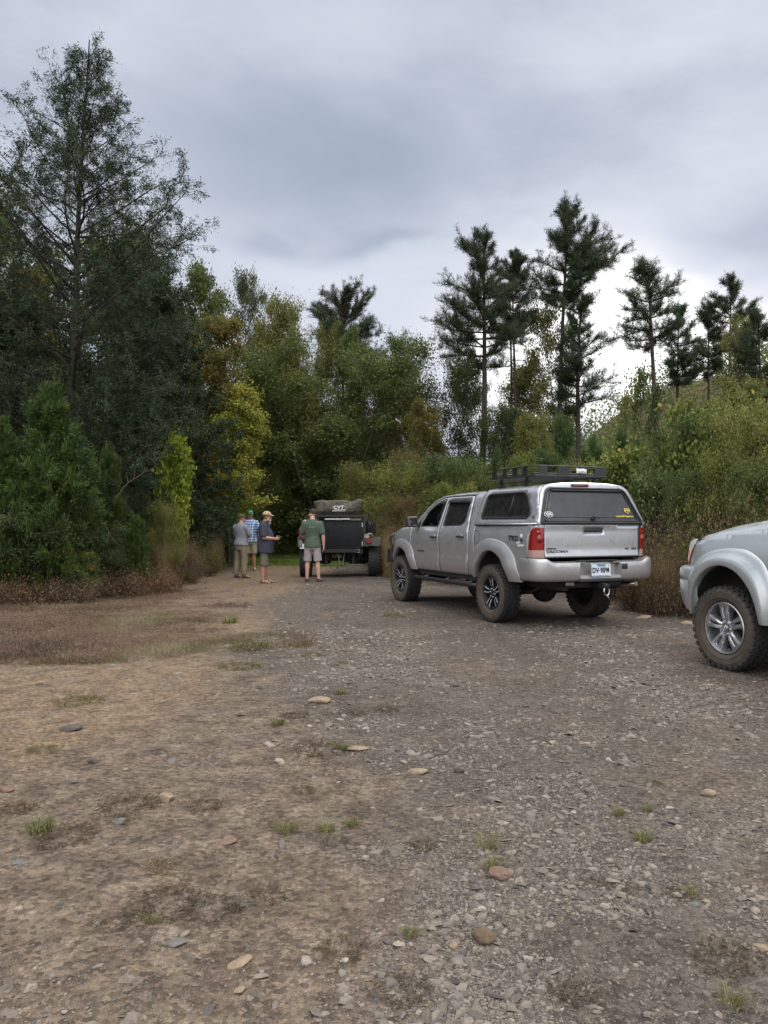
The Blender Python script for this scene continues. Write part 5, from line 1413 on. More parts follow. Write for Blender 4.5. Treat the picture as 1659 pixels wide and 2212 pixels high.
def shoe_mesh(M, style, parent):
    g = lambda p: M @ Vector(p)
    so = curve2([(-.07, 0), (-.06, .034), (.02, .036), (.10, .048), (.17, .040), (.21, .0), (.17, -.040), (.10, -.048), (.02, -.036), (-.06, -.034), (-.07, 0)], 4)[:-1]
    mb = MB(); mb.prism(so, .002, .024, lambda u, v, h: g((u, v, h)))
    if style == 'shoe':
        sec = []
        for x, hh, ww in ((-.068, .05, .020), (-.05, .085, .036), (.0, .095, .042), (.05, .088, .044), (.10, .062, .050), (.16, .045, .046), (.20, .030, .026), (.212, .02, .005)):
            sec.append([g((x, ww * math.cos(q), .018 + (hh - .018) * max(0, math.sin(q)))) for q in np.linspace(0, PI, 11)])
        mb.grid(sec)
        o = mb.build('shoe', M_shoe, parent)
    else:
        o = mb.build('sandal', M_sole, parent)
        mb = MB()
        for x0, x1, h in ((.12, .13, .052), (.06, .05, .078)): mb.tube([g((x0, -.05, .02)), g(((x0 + x1) / 2, -.036, h - .008)), g((x1, 0, h + .004)), g(((x0 + x1) / 2, .036, h - .008)), g((x0, .05, .02))], [(.005, .014)] * 5, 6)
        if style == 'sandal': mb.tube([g((-.0, -.042, .03)), g((-.05, -.03, .07)), g((-.062, 0, .075)), g((-.05, .03, .07)), g((-.0, .042, .03))], [(.014, .004)] * 5, 6)
        mb.build('sandal_strap', M_shoe, o)
def person(label, loc, face, S, spec):
    P = thing('person', label, 'person', loc, face)
    P['group'] = 'men standing and talking on the gravel'
    b = MB(); sh = spec.get('sh', .185); fat = spec.get('belly', .02)
    torso(b, .90, fat, sh - .005, sh, 0)
    for s in (1, -1):
        hip, knee, ank = Vector((0, s * .095, .90)), Vector(spec['knee'][s > 0]), Vector(spec['ankle'][s > 0])
        k = spec.get('leg', 1.)
        limb(b, [hip, hip + (knee - hip) * .5, knee, knee + (ank - knee) * .32 + Vector((-.012, 0, 0)), ank], [.092 * k, .078 * k, .056 * k, .058 * k, .036 * k])
        spec['fm'] = spec.get('fm', {}); spec['fm'][s] = foot(b, ank, spec.get('footyaw', {}).get(s, s * .2))
        A = spec['arm'][s > 0]; el, wr = Vector(A[0]), Vector(A[1]); shp = Vector((-.01, s * (sh - .012), 1.405))
        ak = spec.get('armk', 1.)
        limb(b, [shp, shp + (el - shp) * .5, el, el + (wr - el) * .35, wr], [.054 * ak, .048 * ak, .039 * ak, .041 * ak, .027 * ak])
        hand(b, wr, A[2], A[3], A[4], A[5])
    hc = Vector(spec['head']); b.tube([(-.015, 0, 1.44), (hc.x * .5 - .01, 0, 1.53), hc + Vector((-.01, 0, -.06))], [.068, .060, .058], 12)
    HM = head(b, hc, spec.get('look', 0), spec.get('nod', 0), spec.get('fat', 1.))
    body = link('body', remeshed(b, .0075, 3), spec['skin'], P); eyes(HM, body)
    # shirt
    m_ = MB(); g = .018; torso(m_, spec.get('hem', .86), fat, sh, sh, g + .004, pelvis=.190 + fat * .3, dep=.030)
    for s in (1, -1):
        A = spec['arm'][s > 0]; el = Vector(A[0]); shp = Vector((-.01, s * (sh - .012), 1.405)); sl_ = spec.get('sleeve', .72); ak_ = spec.get('armk', 1.)
        e2 = shp + (el - shp) * sl_
        limb(m_, [shp + Vector((0, -s * .006, 0)), shp + (e2 - shp) * .5, e2], [.078 * ak_, .072 * ak_, .070 * ak_])
    link('shirt', remeshed(m_, .010, 3, (.010, 9, 7)), spec['shirt'], P)
    # shorts or trousers
    m_ = MB(); L = spec.get('trouser', .48)
    m_.tube([(.008, 0, .78), (.008, 0, .86), (.01, 0, .93), (.01, 0, 1.0)], [(.172, .12 + fat * .3), (.182 + fat * .2, .128 + fat * .4), (.178 + fat * .3, .128 + fat * .5), (.170 + fat * .3, .122 + fat * .5)], 20)
    for s in (1, -1):
        hip, knee, ank = Vector((0, s * .095, .88)), Vector(spec['knee'][s > 0]), Vector(spec['ankle'][s > 0])
        pts = [hip, hip + (knee - hip) * .5, knee] + ([knee + (ank - knee) * .5, ank + Vector((0, 0, .01))] if L < .3 else [])
        if L >= .3:
            kk = (hip.z - L) / (hip.z - knee.z); pts[2] = hip + (knee - hip) * kk
            m_.tube([pts[0], pts[1], pts[2]], [.100, .103, .106], 14); m_.ell(pts[0], (.100,) * 3)
        else:
            m_.tube(pts, [.102, .098, .084, .088, .080], 14); m_.ell(pts[0], (.102,) * 3)
    me = remeshed(m_, .010, 3, (.009, 8, 6)); link('shorts' if L >= .3 else 'trousers', me, spec['pants'], P)
    for s in (1, -1): shoe_mesh(spec['fm'][s], spec['shoe'], P)
    P.scale = (S, S, S)
    return P, HM, body
def hair_cap(HM, mat, parent, low=.0, name='hair', grow=.006, fat=1.):
    mb = MB(); R = HM.to_3x3(); vs = []; fs = []; n_ = 22; m_ = 9
    for i in range(m_ + 1):
        th = (PI * .62) * i / m_
        for k in range(n_):
            w = 2 * PI * k / n_; front = max(0, math.cos(w))
            t2 = min(th, PI * .62 - front * .62)
            vs.append(HM @ (Vector((-.012, 0, .025)) + Vector(((.098 + grow) * math.sin(t2) * math.cos(w), (.080 * fat + grow) * math.sin(t2) * math.sin(w), (.098 + grow) * math.cos(t2)))))
    for i in range(m_):
        for k in range(n_): fs.append((i * n_ + k, i * n_ + (k + 1) % n_, (i + 1) * n_ + (k + 1) % n_, (i + 1) * n_ + k))
    mb.add(vs, fs, True); return mb.build(name, mat, parent)
def cap(HM, mat, parent, fat=1.):
    mb = MB(); vs = []; fs = []; n_ = 24; m_ = 7
    for i in range(m_ + 1):
        th = PI * .5 * i / m_
        for k in range(n_):
            w = 2 * PI * k / n_
            vs.append(HM @ Vector((-.010 + .112 * math.sin(th) * math.cos(w), (.092 * fat) * math.sin(th) * math.sin(w), .048 + .092 * math.cos(th))))
    for i in range(m_):
        for k in range(n_): fs.append((i * n_ + k, i * n_ + (k + 1) % n_, (i + 1) * n_ + (k + 1) % n_, (i + 1) * n_ + k))
    mb.add(vs, fs, True)
    rows = []
    for q in range(6):
        t = q / 5; rows.append([HM @ Vector((-.010 + (.108 + .075 * t) * math.cos(a * (1 - .25 * t)), (.088 * fat + .004 * t) * math.sin(a * (1 - .25 * t)), .050 - .012 * t - .018 * abs(math.sin(a)) ** 2 * t)) for a in np.linspace(-1.05, 1.05, 13)])
    mb.grid(rows); rows2 = [[p + (HM.to_3x3() @ Vector((0, 0, -.006))) for p in r] for r in rows]; mb.grid(rows2, flip=True)
    return mb.build('cap', mat, parent)
M_grey_tee = cloth('grey_cotton', (.20, .21, .24)); M_navy = cloth('navy_cotton', (.042, .044, .062)); M_greentee = cloth('green_cotton', (.070, .095, .070))
M_khaki = cloth('khaki_cargo', (.20, .165, .11)); M_tan = cloth('tan_shorts', (.27, .22, .15)); M_olive = cloth('olive_shorts', (.115, .110, .082)); M_lgrey = cloth('grey_shorts', (.27, .235, .235))
M_capgreen = cloth('green_cap', (.02, .16, .065)); M_captan = cloth('tan_cap', (.34, .25, .16))
m, nt, out = newmat('blue_white_plaid'); n = N(nt); sp = n('SeparateXYZ', i={0: n('TexCoord').outputs['Object']})
def band(a, per, w): return n.math('LESS_THAN', n.math('FRACT', n.math('MULTIPLY', a, 1 / per)), w)
hsum = n.math('ADD', sp.outputs[1], n.math('MULTIPLY', sp.outputs[0], .9))
f_ = n.math('ADD', n.math('MULTIPLY', band(hsum, .075, .45), .4), n.math('MULTIPLY', band(sp.outputs[2], .075, .45), .4))
f_ = n.math('ADD', f_, n.math('MULTIPLY', n.math('MAXIMUM', band(hsum, .0375, .14), band(sp.outputs[2], .0375, .14)), .2))
c_ = n.ramp(f_, [(0, (.56, .60, .66)), (.4, (.16, .26, .46)), (.9, (.035, .075, .20))]); b_ = n('BsdfPrincipled', i={'Base Color': c_, 'Roughness': .9}); n.l(b_.outputs[0], out.inputs[0]); M_plaid = m
def wz(px, py):
    x, y = ground_at(px, py); return (x, y, gz1(x, y))
# coordinates in each figure's own frame: x ahead of him, y to his left
K0 = {False: (.01, -.10, .50), True: (.01, .10, .50)}; A0 = {False: (-.02, -.105, .085), True: (-.02, .105, .085)}
# 1 grey shirt, arms crossed, back to the camera, looking right
S1 = dict(skin=M_skin, shirt=M_grey_tee, pants=M_khaki, trouser=.1, shoe='shoe', belly=.045, sh=.20, hem=.90, leg=1.05, armk=1.1, knee={False: (.02, -.11, .50), True: (.01, .13, .50)}, ankle={False: (.0, -.12, .085), True: (-.02, .15, .085)},
          head=(.05, .0, 1.66), look=-.55, nod=.1, fat=1.08,
          arm={True: ((.10, .27, 1.17), (.24, .02, 1.20), (.15, -1, .1), (-1, 0, .1), -1, .5), False: ((.12, -.27, 1.16), (.25, -.03, 1.15), (.1, 1, .05), (-1, 0, 0), 1, .5)})
x1, y1, z1_ = wz(520, 1248)
P1, H1, B1 = person('man in grey t-shirt and long khaki trousers, back to us with crossed arms', (x1, y1, z1_), math.radians(58), 1.70 / 1.78, S1)
hair_cap(H1, M_hairg, P1, fat=1.08)
mb = MB()
for s in (1, -1): mb.tube([H1 @ Vector((.088, s * .03, .012)), H1 @ Vector((.080, s * .07, .014)), H1 @ Vector((.0, s * .093, .014))], .004, 6); mb.ell(H1 @ Vector((.096, s * .032, .006)), (.004, .022, .016), 10, 6, H1.to_3x3())
mb.build('glasses', M_eye, P1)
# 2 plaid shirt, facing the camera
S2 = dict(skin=M_skin3, shirt=M_plaid, pants=M_tan, trouser=.50, shoe='flip', belly=.02, sh=.195, hem=.87, knee=K0, ankle={False: (-.02, -.13, .085), True: (-.02, .12, .085)}, head=(.02, 0, 1.66), look=.12, nod=.12,
          arm={True: ((-.02, .26, 1.14), (.03, .27, .90), (.05, .02, -1), (.1, -1, 0), -1, .35), False: ((-.02, -.25, 1.14), (.10, -.22, .93), (.3, .1, -1), (.1, 1, 0), 1, .4)})
x1, y1, z1_ = wz(537, 1233)
P2, H2, B2 = person('man in blue and white plaid shirt and green cap, facing us', (x1 + .02, y1 + .2, z1_), math.radians(-82), 1.84 / 1.78, S2)
hair_cap(H2, M_hairg, P2); c_ = cap(H2, M_capgreen, P2)
mb = MB(); mb.tube([H2 @ Vector((.106 - 4 * y * y, y, .088 + .006 * math.sin(y * 260))) for y in np.linspace(-.035, .035, 15)], .004, 5); mb.build('stitched_script', M_white, c_)
# 3 navy shirt, beard, holding a small camera
S3 = dict(skin=M_skin3, shirt=M_navy, pants=M_olive, trouser=.44, shoe='sandal', belly=.085, sh=.20, hem=.76, sleeve=.80, leg=1.1, armk=1.15, knee=K0, ankle={False: (-.02, -.10, .085), True: (.03, .14, .085)}, head=(.07, 0, 1.645), look=.05, nod=.05, fat=1.1, footyaw={1: .25, -1: -.1},
          arm={True: ((-.0, .27, 1.14), (.27, .10, 1.09), (1, -.25, .05), (0, -1, .2), -1, .8), False: ((.02, -.27, 1.13), (.27, -.10, 1.10), (1, .25, .05), (0, 1, .2), 1, .8)})
x1, y1, z1_ = wz(571, 1260)
P3, H3, B3 = person('bearded man in navy t-shirt, olive shorts and tan cap, in profile facing right', (x1, y1, z1_), math.radians(2), 1.74 / 1.78, S3)
hair_cap(H3, M_hairg, P3, fat=1.1); cap(H3, M_captan, P3, 1.1)
mb = MB(); R_ = H3.to_3x3()
mb.ell(H3 @ Vector((.068, 0, -.095)), (.044, .052, .050), 16, 10, R_); mb.ell(H3 @ Vector((.072, 0, -.150)), (.028, .032, .050), 14, 8, R_)
for s in (1, -1): mb.ell(H3 @ Vector((.030, s * .066, -.065)), (.028, .014, .050), 12, 8, R_)
link('beard', remeshed(mb, .008, 2, (.005, 40, 40)), M_beard, P3)
mb = MB(); mb.box((.375, 0, 1.13), (.045, .115, .075), bev=.008); mb.lathe([(.0005, .035), (.022, .035), (.024, 0)], 14, 'X', (.39, .01, 1.13)); mb.box((.375, .03, 1.172), (.02, .03, .014), bev=.003)
cm = mb.build('compact_camera', M_black, None, sharp=40); cm.matrix_world = Matrix.Translation((x1, y1, z1_)) @ Matrix.Rotation(math.radians(2), 4, 'Z') @ Matrix.Scale(1.74 / 1.78, 4)
tag(cm, 'small black camera held at the waist by the bearded man', 'camera')
# 4 green shirt, back to the camera, head turned left
S4 = dict(skin=M_skin2, shirt=M_greentee, pants=M_lgrey, trouser=.50, shoe='shoe', belly=.01, sh=.205, hem=.84, sleeve=.78, armk=1.1, knee={False: (.0, -.13, .50), True: (.0, .12, .50)}, ankle={False: (-.02, -.16, .085), True: (-.02, .13, .085)}, head=(.035, .0, 1.665), look=1.3, nod=.05,
          arm={True: ((.03, .28, 1.15), (.22, .17, 1.02), (.8, -.6, -.1), (0, -.6, 1), -1, .7), False: ((-.04, -.27, 1.14), (.0, -.28, .88), (.1, .0, -1), (.2, 1, 0), 1, .4)})
x1, y1, z1_ = wz(675, 1256)
P4, H4, B4 = person('man in green t-shirt and grey shorts, back to us beside the black trailer', (x1, y1, z1_), math.radians(86), 1.80 / 1.78, S4)
hair_cap(H4, M_hair, P4)
mb = MB()
for s in (1, -1): mb.tube([H4 @ Vector((.078, s * .02, .105)), H4 @ Vector((.05, s * .07, .095)), H4 @ Vector((-.03, s * .094, .03))], .004, 6); mb.ell(H4 @ Vector((.082, s * .034, .098)), (.012, .026, .016), 12, 6, H4.to_3x3())
mb.build('sunglasses', M_eye, P4)
put_text('TI HAIY', .050, frame((-.148, -.0, 1.33), RX, (.08, 0, 1)), pmat('faded_print', (.24, .30, .26), .9, 0, .4, 60), P4, 'shirt_print', sx=.9)
# ================================================================= vegetation: makers
def segs_mesh(A, B, RA, RB, n=5):
    A = np.asarray(A, float); B = np.asarray(B, float); RA = np.asarray(RA, float)[:, None]; RB = np.asarray(RB, float)[:, None]
    t = B - A; t /= np.maximum(1e-6, np.linalg.norm(t, axis=1))[:, None]
    up = np.where(np.abs(t[:, 2:3]) < .9, np.array([[0, 0, 1.]]), np.array([[1., 0, 0]]))
    a = np.cross(up, t); a /= np.linalg.norm(a, axis=1)[:, None]; b = np.cross(t, a)
    V = []
    for P, R in ((A, RA), (B, RB)):
        for k in range(n):
            w = 2 * PI * k / n; V.append(P + a * R * math.cos(w) + b * R * math.sin(w))
    V = np.stack(V, 1)                                   # (m, 2n, 3)
    f = np.array([(k, (k + 1) % n, (k + 1) % n + n, k + n) for k in range(n)])
    F_ = (f[None] + (np.arange(len(A)) * 2 * n)[:, None, None]).reshape(-1, 4)
    return V.reshape(-1, 3), F_
class Wood:
    def __init__(s): s.g = {}
    def path(s, P, R, n=5):
        g = s.g.setdefault(n, [[], [], [], []])
        for i in range(len(P) - 1):
            g[0].append(P[i]); g[1].append(P[i + 1]); g[2].append(R[i]); g[3].append(R[i + 1])
    def mesh(s, name='trunk'):
        Vs, Fs, o = [], [], 0
        for n, (a, b, c, d) in s.g.items():
            V, Fq_ = segs_mesh(a, b, c, d, n); Vs.append(V); Fs.append(Fq_ + o); o += len(V)
        return np_mesh(name, np.concatenate(Vs), np.concatenate(Fs), smooth=True)
def rdir(r, n):
    v = r.normal(size=(n, 3)); return v / np.linalg.norm(v, axis=1)[:, None]
def leaf_mesh(name, P, size, v, r, aspect=.55, D=None, dj=1., flat=0.):
    """one four-cornered leaf per point; D gives a preferred direction, dj how far leaves stray from it"""
    n = len(P); t = rdir(r, n)
    if D is not None: t = D + t * dj; t /= np.maximum(1e-6, np.linalg.norm(t, axis=1))[:, None]
    w = rdir(r, n)
    if flat: w[:, 2] *= (1 - flat)
    u = np.cross(t, w); u /= np.maximum(1e-6, np.linalg.norm(u, axis=1))[:, None]
    S = (size * r.uniform(.65, 1.35, n))[:, None]
    V = np.stack([P, P + t * S * .45 + u * S * aspect * .5, P + t * S, P + t * S * .45 - u * S * aspect * .5], 1).reshape(-1, 3)
    return np_mesh(name, V, np.arange(4 * n).reshape(-1, 4), attrs={'v': ('FACE', v)})
def bend(p, d, L, n, r, wob=.12, up=0.):
    """a wandering path"""
    P = [np.array(p, float)]; d = np.array(d, float)
    for i in range(n):
        d = d + r.normal(size=3) * wob + np.array([0, 0, up]); d /= np.linalg.norm(d); P.append(P[-1] + d * L / n)
    return P, d
PROF = {'oval': lambda u: math.sin(PI * min(1, max(0, .10 + .88 * u))) ** .7, 'cone': lambda u: (1 - u) ** .75 * .95 + .06, 'column': lambda u: .75 + .25 * math.sin(PI * u) - .45 * max(0, u - .75) * 2,
        'vase': lambda u: .35 + .65 * min(1, u * 1.6) if u < .8 else 1 - (u - .8) * 2.6, 'dome': lambda u: math.sqrt(max(0.02, 1 - u * u)), 'round': lambda u: math.sin(PI * (.08 + .86 * u))}
def broadleaf(seed, h, rad, base=.25, prof='oval', n_leaf=22000, leaf=.075, limbs=20, stems=1, cl=.16, tr=.09, up=.5, gap=.0):
    """returns (wood mesh, leaf mesh) for a broad-leaved tree or bush of height h"""
    r = np.random.default_rng(seed); wd = Wood(); C = []
    for st in range(stems):
        a0 = 2 * PI * st / max(1, stems) + r.uniform(0, 1); lean = .0 if stems == 1 else .28
        tp, _ = bend((r.normal(0, .05) * (stems > 1), r.normal(0, .05) * (stems > 1), 0), (math.cos(a0) * lean, math.sin(a0) * lean, 1), h * .93, 9, r, .055, .03)
        tp[0][2] -= .15
        rr = [tr * (1 - .88 * i / 9) / math.sqrt(stems) for i in range(10)]; wd.path(tp, rr, 7)
        nl = max(5, limbs // stems)
        for i in range(nl):
            u = (i + r.uniform(.1, .9)) / nl; zz = base + (1 - base) * u * .97; k = zz * 9 / .93 if zz < .93 else 8.99; k = min(8.99, max(.5, k * 1.0)); q = int(k)
            p0 = tp[q] + (tp[q + 1] - tp[q]) * (k - q)
            az_ = i * 2.39996 + a0 + r.uniform(-.4, .4); L = rad * PROF[prof](u) * r.uniform(.72, 1.12) / (1 if stems == 1 else 1.35)
            el_ = lerp(up * .6, up * 1.8, u)
            d = np.array([math.cos(az_) * math.cos(el_), math.sin(az_) * math.cos(el_), math.sin(el_)])
            if r.random() < gap: continue
            P, dd = bend(p0, d, L, 5, r, .13, .02); r0 = max(.012, rr[q] * .45)
            wd.path(P, [r0 * (1 - .8 * j / 5) for j in range(6)], 5)
            ns = max(4, int(L * 4.2))
            for j in range(ns):
                f = .25 + .75 * (j + r.random()) / ns; kk = min(4.99, f * 5); qq = int(kk); s0 = P[qq] + (P[qq + 1] - P[qq]) * (kk - qq)
                d2 = dd * .6 + rdir(r, 1)[0] * .9; d2[2] += .12; d2 /= np.linalg.norm(d2); L2 = L * .42 * (1.15 - f * .6) * r.uniform(.6, 1.2)
                P2, _ = bend(s0, d2, L2, 3, r, .2); wd.path(P2, [r0 * .35, r0 * .25, r0 * .15, .003], 4)
                C += P2[1:]
                if r.random() < .5: C.append(P2[-1] + r.normal(size=3) * .12)
            C.append(P[-1])
        C.append(tp[-1]); C.append(tp[-2])
    C = np.array(C); nC = len(C); cw = r.gamma(2.2, 1, nC); cw /= cw.sum()
    ci = r.choice(nC, n_leaf, p=cw); cv = r.random(nC)
    sg = cl * (.7 + .6 * r.random(nC))
    P = C[ci] + r.normal(size=(n_leaf, 3)) * sg[ci][:, None] * np.array([1, 1, .72])
    k = P[:, 2] > .02; P = P[k]; ci = ci[k]
    v = np.clip(cv[ci] * .55 + r.random(len(P)) * .45, 0, 1)
    return wd.mesh(), leaf_mesh('crown', P, leaf, v, r, .62, flat=.0)
def pine(seed, h, base, rad, tufts=620, dens=1., lop=0., needle=.17, tr=.15, prof=None):
    r = np.random.default_rng(seed); wd = Wood(); T = []; TD = []
    tp, _ = bend((0, 0, -.15), (r.normal(0, .01), r.normal(0, .01), 1), h + .15, 14, r, .012, .03)
    rr = [tr * (1 - .85 * (i / 14) ** 1.1) for i in range(15)]; wd.path(tp, rr, 8)
    z = base
    while z < h - .25:
        u = (z - base) / (h - base); k = min(13.99, z / h * 14); q = int(k); p0 = tp[q] + (tp[q + 1] - tp[q]) * (k - q)
        for j in range(r.integers(3, 6)):
            if r.random() > dens: continue
            a = r.uniform(0, 2 * PI); L = rad * (prof(u) if prof else (1 - u) ** .62 * (.55 + .45 * min(1, u * 4))) * r.uniform(.55, 1.15) + .18
            L *= 1 + lop * math.cos(a)
            e = lerp(-.02, .85, u ** 1.3) + r.uniform(-.15, .2); d = np.array([math.cos(a) * math.cos(e), math.sin(a) * math.cos(e), math.sin(e)])
            P, dd = bend(p0, d, L, 5, r, .09, .05); wd.path(P, [.030 * (1 - .8 * i / 5) * min(1, L) + .004 for i in range(6)], 5)
            m = max(4, int(L * 12))
            for q2 in range(m):
                f = .18 + .82 * (q2 + r.random()) / m; kk = min(4.99, f * 5); qq = int(kk); s0 = P[qq] + (P[qq + 1] - P[qq]) * (kk - qq)
                d2 = dd * .7 + rdir(r, 1)[0] * .75; d2[2] += .25; d2 /= np.linalg.norm(d2); L2 = r.uniform(.22, .72) * min(1, L * .8)
                P2, d3 = bend(s0, d2, L2, 2, r, .2, .12); wd.path(P2, [.010, .007, .004], 4); T.append(P2[-1]); TD.append(d3)
                if r.random() < .75: T.append(P2[1]); TD.append(d3)
            T.append(P[-1]); TD.append(dd)
        z += r.uniform(.20, .42)
    T.append(tp[-1]); TD.append(np.array([0, 0, 1.]))
    # dead stubs under the crown
    for i in range(7):
        zz = r.uniform(base * .5, base); q = int(zz / h * 14); a = r.uniform(0, 2 * PI); P, _ = bend(tp[q], (math.cos(a), math.sin(a), r.uniform(-.1, .3)), r.uniform(.3, 1.1), 3, r, .15); wd.path(P, [.02, .014, .009, .004], 4)
    T = np.array(T); TD = np.array(TD); per = 40; ti = np.repeat(np.arange(len(T)), per); n_ = len(ti); tv = r.random(len(T))
    D = TD[ti] * .6 + np.array([0, 0, .3]); st = T[ti] - TD[ti] * (r.random(n_) * .26)[:, None] + r.normal(size=(n_, 3)) * .03
    return wd.mesh(), leaf_mesh('needles', st, needle, np.clip(tv[ti] * .6 + r.random(n_) * .4, 0, 1), r, .085, D, .95)
def cedar(seed, h, base, rad, limbs, prof, up0, up1, sprays, spl_=.055, tr=.2, droop=-.35, asp=.3, sub=1.):
    """a cedar or juniper: many fine ascending limbs carrying thin hanging sprays"""
    r = np.random.default_rng(seed); wd = Wood(); S0 = []; SD = []
    tp, _ = bend((0, 0, -.15), (0, 0, 1), h + .15, 14, r, .018, .03)
    wd.path(tp, [tr * (1 - .93 * (i / 14) ** .9) + .004 for i in range(15)], 8)
    for i in range(limbs):
        u = (i + r.random()) / limbs; z = base + (h * .97 - base) * u; k = min(13.99, z / h * 14); q = int(k); p0 = tp[q] + (tp[q + 1] - tp[q]) * (k - q)
        a = i * 2.39996 + r.uniform(-.5, .5); L = rad * prof(u) * r.uniform(.6, 1.15) + .12; e = lerp(up0, up1, u) + r.uniform(-.12, .18)
        d = np.array([math.cos(a) * math.cos(e), math.sin(a) * math.cos(e), math.sin(e)]); P, dd = bend(p0, d, L, 7, r, .08, .015)
        r0 = .0075 * L + .005; wd.path(P, [r0 * (1 - .85 * j / 7) + .002 for j in range(8)], 5)
        m = max(3, int(L * 6.5 * sub))
        for j in range(m):
            f = .18 + .82 * (j + r.random()) / m; kk = min(6.99, f * 7); qq = int(kk); s0 = P[qq] + (P[qq + 1] - P[qq]) * (kk - qq)
            d2 = dd * .75 + rdir(r, 1)[0] * .8; d2 /= np.linalg.norm(d2); L2 = (.30 + .26 * L) * (1.15 - .75 * f) * r.uniform(.5, 1.2) 
            P2, d3 = bend(s0, d2, L2, 3, r, .18, .02); wd.path(P2, [.006, .0045, .003, .002], 3)
            for t_ in (.35, .6, .85, 1.):
                kk2 = min(2.99, t_ * 3); q3 = int(kk2); S0.append(P2[q3] + (P2[q3 + 1] - P2[q3]) * (kk2 - q3)); SD.append(d3)
    S0 = np.array(S0); SD = np.array(SD); ns = len(S0)
    w = r.gamma(1.6, 1, ns); w /= w.sum(); si = r.choice(ns, sprays, p=w); cv = r.random(ns)
    sd = rdir(r, ns) * .8 + SD; sd[:, 2] += droop; sd /= np.linalg.norm(sd, axis=1)[:, None]      # each spray hangs its own way
    tpos = r.random(sprays); P_ = S0[si] + sd[si] * (tpos * .24)[:, None] + r.normal(size=(sprays, 3)) * .04
    return wd.mesh(), leaf_mesh('foliage', P_, spl_, np.clip(cv[si] * .6 + r.random(sprays) * .4, 0, 1), r, asp, sd[si], .65)
def brush(seed, h, rad, twigs, leaves, leaf=.04, stem=.004, jit=.05):
    """a thicket of thin dry stems with few shrivelled leaves"""
    r = np.random.default_rng(seed); wd = Wood(); C = []
    for i in range(twigs):
        a = r.uniform(0, 2 * PI); q = math.sqrt(r.random()) * rad; e = r.uniform(.55, 1.45)
        P, d = bend((q * math.cos(a), q * math.sin(a), -.03), (math.cos(a) * math.cos(e), math.sin(a) * math.cos(e), math.sin(e)), h * r.uniform(.5, 1.15) * (1 - .45 * q / rad), 5, r, .24, -.01)
        wd.path(P, [stem, stem * .85, stem * .7, stem * .55, stem * .4, stem * .25], 3)
        for j in (2, 3, 4):
            P2, _ = bend(P[j], d + rdir(r, 1)[0] * .9, h * .28, 2, r, .25); wd.path(P2, [stem * .5, stem * .35, stem * .2], 3); C += P2[1:]
        C += P[2:]
    C = np.array(C); ci = r.integers(0, len(C), leaves); P_ = C[ci] + r.normal(size=(leaves, 3)) * jit; k = P_[:, 2] > 0; P_ = P_[k]
    return wd.mesh(), leaf_mesh('leaves', P_, leaf, r.random(len(P_)), r, .55)
def blades(seed, n, rad, h, w=.006, lean=.5):
    """a tuft of grass: narrow two-part blades"""
    r = np.random.default_rng(seed); a = r.uniform(0, 2 * PI, n); q = np.sqrt(r.random(n)) * rad * .55
    b = np.stack([q * np.cos(a), q * np.sin(a), np.full(n, -.01)], 1); a2 = a + r.normal(0, .7, n); H_ = h * r.uniform(.4, 1.15, n); ln = np.abs(r.normal(lean, .3, n))
    d = np.stack([np.cos(a2), np.sin(a2), np.zeros(n)], 1); sd = np.stack([-np.sin(a2), np.cos(a2), np.zeros(n)], 1) * w * .5
    m = b + d * (H_ * ln * .35)[:, None] + np.array([0, 0, 1]) * (H_ * .62)[:, None]; t = b + d * (H_ * ln)[:, None] + np.array([0, 0, 1]) * (H_ * (1 - .35 * np.minimum(1, ln)))[:, None]
    V = np.stack([b - sd, b + sd, m + sd * .8, m - sd * .8, t], 1)
    F1 = np.concatenate([np.array([[0, 1, 2, 3]]), np.array([[3, 2, 4, 4]])])
    V2 = np.concatenate([V, t[:, None] + sd[:, None] * .1], 1).reshape(-1, 3)
    f = np.array([[0, 1, 2, 3], [3, 2, 5, 4]]); Fq_ = (f[None] + (np.arange(n) * 6)[:, None, None]).reshape(-1, 4)
    return np_mesh('blades', V2, Fq_, attrs={'v': ('FACE', np.repeat(r.random(n), 2))})

# ---------------------------------------------------------------- colours
L_green = leafmat('mid_green_leaves', [(0, (.042, .060, .016)), (.5, (.090, .115, .032)), (1, (.165, .185, .052))])
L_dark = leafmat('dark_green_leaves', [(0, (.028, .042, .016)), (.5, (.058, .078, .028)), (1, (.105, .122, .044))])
L_yellow = leafmat('yellow_green_leaves', [(0, (0.111, 0.127, 0.023)), (.5, (0.257, 0.270, 0.044)), (.85, (0.416, 0.381, 0.064)), (1, (0.588, 0.416, 0.073))])
L_gold = leafmat('golden_autumn_leaves', [(0, (0.064, 0.070, 0.020)), (.4, (0.128, 0.121, 0.032)), (.75, (0.196, 0.157, 0.041)), (1, (0.238, 0.157, 0.043))], .42)
L_rust = leafmat('rusty_leaves', [(0, (.060, .064, .024)), (.4, (.115, .100, .036)), (.8, (.19, .12, .048)), (1, (.26, .13, .060))])
L_bright = leafmat('bright_lime_leaves', [(0, (0.072, 0.121, 0.016)), (.5, (0.167, 0.228, 0.027)), (.8, (0.288, 0.312, 0.035)), (1, (0.396, 0.337, 0.042))], .4)
L_fresh = leafmat('fresh_green_leaves', [(0, (0.038, 0.062, 0.019)), (.5, (0.084, 0.120, 0.038)), (.9, (0.144, 0.176, 0.064)), (1, (0.200, 0.184, 0.056))])
L_olive = leafmat('olive_leaves', [(0, (0.064, 0.077, 0.020)), (.5, (0.140, 0.148, 0.039)), (1, (0.259, 0.226, 0.064))])
L_mixed = leafmat('yellowing_shrub_leaves', [(0, (0.043, 0.064, 0.015)), (.45, (0.115, 0.146, 0.031)), (.8, (0.215, 0.222, 0.054)), (.94, (0.307, 0.260, 0.070)), (1, (0.613, 0.399, 0.046))])
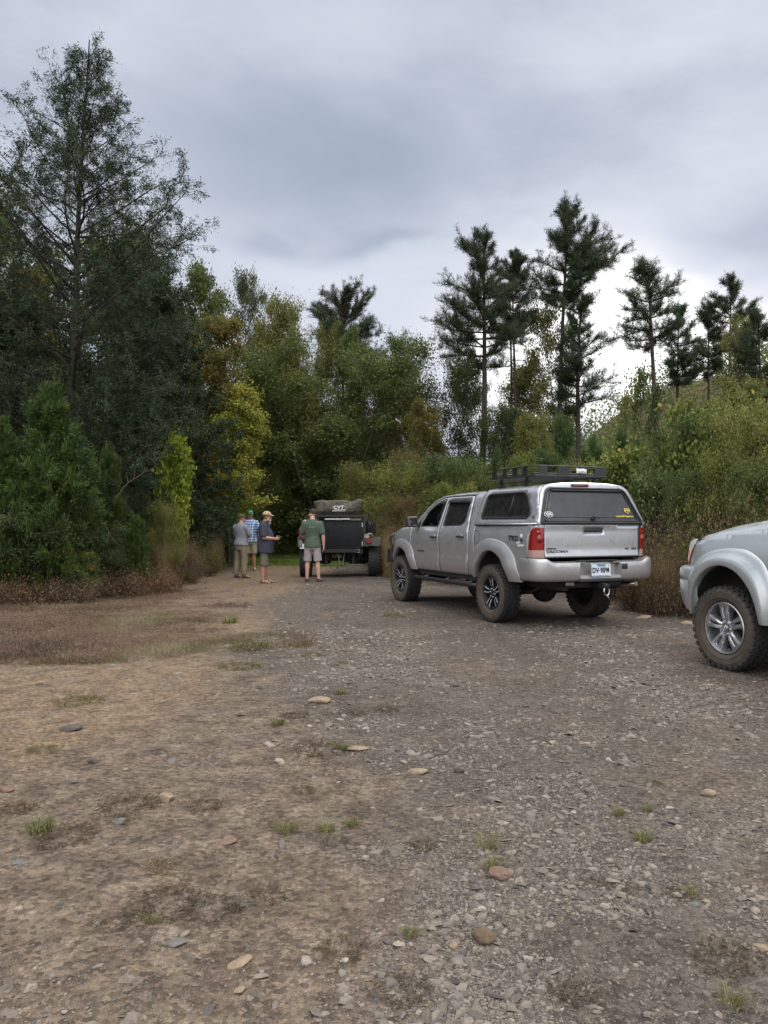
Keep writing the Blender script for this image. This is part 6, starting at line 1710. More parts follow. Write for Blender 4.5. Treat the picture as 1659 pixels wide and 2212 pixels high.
L_pine = leafmat('pine_needles', [(0, (0.014, 0.026, 0.012)), (.5, (0.032, 0.052, 0.022)), (1, (0.065, 0.090, 0.035))], .15)
L_ypine = leafmat('young_pine_needles', [(0, (.022, .042, .013)), (.5, (.052, .090, .028)), (1, (.095, .140, .048))], .25)
L_cedar = leafmat('cedar_foliage', [(0, (0.012, 0.022, 0.010)), (.5, (0.025, 0.044, 0.018)), (1, (0.050, 0.076, 0.029))], .12)
L_jun = leafmat('juniper_foliage', [(0, (.020, .036, .009)), (.5, (.044, .078, .017)), (1, (.105, .145, .030))], .18)
L_dry = leafmat('dry_brown_leaves', [(0, (0.065, 0.039, 0.023)), (.5, (0.144, 0.084, 0.047)), (.85, (0.221, 0.131, 0.072)), (1, (0.287, 0.195, 0.098))], .2)
L_straw = leafmat('straw_grass', [(0, (0.131, 0.094, 0.046)), (.5, (0.246, 0.174, 0.087)), (1, (0.377, 0.290, 0.145))], .25)
L_reddry = leafmat('red_brown_weeds', [(0, (.060, .042, .030)), (.3, (.115, .068, .048)), (.55, (.165, .098, .068)), (.8, (.155, .130, .070)), (1, (.24, .20, .12))], .2)
L_grass = leafmat('olive_grass', [(0, (.075, .075, .026)), (.5, (.135, .145, .042)), (.85, (.20, .21, .065)), (1, (.30, .24, .12))], .35)
L_lime = leafmat('lime_grass', [(0, (.06, .10, .02)), (.5, (.13, .19, .035)), (1, (.22, .26, .06))], .35)
B_brown = barkmat('brown_bark', (.045, .038, .031)); B_grey = barkmat('grey_bark', (.11, .095, .082)); B_pine = barkmat('pine_bark', (.055, .040, .034)); B_twig = barkmat('dry_stems', (.13, .085, .06)); B_red = barkmat('reddish_dry_stems', (.105, .062, .048))

# ---------------------------------------------------------------- planting
def make_plant(meshes, names, name, label, cat, x, y, mats, s=1., sz=None, rz=0., group=None, z=None):
    """an Empty at the foot with one child per mesh; mesh data is shared between copies, the colour sits on the object"""
    t = thing(name, label, cat, (x, y, gz1(x, y) if z is None else z), rz, group); t.scale = (s, s, s if sz is None else sz)
    for me, nm, mt in zip(meshes, names, mats):
        if not me.materials: me.materials.append(mt)
        o = bpy.data.objects.new(nm, me); COL.objects.link(o); o.parent = t
        o.material_slots[0].link = 'OBJECT'; o.material_slots[0].material = mt
    return t
BL = {}                                                 # prototypes, heights in metres
BL['oval'] = (9., broadleaf(1, 9, 2.6, .22, 'oval', 36000, .105, 30, cl=.20))
BL['broad'] = (9., broadleaf(2, 9, 3.4, .28, 'dome', 40000, .105, 34, cl=.22))
BL['narrow'] = (9., broadleaf(3, 9, 1.5, .15, 'column', 28000, .10, 30, cl=.18, tr=.07))
BL['open'] = (9., broadleaf(4, 9, 2.7, .25, 'oval', 18000, .10, 26, cl=.19, gap=.12))
BL['vase'] = (9., broadleaf(5, 9, 3.6, .18, 'vase', 50000, .10, 40, 4, cl=.22, tr=.17))
BL['cone'] = (9., broadleaf(6, 9, 2.3, .10, 'cone', 28000, .10, 34, cl=.18, tr=.07))
BL['thin'] = (4., broadleaf(7, 4, .8, .15, 'cone', 3200, .075, 16, cl=.12, tr=.03))
BL['bush'] = (3., broadleaf(8, 3, 1.5, .04, 'round', 22000, .055, 34, 5, cl=.13, tr=.05))
BL['bush2'] = (3., broadleaf(9, 3, 1.7, .03, 'dome', 24000, .05, 38, 6, cl=.14, tr=.05, up=.35))
BL['big_leaf'] = (3., broadleaf(10, 3, 1.3, .05, 'round', 7500, .11, 26, 4, cl=.16, tr=.04))
BL['bright'] = (3.2, broadleaf(12, 3.2, .75, .28, 'oval', 4300, .13, 24, 1, cl=.15, tr=.03))
ext = {}
for k_, (h_, ms_) in BL.items():
    n_ = len(ms_[1].vertices); c_ = np.empty(n_ * 3, np.float32); ms_[1].vertices.foreach_get('co', c_); c_ = c_.reshape(-1, 3)
    ext[k_] = (float(np.percentile(c_[:, 2], 99.6)), float(np.percentile(np.abs(c_[:, 0]), 94)))
def place(kind, px, ptop, Y, wpx, mats, name, label, cat='tree', group=None, rz=None, foot=None):
    """px: where it stands across the photo, ptop: top row, wpx: half width of the crown, all at 1659 px"""
    h0, ms = BL[kind]; x = x_at(px, Y); z0 = gz1(x, Y) if foot is None else foot
    H_ = top_at(ptop, Y) - z0; h0, w0 = ext[kind]
    sx = wpx / F_PX * Y / w0; rr_ = (px * 7.3 + ptop) % 6.28 if rz is None else rz
    return make_plant(ms, ('trunk' if cat == 'tree' else 'stem', 'crown' if cat == 'tree' else 'leaves'), name, label, cat, x, Y, mats, sx, H_ / h0, rr_, group, z0)

L_weed = leafmat('dead_weed', [(0, (.040, .034, .020)), (.5, (.095, .072, .044)), (.85, (.12, .09, .05)), (1, (.20, .16, .09))], .2)
# ================================================================= vegetation: what stands where (positions read off the photo)
GT = 'trees along the edge of the clearing'; GS_ = 'shrubs along the edge of the clearing'; GP = 'tall pines behind the pickup'
# --- left: the tall feathery cedar and its neighbours
x = x_at(145, 18)
ms = cedar(21, top_at(58, 18), 1.2, 3.7, 150, lambda u: (.66 + .34 * u / .45) if u < .45 else ((1 - u) / .55) ** 1.0 * .95 + .04, .22, .74, 250000, .058, .15, sub=.95)
make_plant(ms, ('trunk', 'crown'), 'cedar_tree', 'very tall feathery cedar at far left, its thin top high against the sky', 'tree', x, 18, (B_brown, L_cedar), group=GT)
ms = cedar(22, 9.4, .6, 3.0, 90, lambda u: (1 - u) ** .6, .15, .8, 150000, .075, .13, asp=.4)
make_plant(ms, ('trunk', 'crown'), 'cedar_tree', 'dark cedar just right of the tallest cedar, half its height', 'tree', x_at(330, 22.5), 22.5, (B_brown, L_cedar), group=GT)
make_plant(ms, ('trunk', 'crown'), 'cedar_tree', 'dark cedar at the left border behind the green junipers', 'tree', x_at(15, 19.5), 19.5, (B_brown, L_cedar), .95, .78, 2.1, GT)
ms = cedar(23, 4.0, .12, 1.55, 70, lambda u: (1 - u) ** .72, .45, 1.15, 90000, .085, .07, droop=.55, asp=.26, sub=1.5)
for px, pt, Y, w, rz, lab in ((115, 862, 14.6, 118, .3, 'bright green pointed juniper bush, largest of those at the left'), (8, 930, 14.2, 85, 1.9, 'green juniper bush cut off by the left border'),
                              (232, 985, 16.4, 62, 3.0, 'dull green juniper bush right of the large pointed one'), (292, 1125, 16.2, 42, 4.0, 'low bright juniper at the edge of the brown brush')):
    x = x_at(px, Y); z0 = gz1(x, Y); s = w / F_PX * Y / 1.45
    make_plant(ms, ('trunk', 'foliage'), 'juniper_bush', lab, 'juniper', x, Y, (B_brown, L_jun), s, (top_at(pt, Y) - z0) / 4., rz, 'juniper bushes at the left', z0)
TREES = [
 ('broad', 45, 395, 25, 190, (B_brown, L_green), 'mid green tree showing through the tall cedar at the left border'),
 ('oval', 215, 500, 27, 120, (B_brown, L_olive), 'olive tree seen through the middle of the tall cedar'),
 ('oval', 60, 560, 23.5, 90, (B_brown, L_gold), 'small golden tree hidden behind the tall cedar'),
 ('broad', 325, 560, 26, 110, (B_brown, L_dark), 'dark tree filling the gap right of the tall cedar'),
 ('oval', 408, 562, 28, 74, (B_brown, L_green), 'round green tree sloping down from the tall cedar to the sky gap'),
 ('open', 545, 578, 35, 42, (B_grey, L_dark), 'thin topped dark tree with a bare arching branch'),
 ('narrow', 492, 690, 26.5, 62, (B_brown, L_gold), 'golden brown tree standing above the man in grey'),
 ('narrow', 503, 838, 25.8, 58, (B_grey, L_yellow), 'yellow green tree under the golden brown one'),
 ('broad', 628, 655, 34, 76, (B_brown, L_olive), 'dark reddish tree left of the round pine'),
 ('oval', 560, 720, 34, 60, (B_brown, L_rust), 'rust tinged tree between the golden tree and the large dark tree'),
 ('vase', 712, 742, 31.5, 118, (B_brown, L_green), 'large dark tree with several stems right behind the trailer'),
 ('oval', 632, 775, 33, 72, (B_brown, L_olive), 'olive tree leaning on the left of the large dark tree'),
 ('open', 805, 740, 34, 50, (B_brown, L_green), 'green tree at the right shoulder of the large dark tree'),
 ('open', 868, 728, 37, 52, (B_grey, L_fresh), 'light green airy tree in the sky gap'),
 ('open', 880, 815, 33, 60, (B_grey, L_rust), 'thin rusty tree with sky showing through it'),
 ('broad', 965, 765, 31, 72, (B_brown, L_dark), 'dark tree left of the foremost pine trunk'),
 ('oval', 935, 868, 28.5, 50, (B_brown, L_gold), 'small orange tinted tree under the dark tree by the pines'),
 ('broad', 585, 905, 33, 75, (B_brown, L_green), 'low green tree above the man in navy'),
 ('broad', 455, 930, 26, 60, (B_brown, L_gold), 'low golden tree above the man in grey'),
 ('oval', 1130, 790, 36, 66, (B_brown, L_olive), 'olive tree between the trunks of the twin pines'),
 ('open', 1215, 655, 33, 55, (B_grey, L_olive), 'leafy young tree climbing the trunk of the tallest pine'),
 ('broad', 1085, 880, 27, 70, (B_brown, L_dark), 'low dark tree at the foot of the twin pines'),
 ('broad', 1180, 895, 25, 60, (B_brown, L_olive), 'low olive tree behind the pickup roof rack'),
 ('thin', 1360, 800, 24, 34, (B_grey, L_green), 'spindly sapling in the white sky gap'), ('thin', 1330, 850, 22, 26, (B_grey, L_olive), 'smaller spindly sapling left of the sky gap sapling'),
 ('open', 1595, 690, 30, 50, (B_grey, L_olive), 'thin leafy tree between the right hand pines'),
 ('oval', 1500, 880, 22, 66, (B_brown, L_dark), 'dark tree on the bank under the right hand pines'),
 ('oval', 1620, 815, 20, 70, (B_brown, L_olive), 'olive tree on the bank at the right border'),
 ('thin', 1395, 828, 23, 30, (B_grey, L_dark), 'thin dark sapling left of the leaning pine'),
 ('broad', 700, 925, 35, 100, (B_brown, L_green), 'low dark tree hidden behind the large tree by the trailer'),
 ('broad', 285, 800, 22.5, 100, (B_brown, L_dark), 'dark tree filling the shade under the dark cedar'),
 ('broad', 690, 695, 36, 56, (B_brown, L_olive), 'olive tree crown rising under the left of the lone round pine'),
 ('oval', 772, 715, 36, 46, (B_brown, L_green), 'green tree crown under the right of the lone round pine'),
 ('broad', 845, 775, 39, 52, (B_brown, L_olive), 'olive tree behind the light green airy tree'),
 ('oval', 590, 705, 37, 48, (B_brown, L_green), 'green tree filling the sky gap left of the lone pine'),
 ('narrow', 430, 815, 33, 46, (B_brown, L_dark), 'dark narrow tree right of the lime sapling'),
]
for k, px, pt, Y, w, mats, lab in TREES: place(k, px, pt, Y, w, mats, 'broadleaf_tree' if k != 'thin' else 'sapling', lab, 'tree', GT)
place('bright', 372, 938, 18.9, 31, (B_grey, L_bright), 'sapling', 'bright lime yellow sapling with large leaves at the left of the road', 'sapling')
# a bare pale stick and dead branches left
def dead(px, ptop, Y, lab, seed, L, d, r0=.02, foot=None, cat='dead branch'):
    r = np.random.default_rng(seed); wd = Wood(); P, dd = bend((0, 0, 0), d, L, 8, r, .16, -.02); wd.path(P, [r0 * (1 - .8 * i / 8) for i in range(9)], 6)
    for k in (3, 4, 6, 7):
        P2, _ = bend(P[k], dd + rdir(r, 1)[0] * .8, L * .3, 3, r, .2); wd.path(P2, [r0 * .5, r0 * .35, r0 * .2, r0 * .1], 4)
    me = wd.mesh('dead_branch'); o = link('dead_branch', me, B_twig); x = x_at(px, Y)
    o.location = (x, Y, top_at(ptop, Y) if foot is None else gz1(x, Y) + foot); tag(o, lab, cat)
dead(170, 1095, 15.3, 'bare thin branch arching out of the brush at the left', 5, 1.2, (.8, -.2, -.35), .010)
dead(250, 1075, 15.8, 'forked bare branch standing in the brush left of the lime sapling', 6, 1.1, (.25, -.1, 1), .011)
dead(505, 1010, 29.5, 'pale dead stem in front of the yellow green tree', 8, 2.4, (.02, 0, 1), .03)
# --- pines
PINES = [  # px, top, Y, crown base row, half width px, lop, foot px shift, label
 (1038, 483, 27, 775, 104, -.22, 'foremost tall pine with ragged shelves of needles left of the roof rack', 31, 5.6),
 (1124, 515, 33, 700, 56, .1, 'slim pine between the foremost pine and the tallest pine', 32, 0),
 (1095, 560, 34, 720, 46, -.1, 'slimmest pine with crown merging into the foremost pine', 33, 0),
 (1200, 420, 31.5, 650, 92, .30, 'tallest of the pines, its crown reaching furthest right and up', 34, 0),
 (1252, 622, 29, 880, 70, .1, 'shorter full pine right of the tallest pine', 35, 0),
 (1433, 545, 27.5, 730, 80, .0, 'pine with a bare leaning trunk right of the white sky gap', 36, 0),
 (1462, 640, 32, 820, 42, .2, 'small thin pine just behind the leaning one', 37, 0),
 (1524, 638, 34, 800, 40, -.1, 'dark short pine between two taller right hand pines', 38, 0),
 (1572, 588, 33, 740, 54, .0, 'full topped pine second from the right border', 39, 0),
 (1655, 658, 28, 850, 52, -.2, 'pine cut off by the right border', 40, 0),
 (744, 590, 38, 750, 76, .05, 'round topped pine standing alone above the trailer', 41, 0)]
for px, pt, Y, pb, w, lop, lab, sd_, rz in PINES:
    x = x_at(px, Y); z0 = gz1(x, Y); h = top_at(pt, Y) - z0; base = max(.5, top_at(pb, Y) - z0)
    rd = w / F_PX * Y * 1.12
    pf = (lambda u: math.sin(PI * (.22 + .70 * u)) ** .8) if sd_ == 41 else None
    ms = pine(sd_, h, base, rd, dens=.95 if w > 60 else .85, lop=lop, tr=.15 if w > 60 else .10, needle=.14 if Y < 30 else .16, prof=pf)
    n_ = len(ms[1].vertices); c_ = np.empty(n_ * 3, np.float32); ms[1].vertices.foreach_get('co', c_); c_ = c_.reshape(-1, 3); hz_ = float(c_[:, 2].max())
    t = make_plant(ms, ('trunk', 'needles'), 'pine_tree', lab, 'pine', x, Y, (B_pine, L_pine), s=1., sz=h / hz_, group=GP if sd_ != 41 else None)
    if sd_ == 36: t.rotation_euler = (0, -.035, 0)
yp = pine(51, 3.2, .15, 1.0, needle=.27, tr=.045, dens=.42); yp2 = pine(52, 3.2, .15, 1.1, needle=.29, tr=.045, lop=.2, dens=.42)
for ms, px, pt, Y, w, lab in ((yp, 1212, 892, 19, 62, 'young green pine behind the roof rack'), (yp2, 1350, 890, 17.5, 60, 'young green pine with long needles right of the roof rack'), (yp, 1070, 965, 21, 36, 'small young pine left of the roof rack'),
                              (yp2, 1462, 915, 17.5, 42, 'young pine half hidden by the leafy shrubs on the bank'), (yp, 1285, 940, 18.5, 45, 'low young pine behind the canopy hatch')):
    x = x_at(px, Y); z0 = gz1(x, Y); s = w / F_PX * Y / 1.05
    make_plant(ms, ('trunk', 'needles'), 'young_pine', lab, 'pine', x, Y, (B_pine, L_ypine), s, (top_at(pt, Y) - z0) / 3.3, px, 'young pines on the bank', z0)
# --- shrubs
SHR = [
 ('bush', 955, 985, 23.5, 90, (B_twig, L_fresh), 'light green shrub between trailer and pickup'),
 ('bush2', 860, 1000, 22.8, 62, (B_twig, L_mixed), 'yellowing shrub right behind the trailer tent'),
 ('bush2', 892, 975, 25.5, 62, (B_twig, L_rust), 'rust coloured shrub behind the light green shrub'),
 ('bush', 1020, 1000, 22, 60, (B_twig, L_green), 'green shrub in front of the foremost pine trunk'),
 ('bush2', 860, 1068, 21.8, 40, (B_twig, L_rust), 'low red brown shrub right of the trailer'),
 ('bush', 985, 1040, 20.5, 46, (B_twig, L_mixed), 'low shrub just past the pickup bonnet'),
 ('bush2', 1105, 1000, 20, 62, (B_twig, L_green), 'green shrub beyond the pickup cab'),
 ('bush', 1160, 975, 21, 46, (B_twig, L_mixed), 'yellowing shrub beyond the roof rack front'),
 ('bush2', 1255, 1000, 18.2, 55, (B_twig, L_olive), 'olive shrub beyond the canopy roof'),
 ('big_leaf', 1310, 985, 16.6, 55, (B_twig, L_mixed), 'sparse shrub with large yellowing leaves behind the canopy'),
 ('big_leaf', 1425, 950, 16, 68, (B_twig, L_mixed), 'large leaved shrub with yellow patches right of the canopy'),
 ('bush', 1495, 905, 15.5, 80, (B_twig, L_fresh), 'dense fresh green shrub on the bank'),
 ('big_leaf', 1550, 870, 15.2, 70, (B_twig, L_mixed), 'tall yellowing large leaved shrub on the bank'),
 ('bush2', 1610, 850, 14.6, 95, (B_twig, L_mixed), 'broad yellowing shrub at the top of the bank'),
 ('bush', 1650, 880, 13.2, 75, (B_twig, L_olive), 'olive shrub cut off by the right border'),
 ('bush2', 1575, 955, 13.6, 70, (B_twig, L_mixed), 'shrub above the SUV headlight with mixed leaves'),
 ('bush', 1645, 985, 12.2, 62, (B_twig, L_green), 'low green shrub above the SUV bonnet'),
 ('bush2', 1480, 1010, 14.2, 50, (B_twig, L_fresh), 'low fresh shrub between pickup and SUV'),
 ('big_leaf', 1400, 1015, 15, 42, (B_twig, L_fresh), 'low large leaved shrub beside the canopy hatch'),
 ('bush', 540, 1010, 31, 62, (B_twig, L_green), 'green shrub behind the three men'),
 ('bush2', 480, 1020, 29.5, 52, (B_twig, L_olive), 'olive shrub left of the three men'),
 ('bush', 610, 1035, 33, 56, (B_twig, L_olive), 'olive shrub between the navy and the green shirted man'),
 ('bush2', 655, 1060, 33, 50, (B_twig, L_green), 'green shrub left of the trailer'),
 ('bush', 445, 1085, 27, 34, (B_twig, L_fresh), 'low light green shrub near the man in grey'),
 ('bush2', 735, 1040, 33, 66, (B_twig, L_dark), 'dark shrub directly behind the trailer'),
 ('bush2', 362, 1082, 17.9, 40, (B_twig, L_olive), 'olive shrub under the lime sapling'),
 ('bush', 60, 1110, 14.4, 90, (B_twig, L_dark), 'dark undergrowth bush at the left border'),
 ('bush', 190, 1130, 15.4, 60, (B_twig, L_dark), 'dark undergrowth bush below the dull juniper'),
 ('bush2', 150, 1180, 14.6, 50, (B_twig, L_olive), 'low olive bush at the foot of the large juniper'),
 ('bush', 275, 1060, 18.5, 56, (B_twig, L_dark), 'dark bush behind the low bright juniper'),
 ('bush2', 395, 1070, 22.5, 40, (B_twig, L_green), 'small green shrub right of the lime sapling'),
 ('bush2', 775, 1000, 29, 46, (B_twig, L_olive), 'olive shrub behind the right end of the tent'),
]
for k, px, pt, Y, w, mats, lab in SHR: place(k, px, pt, Y, w, mats, 'shrub', lab, 'shrub', GS_)
# --- dry thickets and tall dry grass
BR = brush(61, 1.4, .9, 300, 6500, .042); BR2 = brush(62, 1.0, 1.0, 340, 6500, .045); TG = blades(63, 900, .6, 1.15, .008, .35)
DRY = [(BR2, 330, 1195, 16.2, 52, L_dry, B_red, 'brown leafy thicket with dead leaves at the left edge of the road'), (BR2, 255, 1205, 15.6, 55, L_dry, B_red, 'brown dead undergrowth below the low bright juniper'),
 (BR, 385, 1130, 18.5, 45, L_reddry, B_red, 'reddish dry thicket left of the men'), (BR, 430, 1135, 21, 40, L_olive, B_red, 'dry weeds beside the man in grey'), (BR, 310, 1120, 18, 45, L_olive, B_red, 'tall dry weeds under the lime sapling'),
 (BR2, 60, 1215, 14, 60, L_dry, B_red, 'dead undergrowth at the left border'), (BR2, 150, 1215, 14.3, 50, L_reddry, B_red, 'dead undergrowth at the foot of the large juniper'),
 (BR, 1405, 1065, 13.6, 60, L_reddry, B_red, 'tall red brown weeds right of the pickup tail light'), (BR, 1462, 1075, 13.0, 65, L_reddry, B_red, 'red brown weeds between the pickup and the SUV'), (BR2, 1400, 1150, 12.8, 50, L_dry, B_red, 'low brown weeds beside the pickup bumper'),
 (BR2, 1455, 1165, 12.2, 52, L_reddry, B_red, 'low red brown weeds left of the SUV'), (BR, 1530, 1040, 12.4, 70, L_olive, B_red, 'tall brown weeds behind the SUV headlight'), (BR, 1600, 1035, 11.6, 75, L_reddry, B_red, 'tall brown weeds behind the SUV bonnet'),
 (BR, 1655, 1030, 11, 70, L_dry, B_red, 'brown weeds at the right border'), (BR, 1360, 1060, 14.6, 50, L_dry, B_red, 'brown weeds behind the pickup tail light'), (BR, 1300, 1010, 16, 60, L_reddry, B_twig, 'bare twiggy thicket behind the canopy'),
 (BR, 845, 1090, 21.5, 36, L_reddry, B_red, 'dry brown weeds right of the trailer'), (BR, 900, 1100, 19.6, 46, L_dry, B_red, 'dry weeds beyond the pickup bull bar'), (BR, 1010, 1090, 18.5, 60, L_dry, B_red, 'dry weeds beyond the pickup door')]
for ms, px, pt, Y, w, lm, bm_, lab in DRY:
    x = x_at(px, Y); z0 = gz1(x, Y); h0 = 1.35 if ms is BR else 1.0; s = w / F_PX * Y / .95
    make_plant(ms, ('stems', 'leaves'), 'dry_weeds', lab, 'weeds', x, Y, (bm_, lm), s, (top_at(pt, Y) - z0) / h0, px * .37, 'dry thickets at the clearing edge', z0)
for px, pt, Y, lab in ((842, 1130, 20.6, 'tall straw coloured grass clump right of the trailer wheel'), (820, 1130, 21.8, 'straw grass behind the trailer wheel'), (355, 1150, 17.6, 'straw grass clump left of the men'), (465, 1140, 22.6, 'straw grass clump behind the man in grey'),
                       (410, 1160, 19.6, 'straw grass clump at the road edge left of the men'), (1440, 1175, 12.3, 'straw grass between the pickup and the SUV'), (1395, 1190, 12.6, 'short straw grass beside the pickup bumper')):
    x = x_at(px, Y); z0 = gz1(x, Y)
    make_plant((TG,), ('blades',), 'tall_grass', lab, 'grass', x, Y, (L_straw,), .5, max(.25, (top_at(pt, Y) - z0) / 1.2), px, 'clumps of tall dry grass', z0)
# --- wood mass far behind everything and on the hills
r = np.random.default_rng(77)
def mass(name, n, fx, y0, y1, hfun, size, mat, label, per=26):
    nc = n // per; x = r.uniform(*fx, nc); y = r.uniform(y0, y1, nc); g_ = gz(x, y); h = hfun(x, y); z = g_ + h * (1 - r.random(nc) ** 2.2 * .98)
    c = np.stack([x, y, z], 1); ci = np.repeat(np.arange(nc), per); P = c[ci] + r.normal(size=(len(ci), 3)) * size * 3.2; cv = r.random(nc)
    me = leaf_mesh(name, P, size, np.clip(cv[ci] * .6 + r.random(len(ci)) * .4, 0, 1), r, .7); o = link(name, me, mat); tag(o, label, 'woodland', kind='stuff'); return o
mass('far_woods', 130000, (-38, 0), 39, 50, lambda x, y: 3.5 + 4.8 * fbm(x * .22, y * .1, 3, 3) + .10 * np.clip(-x - 6, 0, 20), .20, L_green, 'wood closing the view behind the front trees')
mass('woods_behind_pines', 60000, (0, 24), 38, 50, lambda x, y: 1.8 + 2.2 * fbm(x * .25, y * .1, 9, 3), .20, L_olive, 'low dark wood behind the pines')
mass('hillside_woods', 90000, (25, 120), 85, 190, lambda x, y: 4 + 6 * fbm(x * .1, y * .1, 9, 3), .55, L_green, 'wooded hill far behind the right hand pines')
mass('bank_undergrowth', 80000, (4.5, 19), 12.5, 30, lambda x, y: .5 + 1.1 * fbm(x * .5, y * .4, 19, 3), .07, L_olive, 'low tangled undergrowth covering the bank on the right')
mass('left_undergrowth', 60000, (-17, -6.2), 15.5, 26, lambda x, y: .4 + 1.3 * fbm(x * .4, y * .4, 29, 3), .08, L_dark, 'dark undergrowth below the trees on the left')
mass('back_undergrowth', 60000, (-15, 4), 31.5, 37, lambda x, y: .5 + 1.6 * fbm(x * .4, y * .4, 39, 3), .09, L_green, 'green undergrowth behind the grass strip')
# --- low ground cover made of sprigs
def cover(name, n, fx, fy, hfun, wid, mat, label, zone, thr=.5, seed=5):
    r = np.random.default_rng(seed); u = r.random(n); y = 1 / (1 / fy[0] + u * (1 / fy[1] - 1 / fy[0])); x = r.uniform(0, 1, n) * (fx[1] - fx[0]) + fx[0]
    z_ = zones(x, y)[zone] if zone < 4 else sstep(.50, .66, fbm(x * 1.6, y * 1.6, 93, 4)) * .9 + .05; k = r.random(n) < (np.clip((z_ - thr + .5), 0, 1) ** 2 if zone < 4 else z_); x = x[k]; y = y[k]; n = len(x); P = np.stack([x, y, gz(x, y) - .005], 1)
    D = rdir(r, n); D[:, 2] = np.abs(D[:, 2]) + .15; D /= np.linalg.norm(D, axis=1)[:, None]; h = hfun(x, y) * r.uniform(.5, 1.3, n)
    w = rdir(r, n); w[:, 2] *= .2; uu = np.cross(D, w); uu /= np.linalg.norm(uu, axis=1)[:, None]
    V = np.stack([P - uu * wid, P + uu * wid, P + D * h[:, None]], 1).reshape(-1, 3)
    me = np_mesh(name, V, np.arange(3 * n).reshape(-1, 3), attrs={'v': ('FACE', np.clip((fbm(x * .8, y * .8, 81, 4) - .5) * 2.2 + .45 + (r.random(n) - .5) * .5, 0, 1))}); o = link(name, me, mat); tag(o, label, 'ground cover', kind='stuff')
cover('brown_ground_cover', 330000, (-13, 0), (5.0, 22), lambda x, y: .02 + .15 * fbm(x * .9, y * .9, 83, 3) ** 1.8, .0036, L_reddry, 'reddish brown dead ground cover on the left', 1)
cover('bank_ground_cover', 90000, (3, 14), (9.5, 26), lambda x, y: .08 + .25 * fbm(x * .9, y * .9, 84, 3), .006, L_reddry, 'brown dead grass along the foot of the right bank', 1, seed=6)
cover('green_grass', 160000, (-15, 1), (24, 34), lambda x, y: .08 + .16 * fbm(x * .9, y * .9, 85, 3), .012, L_lime, 'bright green grass strip across the end of the road', 2, .4, seed=7)
cover('green_patches', 60000, (-10, -1), (7, 19), lambda x, y: .04 + .06 * fbm(x * .9, y * .9, 86, 3), .006, L_grass, 'green patches in the brown ground cover', 2, .55, seed=8)
cover('grass_litter', 60000, (-4, 4), (2.0, 8), lambda x, y: .018 + .02 * fbm(x * .9, y * .9, 95, 2), .0011, L_straw, 'dry bits of grass and leaf litter lying on the dirt', 4, seed=9)
